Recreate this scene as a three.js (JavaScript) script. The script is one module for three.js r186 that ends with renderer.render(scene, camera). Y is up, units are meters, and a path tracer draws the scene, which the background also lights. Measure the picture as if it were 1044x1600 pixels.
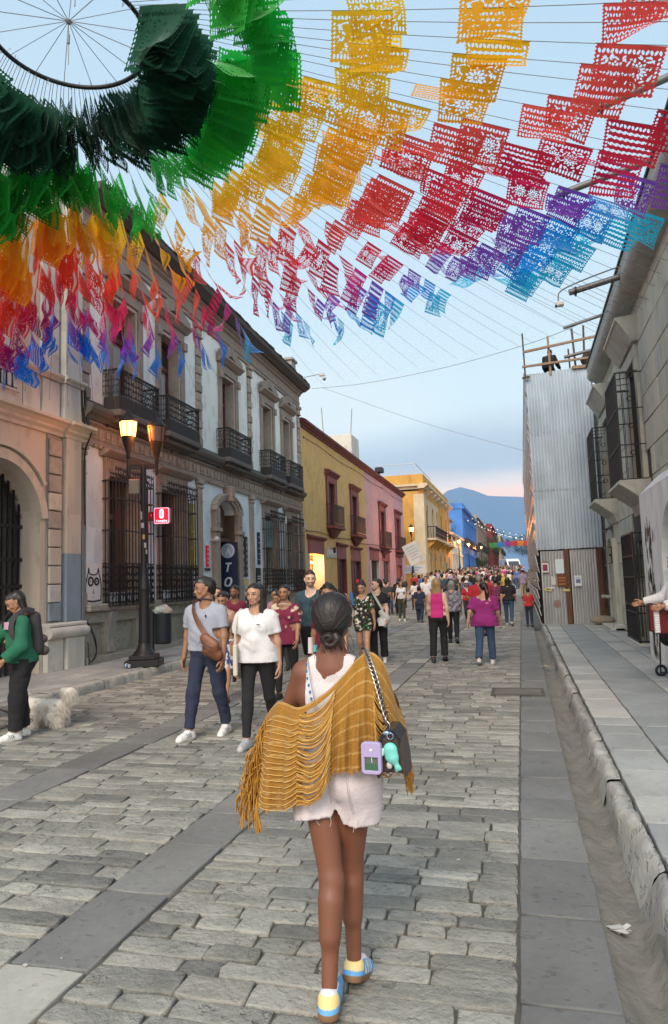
import * as THREE from 'three';
import { mergeGeometries, mergeVertices, toCreasedNormals } from 'three/addons/utils/BufferGeometryUtils.js';
import { RoundedBoxGeometry } from 'three/addons/geometries/RoundedBoxGeometry.js';
import { FontLoader } from 'three/addons/loaders/FontLoader.js';
import { TextGeometry } from 'three/addons/geometries/TextGeometry.js';

// ---------- camera, sky, sun, exposure ----------
const scene = new THREE.Scene();
const camera = new THREE.PerspectiveCamera(72.55, 1044 / 1600, 0.1, 12000);
camera.rotation.order = 'YXZ';
camera.position.set(0, 1.68, 0);
camera.rotation.set(0.09932, 0.258443, -0.033);
scene.add(camera);
const renderer = new THREE.WebGLRenderer({ antialias: true });
renderer.setSize(668, 1024);
renderer.toneMapping = THREE.LinearToneMapping;
renderer.toneMappingExposure = 1.17;
renderer.shadowMap.enabled = true;
const SUN_DIR = new THREE.Vector3(-0.04, 0.74, 0.67).normalize();
const sun = new THREE.DirectionalLight(0xffe9d2, 2.7);
sun.position.copy(SUN_DIR).multiplyScalar(60); sun.target.position.set(-3, 0, -12);
sun.castShadow = true; sun.shadow.radius = 45;
Object.assign(sun.shadow.camera, { left: -40, right: 40, top: 40, bottom: -40, near: 1, far: 160 });
sun.shadow.mapSize.set(2048, 2048);
scene.add(sun, sun.target);
{
  const W = 1024, Hh = 512, d = new Float32Array(W * Hh * 4);
  const h3 = (x, y, z) => { let n = Math.sin(x * 127.1 + y * 311.7 + z * 74.7) * 43758.5453; return n - Math.floor(n); };
  const vn = (x, y, z) => { const i = Math.floor(x), j = Math.floor(y), k = Math.floor(z), s = t => t * t * (3 - 2 * t), a = s(x - i), b = s(y - j), c = s(z - k); const L = (p, q, t) => p + (q - p) * t;
    return L(L(L(h3(i, j, k), h3(i + 1, j, k), a), L(h3(i, j + 1, k), h3(i + 1, j + 1, k), a), b), L(L(h3(i, j, k + 1), h3(i + 1, j, k + 1), a), L(h3(i, j + 1, k + 1), h3(i + 1, j + 1, k + 1), a), b), c); };
  const fb = (x, y, z) => { let s = 0, a = .5; for (let o = 0; o < 5; o++) { s += a * vn(x, y, z); x *= 2.03; y *= 2.03; z *= 2.03; a *= .5; } return s; };
  const ss = (a, b, t) => { t = Math.min(1, Math.max(0, (t - a) / (b - a))); return t * t * (3 - 2 * t); };
  for (let r = 0; r < Hh; r++) for (let c = 0; c < W; c++) {
    const el = ((r + .5) / Hh - .5) * Math.PI, az = ((c + .5) / W - .5) * 2 * Math.PI, y = Math.sin(el), x = Math.cos(el) * Math.cos(az), z = Math.cos(el) * Math.sin(az);
    const t = ss(0.0, .75, y);
    let R = .71 + (.50 - .71) * t, G = .86 + (.71 - .86) * t, B = .91 + (.90 - .91) * t;
    // high thin cloud veil, then a slate bank low over the hills with a warm lit rim beneath it
    const yy = Math.max(y, 0) + .18, veil = ss(.42, .72, fb(x / yy * .9 + 3, 7.3, z / yy * 1.3)) * ss(.02, .2, y) * (1 - ss(.3, .75, y));
    R += (.80 - R) * veil * .5; G += (.88 - G) * veil * .5; B += (.90 - B) * veil * .5;
    const n = fb(x * 3.2 + 1.7, y * 11, z * 3.2), bank = ss(.40, .58, n + .10 * ss(.05, .12, y)) * ss(.118, .15, y) * (1 - ss(.18, .245, y + (n - .5) * .10));
    R += (.30 - R) * bank * .62; G += (.42 - G) * bank * .62; B += (.58 - B) * bank * .62;
    const warm = (1 - ss(.118, .16, y)) * ss(-.05, .05, y) * (.55 + .45 * ss(.4, .6, fb(x * 5, y * 30, z * 5)));
    R += (1.2 - R) * warm * .9; G += (.80 - G) * warm * .85; B += (.64 - B) * warm * .85;
    if (y < 0) { const g = ss(0, .08, -y); R += (.2 - R) * g; G += (.2 - G) * g; B += (.19 - B) * g; }
    const glow = y < 0 ? 1 : 1 + 1.1 * ss(-.35, .95, z); const lift = .90 + .13 * (1 - ss(.1, .65, y)); R *= lift; G *= lift; B *= lift; R *= glow * (1 + .1 * (glow - 1)); G *= glow; B *= glow * (1 - .08 * (glow - 1));   // the western half of the evening sky is the brighter one
    const o = (r * W + c) * 4; d[o] = R; d[o + 1] = G; d[o + 2] = B; d[o + 3] = 1;
  }
  const sky = new THREE.DataTexture(d, W, Hh, THREE.RGBAFormat, THREE.FloatType);
  sky.mapping = THREE.EquirectangularReflectionMapping; sky.magFilter = THREE.LinearFilter; sky.needsUpdate = true;
  scene.background = sky; scene.environment = sky; scene.environmentIntensity = 1; scene.backgroundIntensity = 1;
}

// ---------- helpers ----------
const V = (x, y, z) => new THREE.Vector3(x, y, z);
function RNG(s) { let a = s >>> 0; return () => { a |= 0; a = a + 0x6D2B79F5 | 0; let t = Math.imul(a ^ a >>> 15, 1 | a); t = t + Math.imul(t ^ t >>> 7, 61 | t) ^ t; return ((t ^ t >>> 14) >>> 0) / 4294967296; }; }
let rnd = RNG(11);
const rr = (a, b) => a + (b - a) * rnd();
const pick = a => a[Math.floor(rnd() * a.length)];
const clamp = (t, a = 0, b = 1) => Math.min(b, Math.max(a, t));
const sstep = (a, b, t) => { t = clamp((t - a) / (b - a)); return t * t * (3 - 2 * t); };
const hash2 = (x, y, s = 0) => { let h = Math.imul(x, 374761393) + Math.imul(y, 668265263) + Math.imul(s, 1274126177) | 0; h = Math.imul(h ^ h >>> 13, 1274126177); return ((h ^ h >>> 16) >>> 0) / 4294967296; };
function pn(x, y, P, s) { const i = Math.floor(x), j = Math.floor(y), f = t => t * t * (3 - 2 * t), a = f(x - i), b = f(y - j), m = n => ((n % P) + P) % P;
  const p = hash2(m(i), m(j), s), q = hash2(m(i + 1), m(j), s), r = hash2(m(i), m(j + 1), s), t = hash2(m(i + 1), m(j + 1), s); return (p + (q - p) * a) * (1 - b) + (r + (t - r) * a) * b; }
function fbm(u, v, P, oct, s, gain = .5) { let t = 0, a = 1, w = 0; for (let o = 0; o < oct; o++) { t += a * pn(u * P, v * P, P, s + o); w += a; a *= gain; P *= 2; } return t / w; }
const n3 = (() => { const h = (i, j, k) => hash2(i + k * 57, j - k * 131, 5); return (x, y, z) => { const i = Math.floor(x), j = Math.floor(y), k = Math.floor(z), f = t => t * t * (3 - 2 * t), a = f(x - i), b = f(y - j), c = f(z - k), L = (p, q, t) => p + (q - p) * t;
  return L(L(L(h(i, j, k), h(i + 1, j, k), a), L(h(i, j + 1, k), h(i + 1, j + 1, k), a), b), L(L(h(i, j, k + 1), h(i + 1, j, k + 1), a), L(h(i, j + 1, k + 1), h(i + 1, j + 1, k + 1), a), b), c); }; })();
// a tiling texture in metres: fn(u,v) returns grey 0..1 or [r,g,b] (linear)
function dtex(N, fn, size, srgb = true) {
  const d = new Uint8Array(N * N * 4), e = c => Math.round(255 * (srgb ? (c <= .0031308 ? c * 12.92 : 1.055 * Math.pow(c, 1 / 2.4) - .055) : c));
  for (let j = 0; j < N; j++) for (let i = 0; i < N; i++) { let c = fn((i + .5) / N, (j + .5) / N); if (!c.length) c = [c, c, c]; const o = (j * N + i) * 4; for (let k = 0; k < 3; k++) d[o + k] = e(clamp(c[k])); d[o + 3] = 255; }
  const t = new THREE.DataTexture(d, N, N); t.wrapS = t.wrapT = THREE.RepeatWrapping; t.magFilter = t.minFilter = THREE.LinearFilter; if (srgb) t.colorSpace = THREE.SRGBColorSpace; t.repeat.set(1 / size, 1 / size); t.needsUpdate = true; return t;
}
function ctex(w, h, draw) { const c = document.createElement('canvas'); c.width = w; c.height = h; const g = c.getContext('2d'); draw(g, w, h); const t = new THREE.CanvasTexture(c); t.colorSpace = THREE.SRGBColorSpace; return t; }
const T = {
  plaster: dtex(512, (u, v) => { const a = fbm(u, v, 4, 6, 1), b = fbm(u, v * .5, 16, 3, 9), st = sstep(.58, .75, fbm(u, v * .25, 8, 4, 30)); return .66 + .34 * a + .1 * (b - .5) - .16 * st; }, 3),
  plasterB: dtex(512, (u, v) => .5 * fbm(u, v, 8, 6, 40, .62) + .5 * fbm(u, v, 48, 3, 41), 2, false),
  worn: dtex(512, (u, v) => { const a = fbm(u, v, 3, 6, 2), st = sstep(.5, .72, fbm(u, v * .25, 12, 4, 33)), sp = sstep(.6, .75, fbm(u, v, 10, 5, 77)); const k = 1.0 - .16 * (1 - a) - .22 * st * a - .15 * sp; return [k, k * .985, k * .95]; }, 3.2),
  stone: dtex(512, (u, v) => { const a = fbm(u, v, 5, 6, 3, .6), p = sstep(.62, .72, fbm(u, v, 22, 3, 15)), q = sstep(.60, .8, fbm(u, v, 4, 4, 99)); const k = .60 + .44 * a - .12 * p; return [k, k * (1 - .03 * q), k * (1 - .08 * q)]; }, 1.1),
  stoneB: dtex(512, (u, v) => .35 + .65 * fbm(u, v, 10, 5, 50, .6) - .28 * sstep(.60, .74, fbm(u, v, 22, 4, 15)), 1.1, false),
  pave: dtex(1024, (u, v) => { const a = fbm(u, v, 6, 7, 4, .62), p = sstep(.60, .72, fbm(u, v, 40, 4, 17, .6)), w = sstep(.5, .7, fbm(u, v, 7, 4, 21)); const h = fbm(u, v, 60, 4, 19, .6), k = .60 + .55 * (a - .15) - .16 * p * w + .22 * (h - .5); return [k, k, k * .985]; }, 1.3),
  paveB: dtex(1024, (u, v) => { const w = sstep(.45, .7, fbm(u, v, 7, 4, 21)); return .35 + .65 * fbm(u, v, 18, 6, 51, .68) - .28 * sstep(.56, .74, fbm(u, v, 40, 4, 17, .6)) * (.2 + .8 * w); }, 1.3, false),
  slab: dtex(512, (u, v) => { const a = fbm(u, v, 4, 6, 6, .55), p = sstep(.68, .8, fbm(u, v, 40, 3, 18)); const q = fbm(u, v, 70, 3, 25); return .60 + .42 * a - .12 * p + .16 * (q - .5); }, 1.7),
  slabB: dtex(512, (u, v) => .5 + .3 * fbm(u, v, 30, 4, 52) - .3 * sstep(.68, .8, fbm(u, v, 40, 3, 18)), 1.7, false),
  dirt: dtex(512, (u, v) => { const a = fbm(u, v, 5, 6, 7, .6), k = .5 + .6 * a; return [k, k * .97, k * .92]; }, 1.2),
  dirtB: dtex(512, (u, v) => fbm(u, v, 8, 6, 53, .6), 1.2, false),
  wood: dtex(256, (u, v) => .55 + .45 * fbm(u * 1, v * .125, 32, 3, 8) , .7),
  metal: dtex(512, (u, v) => { const a = fbm(u, v * .25, 8, 5, 60), b = fbm(u, v, 3, 5, 61); return .6 + .3 * a + .25 * b - .05; }, 2),
  cloth: dtex(256, (u, v) => .8 + .2 * fbm(u, v, 64, 2, 62), .4),
  clothB: dtex(256, (u, v) => .8 * fbm(u, v, 128, 1, 63) + .2 * fbm(u, v, 16, 3, 64), .4, false),
};
const LIN = c => Array.isArray(c) ? new THREE.Color().setRGB(...c) : new THREE.Color(c);
function mat(color, o = {}) {
  const p = { color: LIN(color), roughness: o.r ?? .85, metalness: o.m ?? 0 };
  if (o.t) { p.map = T[o.t]; if (T[o.t + 'B']) { p.bumpMap = T[o.t + 'B']; p.bumpScale = o.b ?? .006; } }
  if (o.bt) { p.bumpMap = T[o.bt]; p.bumpScale = o.b ?? .006; }
  if (o.em) { p.emissive = LIN(o.em); p.emissiveIntensity = o.ei ?? 1; }
  if (o.vc) p.vertexColors = true;
  if (o.map) p.map = o.map;
  if (o.tr) return new THREE.MeshPhysicalMaterial({ ...p, transmission: o.tr, thickness: 0, ...(o.x || {}) });
  return o.x ? new THREE.MeshPhysicalMaterial({ ...p, ...o.x }) : new THREE.MeshStandardMaterial(p);
}
const used = {};
function numbered(n) { if (!(n in used)) { used[n] = 0; return n; } return n + '_' + String(++used[n]).padStart(3, '0'); }
function tag(o, label, category, group, kind) { o.userData.label = label; if (category) o.userData.category = category; if (group) o.userData.group = group; if (kind) o.userData.kind = kind; return o; }
function thing(name, label, category, pos = [0, 0, 0], ry = 0, group) { const g = new THREE.Group(); g.name = numbered(name); g.position.set(...pos); g.rotation.y = ry; scene.add(g); return tag(g, label, category, group); }
const each = (name, list, m, parent) => list.map(g => mesh(name, g, m, parent));
function mesh(name, geo, m, parent) { if (Array.isArray(geo)) geo = merge(geo); const o = new THREE.Mesh(geo, m); o.name = parent ? name : numbered(name); o.castShadow = o.receiveShadow = true; (parent || scene).add(o); return o; }
function sub(name, parent) { const g = new THREE.Group(); g.name = name; parent.add(g); return g; }
function struct(name, geo, m, label) { const o = mesh(name, geo, m); o.userData.kind = 'structure'; if (label) o.userData.label = label; return o; }
function merge(list) {
  const L = list.flat(9).map(g => { let h = g.index ? g.toNonIndexed() : g; if (!h.attributes.uv) boxUV(h); const k = new THREE.BufferGeometry(); for (const n of ['position', 'normal', 'uv']) k.setAttribute(n, h.attributes[n]); return k; });
  return L.length === 1 ? L[0] : mergeGeometries(L);
}
// uv in metres from the dominant face direction
function boxUV(g, off = [0, 0]) {
  if (g.index) throw Error('boxUV wants triangles');
  const p = g.attributes.position, uv = new Float32Array(p.count * 2), a = V(), b = V(), c = V();
  for (let i = 0; i < p.count; i += 3) {
    a.fromBufferAttribute(p, i); b.fromBufferAttribute(p, i + 1).sub(a); c.fromBufferAttribute(p, i + 2).sub(a); b.cross(c);
    const X = Math.abs(b.x), Y = Math.abs(b.y), Z = Math.abs(b.z);
    for (let k = 0; k < 3; k++) { const j = i + k, x = p.getX(j), y = p.getY(j), z = p.getZ(j); const s = Y >= X && Y >= Z ? [x, -z] : X >= Z ? [-z, y] : [x, y]; uv[j * 2] = s[0] + off[0]; uv[j * 2 + 1] = s[1] + off[1]; }
  }
  g.setAttribute('uv', new THREE.BufferAttribute(uv, 2)); return g;
}
function box(x0, x1, y0, y1, z0, z1, ch = 0) { // by extents; ch = chamfer
  const sx = Math.abs(x1 - x0), sy = Math.abs(y1 - y0), sz = Math.abs(z1 - z0);
  let g = ch ? chamfer(sx, sy, sz, Math.min(ch, sx * .45, sy * .45, sz * .45)) : new THREE.BoxGeometry(sx, sy, sz).toNonIndexed();
  g.translate((x0 + x1) / 2, (y0 + y1) / 2, (z0 + z1) / 2); return boxUV(g);
}
function chamfer(sx, sy, sz, c) {
  const pos = [], S = [sx / 2, sy / 2, sz / 2], P = (ax, sg) => { const r = []; const u = (ax + 1) % 3, v = (ax + 2) % 3; for (const [a, b] of [[-1, -1], [1, -1], [1, 1], [-1, 1]]) { const q = [0, 0, 0]; q[ax] = sg * S[ax]; q[u] = a * (S[u] - c); q[v] = b * (S[v] - c); r.push(q); } return r; };
  const quad = (a, b, d, e) => { const n = V().subVectors(V(...b), V(...a)).cross(V().subVectors(V(...d), V(...a))), m = V((a[0] + d[0]) / 2, (a[1] + d[1]) / 2, (a[2] + d[2]) / 2); const q = n.dot(m) > 0 ? [a, b, d, a, d, e] : [a, d, b, a, e, d]; q.forEach(w => pos.push(...w)); };
  for (let ax = 0; ax < 3; ax++) for (const s of [-1, 1]) quad(...P(ax, s));
  for (let ax = 0; ax < 3; ax++) { const u = (ax + 1) % 3, v = (ax + 2) % 3; for (const su of [-1, 1]) for (const sv of [-1, 1]) { const mk = (w, f) => { const q = [0, 0, 0]; q[ax] = w * (S[ax] - c); q[u] = su * (f ? S[u] : S[u] - c); q[v] = sv * (f ? S[v] - c : S[v]); return q; }; quad(mk(-1, 1), mk(1, 1), mk(1, 0), mk(-1, 0)); } }
  for (const a of [-1, 1]) for (const b of [-1, 1]) for (const d of [-1, 1]) { const A = [a * S[0], b * (S[1] - c), d * (S[2] - c)], B = [a * (S[0] - c), b * S[1], d * (S[2] - c)], C = [a * (S[0] - c), b * (S[1] - c), d * S[2]]; (a * b * d > 0 ? [A, B, C] : [A, C, B]).forEach(w => pos.push(...w)); }
  const g = new THREE.BufferGeometry(); g.setAttribute('position', new THREE.BufferAttribute(new Float32Array(pos), 3)); g.computeVertexNormals(); return g;
}
function tube(pts, r, seg = 24, rad = 5, closed = false) { const c = pts.isCurve ? pts : new THREE.CatmullRomCurve3(pts.map(p => p.isVector3 ? p : V(...p)), closed); return new THREE.TubeGeometry(c, seg, r, rad, closed).toNonIndexed(); }
function bar(a, b, r, rad = 6, r2 = r) { const A = a.isVector3 ? a : V(...a), B = b.isVector3 ? b : V(...b), d = V().subVectors(B, A), g = new THREE.CylinderGeometry(r2, r, d.length(), rad, 1).toNonIndexed(); g.applyQuaternion(new THREE.Quaternion().setFromUnitVectors(V(0, 1, 0), d.clone().normalize())); g.translate((A.x + B.x) / 2, (A.y + B.y) / 2, (A.z + B.z) / 2); return g; }
function sq(a, b, w, h = w) { const A = V(...a), B = V(...b), d = V().subVectors(B, A), g = new THREE.BoxGeometry(w, d.length(), h).toNonIndexed(); g.applyQuaternion(new THREE.Quaternion().setFromUnitVectors(V(0, 1, 0), d.clone().normalize())); g.translate((A.x + B.x) / 2, (A.y + B.y) / 2, (A.z + B.z) / 2); return boxUV(g); }
function lathe(pts, seg = 16) { return new THREE.LatheGeometry(pts.map(p => new THREE.Vector2(p[0], p[1])), seg).toNonIndexed(); }
function shapeX(pts, depth, holes = [], bevel = 0) { const s = new THREE.Shape(pts.map(p => new THREE.Vector2(...p))); for (const h of holes) s.holes.push(new THREE.Path(h.map(p => new THREE.Vector2(...p)))); const g = new THREE.ExtrudeGeometry(s, { depth, bevelEnabled: bevel > 0, bevelSize: bevel, bevelThickness: bevel, bevelSegments: 1, steps: 1 }); return boxUV(g.index ? g.toNonIndexed() : g); }
const gy = z => z > -30 ? 0 : .021 * (-30 - z) * sstep(0, 12, -30 - z);   // the street climbs gently beyond the crossing
const font = await new FontLoader().loadAsync('fonts/droid/droid_sans_bold.typeface.json');
function textGeo(s, size, depth = .006) { const g = new TextGeometry(s, { font, size, depth, curveSegments: 3 }); g.computeBoundingBox(); const b = g.boundingBox; g.translate(-(b.min.x + b.max.x) / 2, -(b.min.y + b.max.y) / 2, 0); return g.index ? g.toNonIndexed() : g; }

// ---------- the street: grout bed, setts, slab bands, gutter, kerbs, pavements ----------
const MS = [[.245, .238, .212], [.30, .29, .26], [.385, .372, .33], [.275, .267, .24], [.19, .186, .17], [.335, .318, .28]].map(c => mat(c, { t: 'pave', b: .03, r: .8 }));
const MSl = [[.36, .37, .355], [.41, .41, .39], [.315, .325, .315], [.44, .435, .405]].map(c => mat(c, { t: 'slab', b: .006, r: .72 }));
const Mband = [[.165, .163, .155], [.19, .188, .178], [.215, .212, .2]].map(c => mat(c, { t: 'slab', b: .008, r: .75 }));
const Mpale = mat([.42, .40, .35], { t: 'slab', b: .008 }), Mlane = [mat([.29, .31, .31], { t: 'slab', b: .002, r: .7 }), mat([.285, .305, .305], { t: 'slab', b: .002, r: .7 })];
const Mdirt = mat([.12, .112, .098], { t: 'dirt', b: .02 }), Mmud = mat([.20, .193, .175], { t: 'dirt', b: .03 }), Mkerb = [mat([.42, .41, .375], { t: 'stone', b: .02 }), mat([.40, .39, .355], { t: 'stone', b: .02 }), mat([.32, .31, .29], { t: 'stone', b: .02 })];
function sett(x0, x1, z0, z1, y, o = {}) { // a worn stone with rounded shoulders and an uneven outline
  const w = x1 - x0, d = z1 - z0, j = o.j ?? .007, h = o.h ?? .07, r = o.r ?? .009, n = [], P = [];
  const tx = rr(-.014, .014) * (o.tilt ?? 1), tz = rr(-.014, .014) * (o.tilt ?? 1), cx = (x0 + x1) / 2, cz = (z0 + z1) / 2, nx = Math.max(2, Math.min(5, Math.round(w / .14))), nz = Math.max(2, Math.min(4, Math.round(d / .14)));
  for (let i = 0; i < nx; i++) n.push([x0 + w * i / nx, z0]); for (let i = 0; i < nz; i++) n.push([x1, z0 + d * i / nz]); for (let i = 0; i < nx; i++) n.push([x1 - w * i / nx, z1]); for (let i = 0; i < nz; i++) n.push([x0, z1 - d * i / nz]);
  const isC = q => (Math.abs(q[0] - x0) < 1e-6 || Math.abs(q[0] - x1) < 1e-6) && (Math.abs(q[1] - z0) < 1e-6 || Math.abs(q[1] - z1) < 1e-6);
  const ring = n.map(q => { const c = isC(q) ? rr(.001, .009) : 0; return [q[0] + rr(-j, j) * .8 - Math.sign(q[0] - cx) * c, q[1] + rr(-j, j) * .8 - Math.sign(q[1] - cz) * c]; });
  const N = ring.length, Y = (x, z) => y + (x - cx) * tx + (z - cz) * tz, add = (f, dy, nz = 0) => { for (const [x, z] of ring) { const ex = cx + (x - cx) * (1 - 2 * f / Math.max(w, .05)), ez = cz + (z - cz) * (1 - 2 * f / Math.max(d, .05)); P.push(ex, Y(ex, ez) + dy + rr(-nz, nz), ez); } };
  add(-.004, -h); add(0, -r * .95, .002); add(r * .35, -r * .3, .0015); add(r * 1.3, 0, .002); add(Math.min(w, d) * .27, .001, .004); P.push(cx, Y(cx, cz) + rr(-.002, .003), cz);
  const I = []; for (let k = 0; k < 4; k++) for (let i = 0; i < N; i++) { const a = k * N + i, b = k * N + (i + 1) % N, c = a + N, e = b + N; I.push(a, c, b, b, c, e); }
  for (let i = 0; i < N; i++) I.push(4 * N + i, 5 * N, 4 * N + (i + 1) % N);
  const ou = rr(0, 9), ov = rr(0, 9), rot = pick([0, 1]), g = new THREE.BufferGeometry(), uv = [];
  for (let i = 0; i < P.length; i += 3) { const a = P[i] + ou, b = P[i + 2] + ov - P[i + 1]; uv.push(rot ? b : a, rot ? a : b); }
  g.setAttribute('position', new THREE.Float32BufferAttribute(P, 3)); g.setAttribute('uv', new THREE.Float32BufferAttribute(uv, 2)); g.setIndex(I); g.computeVertexNormals(); return g;
}
{
  rnd = RNG(21);
  // one sheet to the horizon following the rise of the street
  const P = [], I = [], uv = [], zs = [30, 6, 2, 0, -4, -10, -20, -30, -36, -42, -50, -70, -100, -150, -260, -700, -3000, -9000];
  const base = z => (z < -150 ? gy(-150) : gy(z)) - .15;
  zs.forEach((z, i) => { const W = z < -130 ? 6000 : 200; for (const x of [-W, -9, 0, 3, W]) { P.push(x, base(z), z); uv.push(x, -z); } if (i) for (let k = 0; k < 4; k++) { const a = (i - 1) * 5 + k, b = a + 5; I.push(a, a + 1, b, b, a + 1, b + 1); } });
  const g = new THREE.BufferGeometry(); g.setAttribute('position', new THREE.Float32BufferAttribute(P, 3)); g.setAttribute('uv', new THREE.Float32BufferAttribute(uv, 2)); g.setIndex(I); g.computeVertexNormals();
  struct('ground', g, Mdirt);
}
const street = new THREE.Group(); street.name = 'street'; street.userData.kind = 'structure'; scene.add(street);
{
  rnd = RNG(31);
  const all = [], put = (x0, x1, z0, z1, o, m, nm) => all.push({ x0, x1, z0, z1, o, m, nm });
  const field = (x0, x1, zA, zB) => { let z = zA; while (z > zB) { const d = rr(.10, .185), g = rr(.004, .009); let x = x0 + rr(-.0, .01); while (x < x1 - .12) { let w = rr(.18, .46) * (rnd() < .12 ? 1.35 : 1); if (x1 - (x + w) < .17) w = x1 - x; const e = rr(-.005, .005); put(x + .003, x + w - .003 - rr(0, .003), z - d + g + e, z + e * .6, { y: rr(-.006, .008), big: 1 }, pick(MS), 'sett'); x += w; } z -= d; } };
  const sx = z => -2.20 + Math.min(.45, (-z) * .03), s2 = z => -4.28 + Math.min(.25, (-z - 5) * .02);   // two slab bands run up the street
  // bands are straight: keep their edges simple
  const A0 = -2.36, A1 = -1.96, B0 = -4.42, B1 = -4.0;
  field(A1 + .012, -.112, -1.95, -34); field(B1 + .012, A0 - .012, -2.2, -34); field(-6.9, B0 - .012, -3.4, -34);
  let k = 0; for (const [x0, x1, zA] of [[A0, A1, -1.3], [B0, B1, -3.6], [-.105, .285, -1.9]]) { let z = zA; while (z > -34) { const L = k === 2 ? rr(.45, 1.0) : rr(.55, 1.05), first = k === 0 && z > -2.75; put(x0, x1, z - L + .012, z, { j: .005, r: .008, y: k === 2 ? rr(-.006, .003) : rr(-.002, .006), tilt: .25 }, first || (k === 0 && rnd() < .08) ? Mpale : pick(Mband), 'slab'); z -= L; } k++; }
  // nearest pieces that are some ten pixels across are separate, the rest one mass
  const inView = s => { const z = (s.z0 + s.z1) / 2, x = (s.x0 + s.x1) / 2; return x > .62 * (z + .9) - .55 && x < .55 - z * .12; };
  all.forEach(s => s.d = -(s.z0 + s.z1) / 2 + (inView(s) ? 0 : 50)); all.sort((a, b) => a.d - b.d);
  const rest = new Map();
  all.forEach((s, i) => { const gm = sett(s.x0, s.x1, s.z0, s.z1, s.o.y, s.o); if (gy((s.z0 + s.z1) / 2)) gm.translate(0, gy((s.z0 + s.z1) / 2), 0); if (i < 300) mesh(s.nm, gm, s.m, street); else { if (!rest.has(s.m)) rest.set(s.m, []); rest.get(s.m).push(gm); } });
  for (const [m, l] of rest) { const o = mesh('setts', mergeGeometries(l), m, street); o.userData.kind = 'stuff'; }
  // beyond the crossing the setts are too small to tell apart
  const P = [], uv = [], I = []; let i = 0; for (let z = -34; z >= -160; z -= 6) { for (const x of [-6.9, .3]) { P.push(x, gy(z) + .001, z); uv.push(x, -z); } if (i) I.push(2 * i - 2, 2 * i - 1, 2 * i, 2 * i, 2 * i - 1, 2 * i + 1); i++; }
  const g = new THREE.BufferGeometry(); g.setAttribute('position', new THREE.Float32BufferAttribute(P, 3)); g.setAttribute('uv', new THREE.Float32BufferAttribute(uv, 2)); g.setIndex(I); g.computeVertexNormals(); mesh('far_roadway', g, MS[1], street);
}
{ const P = [], uv = [], I = []; let i = 0; for (let z = 2; z >= -34.1; z -= 2) { for (const x of [-6.95, .27]) { P.push(x, -.017 + gy(z), z); uv.push(x, -z); } if (i) I.push(2 * i - 2, 2 * i - 1, 2 * i, 2 * i, 2 * i - 1, 2 * i + 1); i++; } const g = new THREE.BufferGeometry(); g.setAttribute('position', new THREE.Float32BufferAttribute(P, 3)); g.setAttribute('uv', new THREE.Float32BufferAttribute(uv, 2)); g.setIndex(I); g.computeVertexNormals(); mesh('grout', g, Mdirt, street); }
// gutter: a hollow of trodden mud and mortar between the slab strip and the kerb
{
  rnd = RNG(41);
  const nx = 9, nz = 220, P = [], uv = [], I = [];
  for (let j = 0; j <= nz; j++) { const z = -1 - j * .1; for (let i = 0; i <= nx; i++) { const u = i / nx, x = .27 + .31 * u; let y = -.012 - .055 * Math.sin(Math.PI * clamp(u * 1.05)) + .05 * (n3(x * 9, 3, z * 2.2) - .5) + .03 * (n3(x * 30, 9, z * 22) - .5); y += .09 * sstep(.5, 1, u) * sstep(.45, .8, n3(2, 5, z * 1.1)) - .02 * (1 - u); y += .02 * (n3(x * 6, 2, z * 5) - .5); if (u > .99) y = .05; P.push(x, y, z); uv.push(x, -z); } }
  for (let j = 0; j < nz; j++) for (let i = 0; i < nx; i++) { const a = j * (nx + 1) + i, b = a + nx + 1; I.push(a, a + 1, b, b, a + 1, b + 1); }
  const g = new THREE.BufferGeometry(); g.setAttribute('position', new THREE.Float32BufferAttribute(P, 3)); g.setAttribute('uv', new THREE.Float32BufferAttribute(uv, 2)); g.setIndex(I); g.computeVertexNormals(); struct('gutter', g, Mmud);
}
function kerbRun(name, x0, x1, zA, zB, face) { // rough kerbstones, each its own piece; face = side towards the road
  const G = new THREE.Group(); G.name = name; G.userData.kind = 'structure'; scene.add(G); let z = zA; const far = [];
  while (z > zB) { const L = rr(.42, .85), N = Math.max(4, Math.round(L / .09)), P = [], I = [], uv = [], prof = 7; const lift = rr(-.012, .012), sh = rr(-.02, .02);
    for (let i = 0; i <= N; i++) { const zz = z - .001 - (L - .003) * i / N, e = i === 0 || i === N ? .009 : 0; const bite = Math.max(0, n3(face * 3, 7, zz * 4.5) - .45) * .12 + (n3(4, 1, zz * 14) - .5) * .03;
      const fx = face < 0 ? x0 : x1, bx = face < 0 ? x1 : x0, s = -face, Y = .145 + lift - e + gy(zz);
      const q = [[fx + s * (sh * .5), -.06], [fx + s * (.012 + bite * .5 + e), .05], [fx + s * (.018 + bite * .8 + e), Y - .045], [fx + s * (.03 + bite + e), Y - .012], [fx + s * (.05 + bite + e), Y], [bx - s * .008, Y + .002], [bx, -.02]];
      for (const [x, y] of q) { P.push(x + rr(-.003, .003), y + rr(-.004, .004) , zz); uv.push(zz + x * .3, y + x); } }
    for (let i = 0; i < N; i++) for (let k = 0; k < prof - 1; k++) { const a = i * prof + k, b = a + prof; face < 0 ? I.push(a, a + 1, b, b, a + 1, b + 1) : I.push(a, b, a + 1, b, b + 1, a + 1); }
    const g = new THREE.BufferGeometry(); g.setAttribute('position', new THREE.Float32BufferAttribute(P, 3)); g.setAttribute('uv', new THREE.Float32BufferAttribute(uv, 2)); g.setIndex(I); g.computeVertexNormals();
    if (z > -30) mesh('kerbstone', g, pick(Mkerb), G); else far.push(g); z -= L; }
  if (far.length) mesh('kerbstones', mergeGeometries(far), Mkerb[0], G).userData.kind = 'stuff';
}
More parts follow.
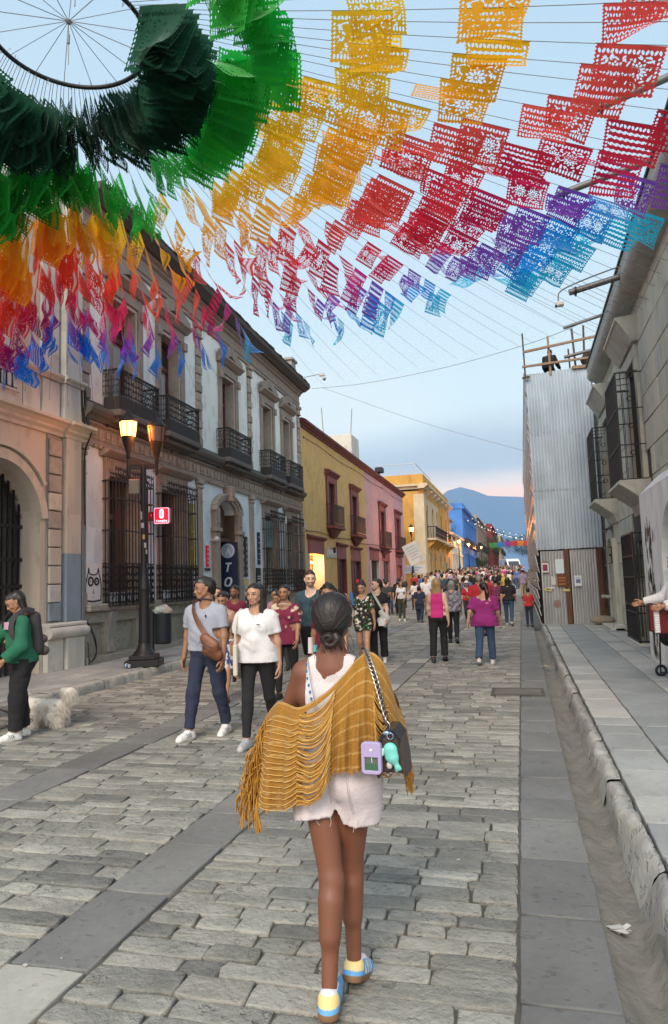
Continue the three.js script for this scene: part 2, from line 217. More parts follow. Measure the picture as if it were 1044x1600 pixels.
rnd = RNG(43); kerbRun('right_kerb', .50, .635, -1.2, -22.6, -1); kerbRun('left_kerb', -7.16, -6.93, -4, -130, 1);
function pavement(name, rows, zA, zB, farZ) {
  const G = new THREE.Group(); G.name = name; G.userData.kind = 'structure'; scene.add(G); const rest = []; let bed = [];
  for (const [x0, x1, lo, hi, mats, pr] of rows) { let z = zA + rr(0, .4); while (z > zB) { const L = rr(lo, hi), zc = z - L / 2, g = sett(x0 + .004, x1 - .004, z - L + .009, z, .15 + gy(zc) + rr(-.003, .003) + (pr || 0), { j: .003, r: .007, h: .06, tilt: .2 }); if (z > farZ) mesh('slab', g, pick(mats), G); else rest.push(g); z -= L; } }
  if (rest.length) mesh('slabs', mergeGeometries(rest), MSl[1], G).userData.kind = 'stuff';
  const x0 = Math.min(...rows.map(r => r[0])), x1 = Math.max(...rows.map(r => r[1])), P = [], I = [], uv = []; let i = 0;
  for (let z = zA + .5; z > zB - 6; z -= 6) { for (const x of [x0, x1]) { P.push(x, .135 + gy(z), z); uv.push(x, -z); } if (i) I.push(2 * i - 2, 2 * i - 1, 2 * i, 2 * i, 2 * i - 1, 2 * i + 1); i++; }
  const g = new THREE.BufferGeometry(); g.setAttribute('position', new THREE.Float32BufferAttribute(P, 3)); g.setAttribute('uv', new THREE.Float32BufferAttribute(uv, 2)); g.setIndex(I); g.computeVertexNormals(); mesh('bed', g, Mdirt, G);
}
rnd = RNG(47);
pavement('right_pavement', [[.645, 1.045, .38, .72, MSl], [1.05, 1.69, .8, 1.5, Mlane], [1.695, 2.1, .4, .75, MSl], [2.105, 2.62, .5, .9, MSl], [2.625, 3.3, .5, .9, MSl]], -1.6, -25, -30);
pavement('left_pavement', [[-7.6, -7.16, .5, .95, MSl], [-8.1, -7.61, .45, .9, MSl], [-9.4, -8.11, .5, 1.0, MSl]], -4, -62, -26);
{ // drain cover sunk in the roadway beside the gutter
  const t = thing('drain_cover', 'rusty rectangular iron drain cover set in the roadway beside the right gutter', 'drain', [-.2, 0, -10.6]);
  const fr = mat([.12, .11, .10], { r: .7, m: .4, t: 'dirt', b: .01 });
  mesh('frame', [box(-.32, .42, .0, .022, -.30, -.26, .004), box(-.32, .42, .0, .022, .26, .30, .004), box(-.32, -.28, .0, .021, -.26, .26), box(.38, .42, .0, .021, -.26, .26)], fr, t);
  mesh('plate', [box(-.279, .379, .004, .014, -.259, .259)], mat([.16, .15, .14], { t: 'dirt', b: .012 }), t);
}

// ---------- left side of the street ----------
const MW = {
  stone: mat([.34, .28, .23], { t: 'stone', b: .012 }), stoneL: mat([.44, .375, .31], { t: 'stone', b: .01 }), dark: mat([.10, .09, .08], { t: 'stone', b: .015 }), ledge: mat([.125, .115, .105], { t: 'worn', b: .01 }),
  white: mat([.83, .86, .84], { t: 'worn', b: .004 }), blueW: mat([.76, .85, .89], { t: 'plaster', b: .003 }), plinth: mat([.38, .365, .30], { t: 'stone', b: .03 }), grey: mat([.58, .58, .54], { t: 'worn', b: .006 }), greyD: mat([.33, .32, .30], { t: 'worn', b: .008 }), tan: mat([.58, .515, .435], { t: 'worn', b: .008 }), bluePatch: mat([.26, .33, .40], { t: 'plaster', b: .004 }),
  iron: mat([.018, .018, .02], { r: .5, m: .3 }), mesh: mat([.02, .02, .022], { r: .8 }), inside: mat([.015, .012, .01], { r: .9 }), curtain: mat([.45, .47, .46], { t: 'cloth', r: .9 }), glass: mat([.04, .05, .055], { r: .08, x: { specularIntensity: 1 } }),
  redwood: mat([.14, .03, .022], { t: 'wood', r: .6 }), brown: mat([.13, .075, .042], { t: 'wood', r: .6 }), brownD: mat([.06, .034, .02], { t: 'wood', r: .6 }),
  yellow: mat([.64, .41, .15], { t: 'worn', b: .006 }), pink: mat([.60, .36, .37], { t: 'worn', b: .005 }), maroon: mat([.13, .022, .025], { t: 'plaster', b: .004, r: .7 }), rose: mat([.30, .10, .10], { t: 'plaster', b: .003 }), maroonD: mat([.06, .010, .012], { t: 'wood', r: .5 }), orange: mat([.45, .09, .03], { t: 'wood', r: .6 }), sign: mat([.6, .6, .56], { t: 'plaster' }), ochre: mat([.58, .32, .07], { t: 'plaster', b: .004 }), cream: mat([.60, .50, .33], { t: 'plaster', b: .003 }), mint: mat([.46, .60, .50], { t: 'plaster', b: .003 }), blue: mat([.06, .22, .60], { t: 'plaster', b: .003 }), brick: mat([.20, .035, .04], { t: 'plaster', b: .003 }), offw: mat([.6, .58, .54], { t: 'plaster', b: .003 }),
};
const F = (a0, a1, y0, y1, w0, w1, ch = 0) => box(w0, w1, y0, y1, -a1, -a0, ch);   // along the facade, up, out from the wall
const wallG = (out, holes, w0, w1) => boxUV(shapeX(out, w1 - w0, holes).rotateY(Math.PI / 2).translate(w0, 0, 0));
const rect = (a0, a1, y0, y1) => [[a0, y0], [a1, y0], [a1, y1], [a0, y1]];
const archHole = (c, r, y0, ys, n = 14, k = 1) => { const p = [[c - r, y0], [c + r, y0]]; for (let i = 0; i <= n; i++) { const t = Math.PI * i / n; p.push([c + r * Math.cos(t), ys + r * k * Math.sin(t)]); } return p; };
const mould = (a0, a1, prof, ends = true) => { // a run of moulding: prof = [w,y] outline, closed against the wall
  const g = shapeX(prof.map(([w, y]) => [w, y]), a1 - a0); return boxUV(g.translate(0, 0, -a1)); };
function spiral(cx, cy, r, turns, dir, start, n = 16) { const p = []; for (let i = 0; i <= n; i++) { const t = i / n, a = start + dir * turns * 2 * Math.PI * t, q = r * (1 - .82 * t); p.push(V(cx + q * Math.cos(a), cy + q * Math.sin(a), 0)); } return p; }
function scrollPanel(L, H, cw, chh, R = .007) { // wrought scrollwork in the x-y plane
  const out = [], nx = Math.max(1, Math.round(L / cw)), ny = Math.max(1, Math.round(H / chh)); cw = L / nx; chh = H / ny; const cell = [];
  for (const sx of [-1, 1]) for (const sy of [-1, 1]) { const s = spiral(sx * cw * .24, sy * chh * .27, Math.min(cw, chh) * .21, 1.15, -sx * sy, sx > 0 ? Math.PI / 2 * (1 - sy) + (sy > 0 ? Math.PI : Math.PI) : (sy > 0 ? 0 : 0), 12); s.unshift(V(sx * cw * .03, sy * chh * .02, 0)); cell.push(tube(s, R, 14, 3)); }
  cell.push(tube([V(0, -chh * .5, 0), V(cw * .13, -chh * .34, 0), V(0, -chh * .12, 0), V(-cw * .1, 0, 0), V(0, chh * .12, 0), V(cw * .13, chh * .34, 0), V(0, chh * .5, 0)], R, 12, 3));
  const unit = merge(cell); for (let i = 0; i < nx; i++) for (let j = 0; j < ny; j++) { const g = unit.clone(); if ((i + j) & 1) g.scale(1, -1, 1), flip(g); g.translate((i + .5) * cw, (j + .5) * chh, 0); out.push(g); }
  for (let i = 0; i <= nx; i++) out.push(sq([i * cw, 0, 0], [i * cw, H, 0], R * 1.6)); return merge(out);
}
function flip(g) { for (const n of ['position', 'normal', 'uv']) { const a = g.attributes[n], s = a.itemSize, d = a.array; for (let i = 0; i < a.count; i += 3) for (let k = 0; k < s; k++) { const t = d[(i + 1) * s + k]; d[(i + 1) * s + k] = d[(i + 2) * s + k]; d[(i + 2) * s + k] = t; } } return g; }
const onFace = (g, a, y, w) => g.clone().rotateY(Math.PI / 2).translate(w, y, -a);   // x-y panel laid along the facade
const onSide = (g, a, y, w) => g.clone().translate(w, y, -a);                          // x-y panel standing out from the wall
function balcony(t, a0, a1, y0, y1, w, m = {}) {
  const b = sub('balcony', t); mesh('slab', [F(a0 - .05, a1 + .05, y0 - .02, y0 + .12, .02, w + .05, .015), F(a0 + .05, a1 - .05, y0 - .16, y0 - .02, .02, w - .05, .02)], m.slab || MW.ledge, b);
  const H = y1 - y0 - .12, P = [scrollPanel(a1 - a0, H * .62, .145, H * .31)], S = scrollPanel(w, H * .62, .15, H * .31);
  mesh('scrollwork', [onFace(P[0], a0, y0 + .12 + H * .36, w), onSide(S, a0, y0 + .12 + H * .36, 0), onSide(S, a1, y0 + .12 + H * .36, 0)], m.iron || MW.iron, b);
  mesh('rail', [F(a0 - .02, a1 + .02, y1 - .03, y1 + .015, w - .03, w + .03, .008), F(a0 - .02, a0 + .03, y1 - .03, y1 + .012, .02, w - .03), F(a1 - .03, a1 + .02, y1 - .03, y1 + .012, .02, w - .03), F(a0, a1, y0 + .12 + H * .33, y0 + .12 + H * .36, w - .012, w + .012), F(a0 - .015, a0 + .015, y0, y1 - .03, w - .015, w + .015), F(a1 - .015, a1 + .015, y0, y1 - .03, w - .015, w + .015)], m.iron || MW.iron, b);
  mesh('screen', [F(a0, a1, y0 - .05, y0 + .1 + H * .34, w + .02, w + .028), F(a0 - .03, a0 - .022, y0 - .05, y0 + .1 + H * .34, .05, w + .02), F(a1 + .022, a1 + .03, y0 - .05, y0 + .1 + H * .34, .05, w + .02)], MW.mesh, b);
}
{ // ----- grey arcade building at the left edge
  const t = thing('arcade_building', 'grey stone building with arched gateway, quoin strip and heavy cornice at the left edge', 'building', [-8.8, 0, -12.6]);
  const c = -2.34, r = 1.1, ys = 2.95;
  const wl = shapeX([[-9, .1], [0, .1], [0, 4.74], [-9, 4.74]], .5, [archHole(c, r, .11, ys, 24), archHole(c - 4.2, r, .11, ys, 24)]).rotateY(Math.PI / 2).translate(-.5, 0, 0);
  mesh('wall', [boxUV(wl), F(-9, 0, 5.08, 10.45, -.6, -.08)], MW.tan, t); 
  mesh('upper_wall', [F(-9, -.01, 5.08, 5.86, -.079, -.03), F(-9, -1.79, 5.14, 5.82, -.029, .01), F(-1.76, -1.28, 5.14, 5.82, -.029, .01), F(-1.22, -.72, 5.14, 5.82, -.029, .03), F(-.64, -.02, 5.1, 5.85, -.029, .10), F(-.6, -.06, 6.02, 10.4, -.079, .09), F(-1.2, -.68, 6.02, 10.4, -.079, -.02), F(-9, -2.1, 6.02, 10.4, -.079, -.02)], MW.grey, t);
  mesh('parapet_cap', [mould(-9, -.66, [[-.079, 5.86], [.05, 5.86], [.05, 5.92], [.11, 5.95], [.11, 6.0], [-.079, 6.02]]), mould(-.66, .02, [[-.029, 5.86], [.13, 5.86], [.13, 5.92], [.19, 5.95], [.19, 6.0], [-.029, 6.02]])], MW.grey, t);
  mesh('cornice', [mould(-9, -.64, [[0, 4.742], [.06, 4.742], [.06, 4.81], [.12, 4.86], [.12, 4.91], [.19, 4.97], [.26, 5.0], [.26, 5.06], [.0, 5.09]]), mould(-.64, .14, [[0, 4.742], [.12, 4.742], [.12, 4.81], [.18, 4.86], [.18, 4.91], [.25, 4.97], [.33, 5.0], [.33, 5.06], [.0, 5.09]])], MW.tan, t);
  const bs = sub('baluster_panel', t); mesh('panel_back', F(-4.4, -1.94, 5.37, 5.68, .011, .02), MW.dark, bs); for (let i = 0; i < 16; i++) mesh('baluster', F(-1.98 - i * .15 - .09, -1.98 - i * .15, 5.40, 5.65, .02, .07, .02), MW.grey, bs); mesh('rim', [F(-4.45, -1.9, 5.34, 5.38, .011, .06), F(-4.45, -1.9, 5.67, 5.71, .011, .06)], MW.grey, bs);
  rnd = RNG(71); const q = sub('quoin_strip', t); mesh('strip_back', F(-1.08, -.68, 1.06, 4.735, .002, .03), MW.greyD, q);
  for (let y = 1.10, i = 0; y < 4.6; y += .357, i++) mesh('block', F(-1.06, -.70, y, Math.min(y + .335, 4.73), .03, .085 + rr(-.006, .006), .014), i < 2 ? (i ? MW.grey : MW.bluePatch) : pick([MW.tan, MW.stoneL, MW.tan]), q);
  mesh('pilaster', [F(-.61, -.13, 2.4, 4.735, .002, .13, .01)], MW.tan, t); mesh('pilaster_paint', F(-.61, -.13, 1.07, 2.4, .002, .13, .01), MW.bluePatch, t);
  const roll = []; for (let k = 0; k <= 10; k++) { const a = -Math.PI / 2 + Math.PI * k / 10; roll.push([.13 + .115 * Math.cos(a), .875 + .115 * Math.sin(a)]); }
  mesh('base', [mould(-1.18, .02, [[0, .76], ...roll, [0, .99]]), mould(-1.18, -.02, [[0, .992], [.19, .992], [.19, 1.03], [.15, 1.065], [0, 1.065]]), F(-1.14, -.66, .13, .758, .002, .11, .01), F(-.62, -.06, .13, .758, .002, .17, .012)], MW.grey, t);
  const ar = []; for (let k = 0; k < 24; k++) { const a0 = Math.PI * (.03 + .94 * k / 24), a1 = Math.PI * (.03 + .94 * (k + 1) / 24), P = (R, a) => [c + R * Math.cos(a), ys + R * Math.sin(a)]; ar.push(boxUV(shapeX([P(1.10, a0), P(1.29, a0), P(1.29, a1), P(1.10, a1)], .05).rotateY(Math.PI / 2).translate(.001, 0, 0))); if (k > 3 && k < 20) ar.push(boxUV(shapeX([P(1.33, a0), P(1.40, a0), P(1.40, a1), P(1.33, a1)], .10).rotateY(Math.PI / 2).translate(.001, 0, 0))); }
  mesh('archivolt', ar, MW.tan, t);
  const g = sub('gate', t), bars = []; for (let i = 0; i < 15; i++) { const a = c - 1.02 + i * .146, top = ys + Math.sqrt(Math.max(.02, 1.21 - (a - c) ** 2)); bars.push(sq([-.42, .15, -a], [-.42, top, -a], .035)); if (i % 4 === 2) bars.push(onFace(merge([tube(spiral(.07, 0, .07, 1.2, 1, Math.PI), .008, 12, 3), tube(spiral(-.07, 0, .07, 1.2, -1, 0), .008, 12, 3), tube(spiral(.07, .3, .07, 1.2, -1, Math.PI), .008, 12, 3), tube(spiral(-.07, .3, .07, 1.2, 1, 0), .008, 12, 3)]), a, 3.15, -.40)); }
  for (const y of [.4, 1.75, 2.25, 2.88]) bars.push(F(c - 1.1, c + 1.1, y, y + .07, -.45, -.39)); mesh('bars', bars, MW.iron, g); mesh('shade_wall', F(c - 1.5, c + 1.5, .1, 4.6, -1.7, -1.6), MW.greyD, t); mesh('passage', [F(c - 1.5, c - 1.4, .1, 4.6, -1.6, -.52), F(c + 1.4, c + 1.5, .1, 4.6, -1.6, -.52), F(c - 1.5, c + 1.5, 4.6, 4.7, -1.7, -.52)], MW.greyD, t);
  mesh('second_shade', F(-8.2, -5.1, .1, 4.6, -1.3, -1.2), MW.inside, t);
  // iron brackets and a black cable that runs down the corner
  mesh('bracket', [bar([.24, 5.12, .25], [.30, 5.75, .38], .022), bar([.30, 5.4, .31], [.12, 5.15, .02], .015), bar([.16, 5.1, -.06], [.10, 6.0, .02], .03)], MW.iron, t);
  mesh('cable', [tube([[.20, 5.1, -.02], [.24, 4.95, -.05], [.19, 4.75, .0], [.14, 4.55, .02], [.14, 3.4, .03], [.145, 2.9, .02]], .018, 40, 5), tube([[.2, 1.02, .01], [.24, .7, -.18], [.22, .4, -.26], [.2, .2, -.08], [.2, .6, .0]], .013, 30, 4), tube([[.2, 1.0, .02], [.28, .62, -.12], [.25, .3, -.2], [.21, .18, .0]], .013, 24, 4)], MW.iron, t);
  mesh('metal_strip', F(-.12, -.03, 1.0, 3.0, .135, .16), mat([.22, .23, .24], { r: .6, m: .3 }), t);
}
{ // ----- the white mansion
  const t = thing('white_mansion', 'white two storey mansion with brown stone trim, iron balconies and barred ground floor windows', 'building', [-8.8, 0, -12.6], 1.3 * Math.PI / 180);
  const L = 16.45, W1 = [[.85, 2.5], [3.3, 5.0], [11.3, 13.0], [13.95, 15.65]], U = [[1.15, 2.35], [3.5, 4.7], [7.6, 8.8], [11.5, 12.7], [13.95, 15.1]];
  mesh('wall', wallG(rect(.02, L, 1.38, 4.8), [...W1.map(([a, b]) => rect(a + .14, b - .14, 1.6, 4.25)), [[7.05, 1.385], [8.6, 1.385], [8.6, 3.95], ...[...Array(9)].map((_, i) => [7.825 + .775 * Math.cos(Math.PI * i / 8), 3.95 + .40 * Math.sin(Math.PI * i / 8)]), [7.05, 3.95]]], -.45, 0), MW.blueW, t);
  mesh('upper_wall', wallG(rect(.0, L, 5.3, 9.45), U.map(([a, b]) => rect(a, b, 5.78, 8.45)), -.45, -.002), MW.white, t);
  mesh('flank', [F(L - .3, L - .002, .1, 10.3, -6, -.46), F(.02, L, 10.2, 10.3, -6, -.46), F(.02, .3, .1, 10.2, -6, -.46)], MW.pink, t);
  // plinth with sunk panels and scrolled consoles
  mesh('plinth', [wallG(rect(.02, 7.0, .1, 1.2), [rect(.2, .78, .3, .98), rect(1.25, 2.1, .3, .98), rect(3.7, 4.6, .3, .98), rect(5.35, 6.4, .3, .98)], .0, .10), F(.02, 7.0, .1, 1.378, -.45, -.001), F(8.65, L, .1, 1.378, -.45, .09), F(.02, 7.0, .1, .28, .101, .17, .01)], MW.plinth, t);
  rnd = RNG(73); const lg = sub('sill_ledge', t); for (let a = .02; a < 6.9;) { const w = rr(.25, .75); mesh('ledge_stone', F(a, Math.min(a + w - .012, 7), 1.20 + rr(-.01, .02), 1.375, .0, .17 + rr(-.03, .06), .03), pick([MW.plinth, MW.stoneL, MW.plinth]), lg); a += w; }
  const con = []; for (const a of [.88, 2.28, 3.32, 4.78]) { const p = []; for (let k = 0; k <= 10; k++) { const u = k / 10; p.push([.10 + .13 * (1 - u) * (1 - u) + .05 * Math.max(0, u - .7) * 3, 1.19 - .85 * u]); } con.push(mould(a, a + .24, [[.1, 1.19], ...p, [.1, .34]])); } each('console', con, MW.greyD, t);
  // pilasters of the ground floor
  const pil = []; for (const [a, b] of [[.005, .11], [5.68, 5.98], [9.98, 10.3], [16.1, 16.42]]) { pil.push(F(a, b, 1.38, 4.55, .001, .07, .008), F(a - .03, b + .03, 1.38, 1.62, .001, .10, .01), F(a - .02, b + .02, 4.1, 4.14, .071, .09), F(a - .05, b + .05, 4.62, 4.78, .001, .13, .02), F(a - .03, b + .03, 4.5, 4.6, .001, .11, .02)); for (let k = 0; k < 3; k++) { const u = (b - a) / 3; pil.push(F(a + u * (k + .2), a + u * (k + .8), 1.7, 4.4, .071, .085, .006)); } } mesh('pilaster', pil, MW.stoneL, t);
  // frieze between the floors
  rnd = RNG(75); mesh('frieze', [mould(.0, L, [[0, 4.802], [.09, 4.802], [.09, 4.86], [.05, 4.89], [.05, 5.2], [.11, 5.24], [.11, 5.29], [0, 5.297]])], MW.stone, t);
  const fr = []; for (let a = .12; a < L - .2; a += .5) { for (let k = 0; k < 3; k++) fr.push(F(a + k * .062, a + .042 + k * .062, 4.92, 5.17, .051, .075, .006)); fr.push(F(a + .24, a + .42, 4.94, 4.99, .051, .085, .02), F(a + .28, a + .40, 5.0, 5.15, .051, .09, .035)); } for (let a = .02; a < L; a += .19) fr.push(F(a, a + .11, 4.745, 4.80, .001, .10, .006)); mesh('frieze_ornament', fr, MW.stoneL, t);
  mesh('storey_ledge', [mould(0, L, [[-.001, 5.3], [.13, 5.3], [.18, 5.38], [.26, 5.42], [.30, 5.5], [.30, 5.58], [.06, 5.70], [.06, 5.745], [-.001, 5.745]])], MW.ledge, t);
  // upper pilasters built of alternating blocks
  for (const [a, b] of [[-.1, .28], [5.72, 6.06], [10.0, 10.32], [16.12, 16.45]]) { const p = sub('block_pilaster', t); for (let y = 5.76, i = 0; y < 8.9; y += .27, i++) mesh('block', F(a + (i & 1 ? .015 : 0), b - (i & 1 ? .015 : 0), y, y + .245, .0, .06 + (i & 1 ? 0 : .022), .012), i % 3 ? MW.stoneL : MW.stone, p); mesh('shaft', F(a + .02, b - .02, 5.75, 9.3, .0, .045), MW.dark, p); mesh('capital', [F(a - .03, b + .03, 9.03, 9.09, .0, .12, .015), F(a, b, 9.09, 9.3, .0, .10, .03), F(a - .05, b + .05, 9.3, 9.44, .0, .15, .02)], MW.stoneL, p); }
  mesh('entablature', [mould(-.1, L, [[-.45, 9.452], [.06, 9.452], [.06, 9.55], [.09, 9.57], [.09, 9.63], [.06, 9.65], [.06, 9.9], [.14, 9.95], [.14, 10.0], [.24, 10.05], [.24, 10.1], [-.45, 10.1]])], MW.stone, t);
  mesh('cornice', [mould(-.14, L + .06, [[-.45, 10.102], [.34, 10.102], [.48, 10.2], [.55, 10.24], [.58, 10.36], [.5, 10.38], [-.1, 10.55], [-.45, 10.55]])], MW.dark, t);
  rnd = RNG(77); const tl = sub('roof_edge', t); for (let a = -.1; a < L; a += .24) mesh('tile', box(.3, .60 + rr(-.03, .03), 10.385, 10.43 + rr(0, .03), -a - .22, -a, .012).translate(0, 0, 0), MW.dark, tl);
  mesh('parapet_post', [F(L - 1.3, L - .7, 10.56, 11.2, -.35, .15, .02), F(L - 1.38, L - .62, 11.2, 11.32, -.42, .22, .02)], MW.greyD, t);
  // upper windows
  U.forEach(([a, b], i) => { const w = sub('window', t), c = (a + b) / 2;
    each('surround', [F(a - .2, a, 5.76, 8.5, .0, .08, .01), F(b, b + .2, 5.76, 8.5, .0, .08, .01), F(a - .2, b + .2, 8.502, 8.78, .0, .07, .01), F(a - .24, a - .04, 8.25, 8.5, .081, .16, .02), F(b + .04, b + .24, 8.25, 8.5, .081, .16, .02)], MW.stone, w);
    each('reveal', [F(a - .001, a + .03, 5.77, 8.46, -.44, -.01), F(b - .03, b + .001, 5.77, 8.46, -.44, -.01), F(a + .03, b - .03, 8.43, 8.46, -.44, -.01)], MW.stoneL, w);
    mesh('pediment', [mould(a - .32, b + .32, [[.0, 8.782], [.12, 8.782], [.22, 8.86], [.28, 8.9], [.28, 8.96], [0, 8.965]]), boxUV(shapeX([[a - .2, 8.967], [b + .2, 8.967], [c, 9.24]], .1).rotateY(Math.PI / 2)), ...[[a - .34, c], [b + .34, c]].map(([p, q]) => sq([.15, 8.985, -p], [.15, 9.33, -q], .07, .30))], MW.stone, w);
    mesh('frame', [F(a + .03, a + .11, 5.78, 8.43, -.40, -.32), F(b - .11, b - .03, 5.78, 8.43, -.40, -.32), F(c - .05, c + .05, 5.78, 8.43, -.40, -.315), F(a + .11, b - .11, 7.6, 7.72, -.40, -.30), F(a + .11, b - .11, 8.33, 8.43, -.40, -.32), F(a + .11, b - .11, 5.78, 6.1, -.40, -.33)], MW.redwood, w);
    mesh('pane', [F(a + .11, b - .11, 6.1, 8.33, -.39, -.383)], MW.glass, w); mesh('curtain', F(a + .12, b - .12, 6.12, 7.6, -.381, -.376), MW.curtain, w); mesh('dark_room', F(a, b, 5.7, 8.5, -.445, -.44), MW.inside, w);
    const bl = i === 2 ? [a - .35, b + .35] : [a - .3, b + .3]; balcony(t, ...bl, 5.52, 6.57, .42); });
  // barred windows of the ground floor
  W1.forEach(([a, b], i) => { const w = sub('window', t), c = (a + b) / 2;
    each('surround', [F(a, a + .15, 1.38, 4.28, .0, .09, .01), F(b - .15, b, 1.38, 4.28, .0, .09, .01), F(a, b, 4.282, 4.6, .0, .08, .01), ...[...Array(7)].map((_, k) => F(a + .06 + k * .03, a + .08 + k * .03, 4.33, 4.56, .081, .095)), ...[...Array(7)].map((_, k) => F(b - .27 + k * .03, b - .25 + k * .03, 4.33, 4.56, .081, .095)), mould(a - .16, b + .16, [[0, 4.602], [.1, 4.602], [.22, 4.68], [.27, 4.72], [.27, 4.742], [0, 4.743]])], MW.stone, w);
    each('reveal', [F(a + .139, a + .17, 1.6, 4.25, -.44, -.005), F(b - .17, b - .139, 1.6, 4.25, -.44, -.005), F(a + .17, b - .17, 4.22, 4.25, -.44, -.005)], MW.stoneL, w);
    mesh('shutter', i < 2 ? [F(a + .17, a + .5, 1.6, 4.22, -.40, -.34), F(b - .6, b - .17, 1.6, 4.22, -.40, -.34), F(a + .5, b - .6, 3.3, 3.42, -.40, -.34), ...[...Array(5)].map((_, k) => F(b - .58 + k * .085, b - .52 + k * .085, 1.65, 4.2, -.339, -.315))] : [F(a + .17, a + .3, 1.6, 4.22, -.40, -.34), F(b - .3, b - .17, 1.6, 4.22, -.40, -.34)], i < 2 ? MW.brown : MW.brownD, w);
    mesh('dark_room', F(a + .1, b - .1, 1.5, 4.3, -.446, -.42), i < 2 ? MW.brownD : MW.inside, w); mesh('pane', F(a + .5, b - .3, 1.7, 4.2, -.415, -.41), MW.glass, w);
    const G = sub('grille', w), bars = [], o = .34, A = a - .02, B = b + .02; for (let k = 0; k <= 12; k++) bars.push(sq([o, 1.3, -(A + (B - A) * k / 12)], [o, 4.12 + (k % 2 ? .0 : .1), -(A + (B - A) * k / 12)], .018)); for (const y of [1.3, 2.22, 2.95, 3.65, 4.05]) bars.push(F(A, B, y, y + .028, o - .012, o + .012), F(A - .01, A + .012, y, y + .025, .0, o), F(B - .012, B + .01, y, y + .025, .0, o)); for (const q of [A, B]) for (const x of [.08, .17, .26]) bars.push(sq([x, 1.3, -q], [x, 4.1, -q], .016));
    mesh('bars', bars, MW.iron, G); mesh('scrollwork', [onFace(scrollPanel(B - A, .9, .19, .3, .010), A, 1.32, o), onSide(scrollPanel(o, .9, .17, .3, .010), A, 1.32, 0), onSide(scrollPanel(o, .9, .17, .3, .010), B, 1.32, 0), onFace(scrollPanel(B - A, .3, .2, .3, .008), A, 4.08, o)], MW.iron, G); });
  // doorway
  { const d = sub('doorway', t), c = 7.825; each('jamb', [F(6.72, 7.06, .15, 3.3, .0, .16, .015), F(8.6, 8.94, .15, 3.3, .0, .16, .015), F(6.66, 7.10, 3.3, 3.42, .0, .22, .015), F(8.56, 9.0, 3.3, 3.42, .0, .22, .015), F(6.74, 7.06, 3.42, 4.05, .0, .17, .015), F(8.6, 8.92, 3.42, 4.05, .0, .17, .015), F(6.82, 6.98, 3.55, 3.95, .171, .2, .02), F(8.68, 8.84, 3.55, 3.95, .171, .2, .02)], MW.stone, d);
    for (let k = 0; k < 11; k++) { const P = (R, q) => [c + R * Math.cos(q), 3.95 + .52 * R * Math.sin(q)], q0 = Math.PI * k / 11 + .01, q1 = Math.PI * (k + 1) / 11 - .01; for (const [r0, r1, dp] of [[.76, .92, .1], [.925, 1.06, .15], [1.065, 1.16, .2]]) mesh('voussoir', boxUV(shapeX([P(r0, q0), P(r1, q0), P(r1, q1), P(r0, q1)], dp).rotateY(Math.PI / 2)), MW.stoneL, d); }
    mesh('keystone', [F(c - .13, c + .13, 4.3, 4.79, .0, .3, .03), F(c - .08, c + .08, 4.45, 4.72, .301, .33, .03)], MW.stone, d);
    mesh('passage', [F(7.04, 7.07, .15, 3.95, -1.6, -.0), F(8.58, 8.61, .15, 3.95, -1.6, -.0), F(7.0, 8.65, .1, 3.9, -1.64, -1.6)], MW.brown, d); mesh('transom', [F(7.07, 8.58, 3.06, 3.16, -.4, -.1, .01), F(7.07, 8.58, 3.16, 4.36, -.4, -.34), ...[...Array(4)].map((_, k) => F(7.14 + k * .36, 7.43 + k * .36, 3.25, 3.9, -.339, -.30, .02))], MW.brown, d); mesh('door_leaf', [F(7.07, 7.12, .15, 3.06, -.8, -.1), F(7.12, 7.45, .15, 3.06, -.86, -.8, .01), F(7.16, 7.41, .5, 1.4, -.8, -.77, .02), F(7.16, 7.41, 1.6, 2.8, -.8, -.77, .02)], MW.brown, d); mesh('step', F(7.07, 8.58, .1, .2, -1.6, .06), MW.plinth, d); }
  // white bulb fitting, drain pipes with owl heads by the last windows
  for (const q of [13.35, 16.0]) mesh('drain_pipe', [bar([.2, 1.5, -q], [.2, 4.15, -q], .055, 10), F(q - .07, q + .07, 3.98, 4.3, .12, .3, .03)], MW.offw, t);
  mesh('wall_lamp', [new THREE.SphereGeometry(.09, 10, 8).toNonIndexed().translate(.22, 3.05, -6.62), F(6.6, 6.64, 3.02, 3.06, .0, .16)], MW.offw, t);
}
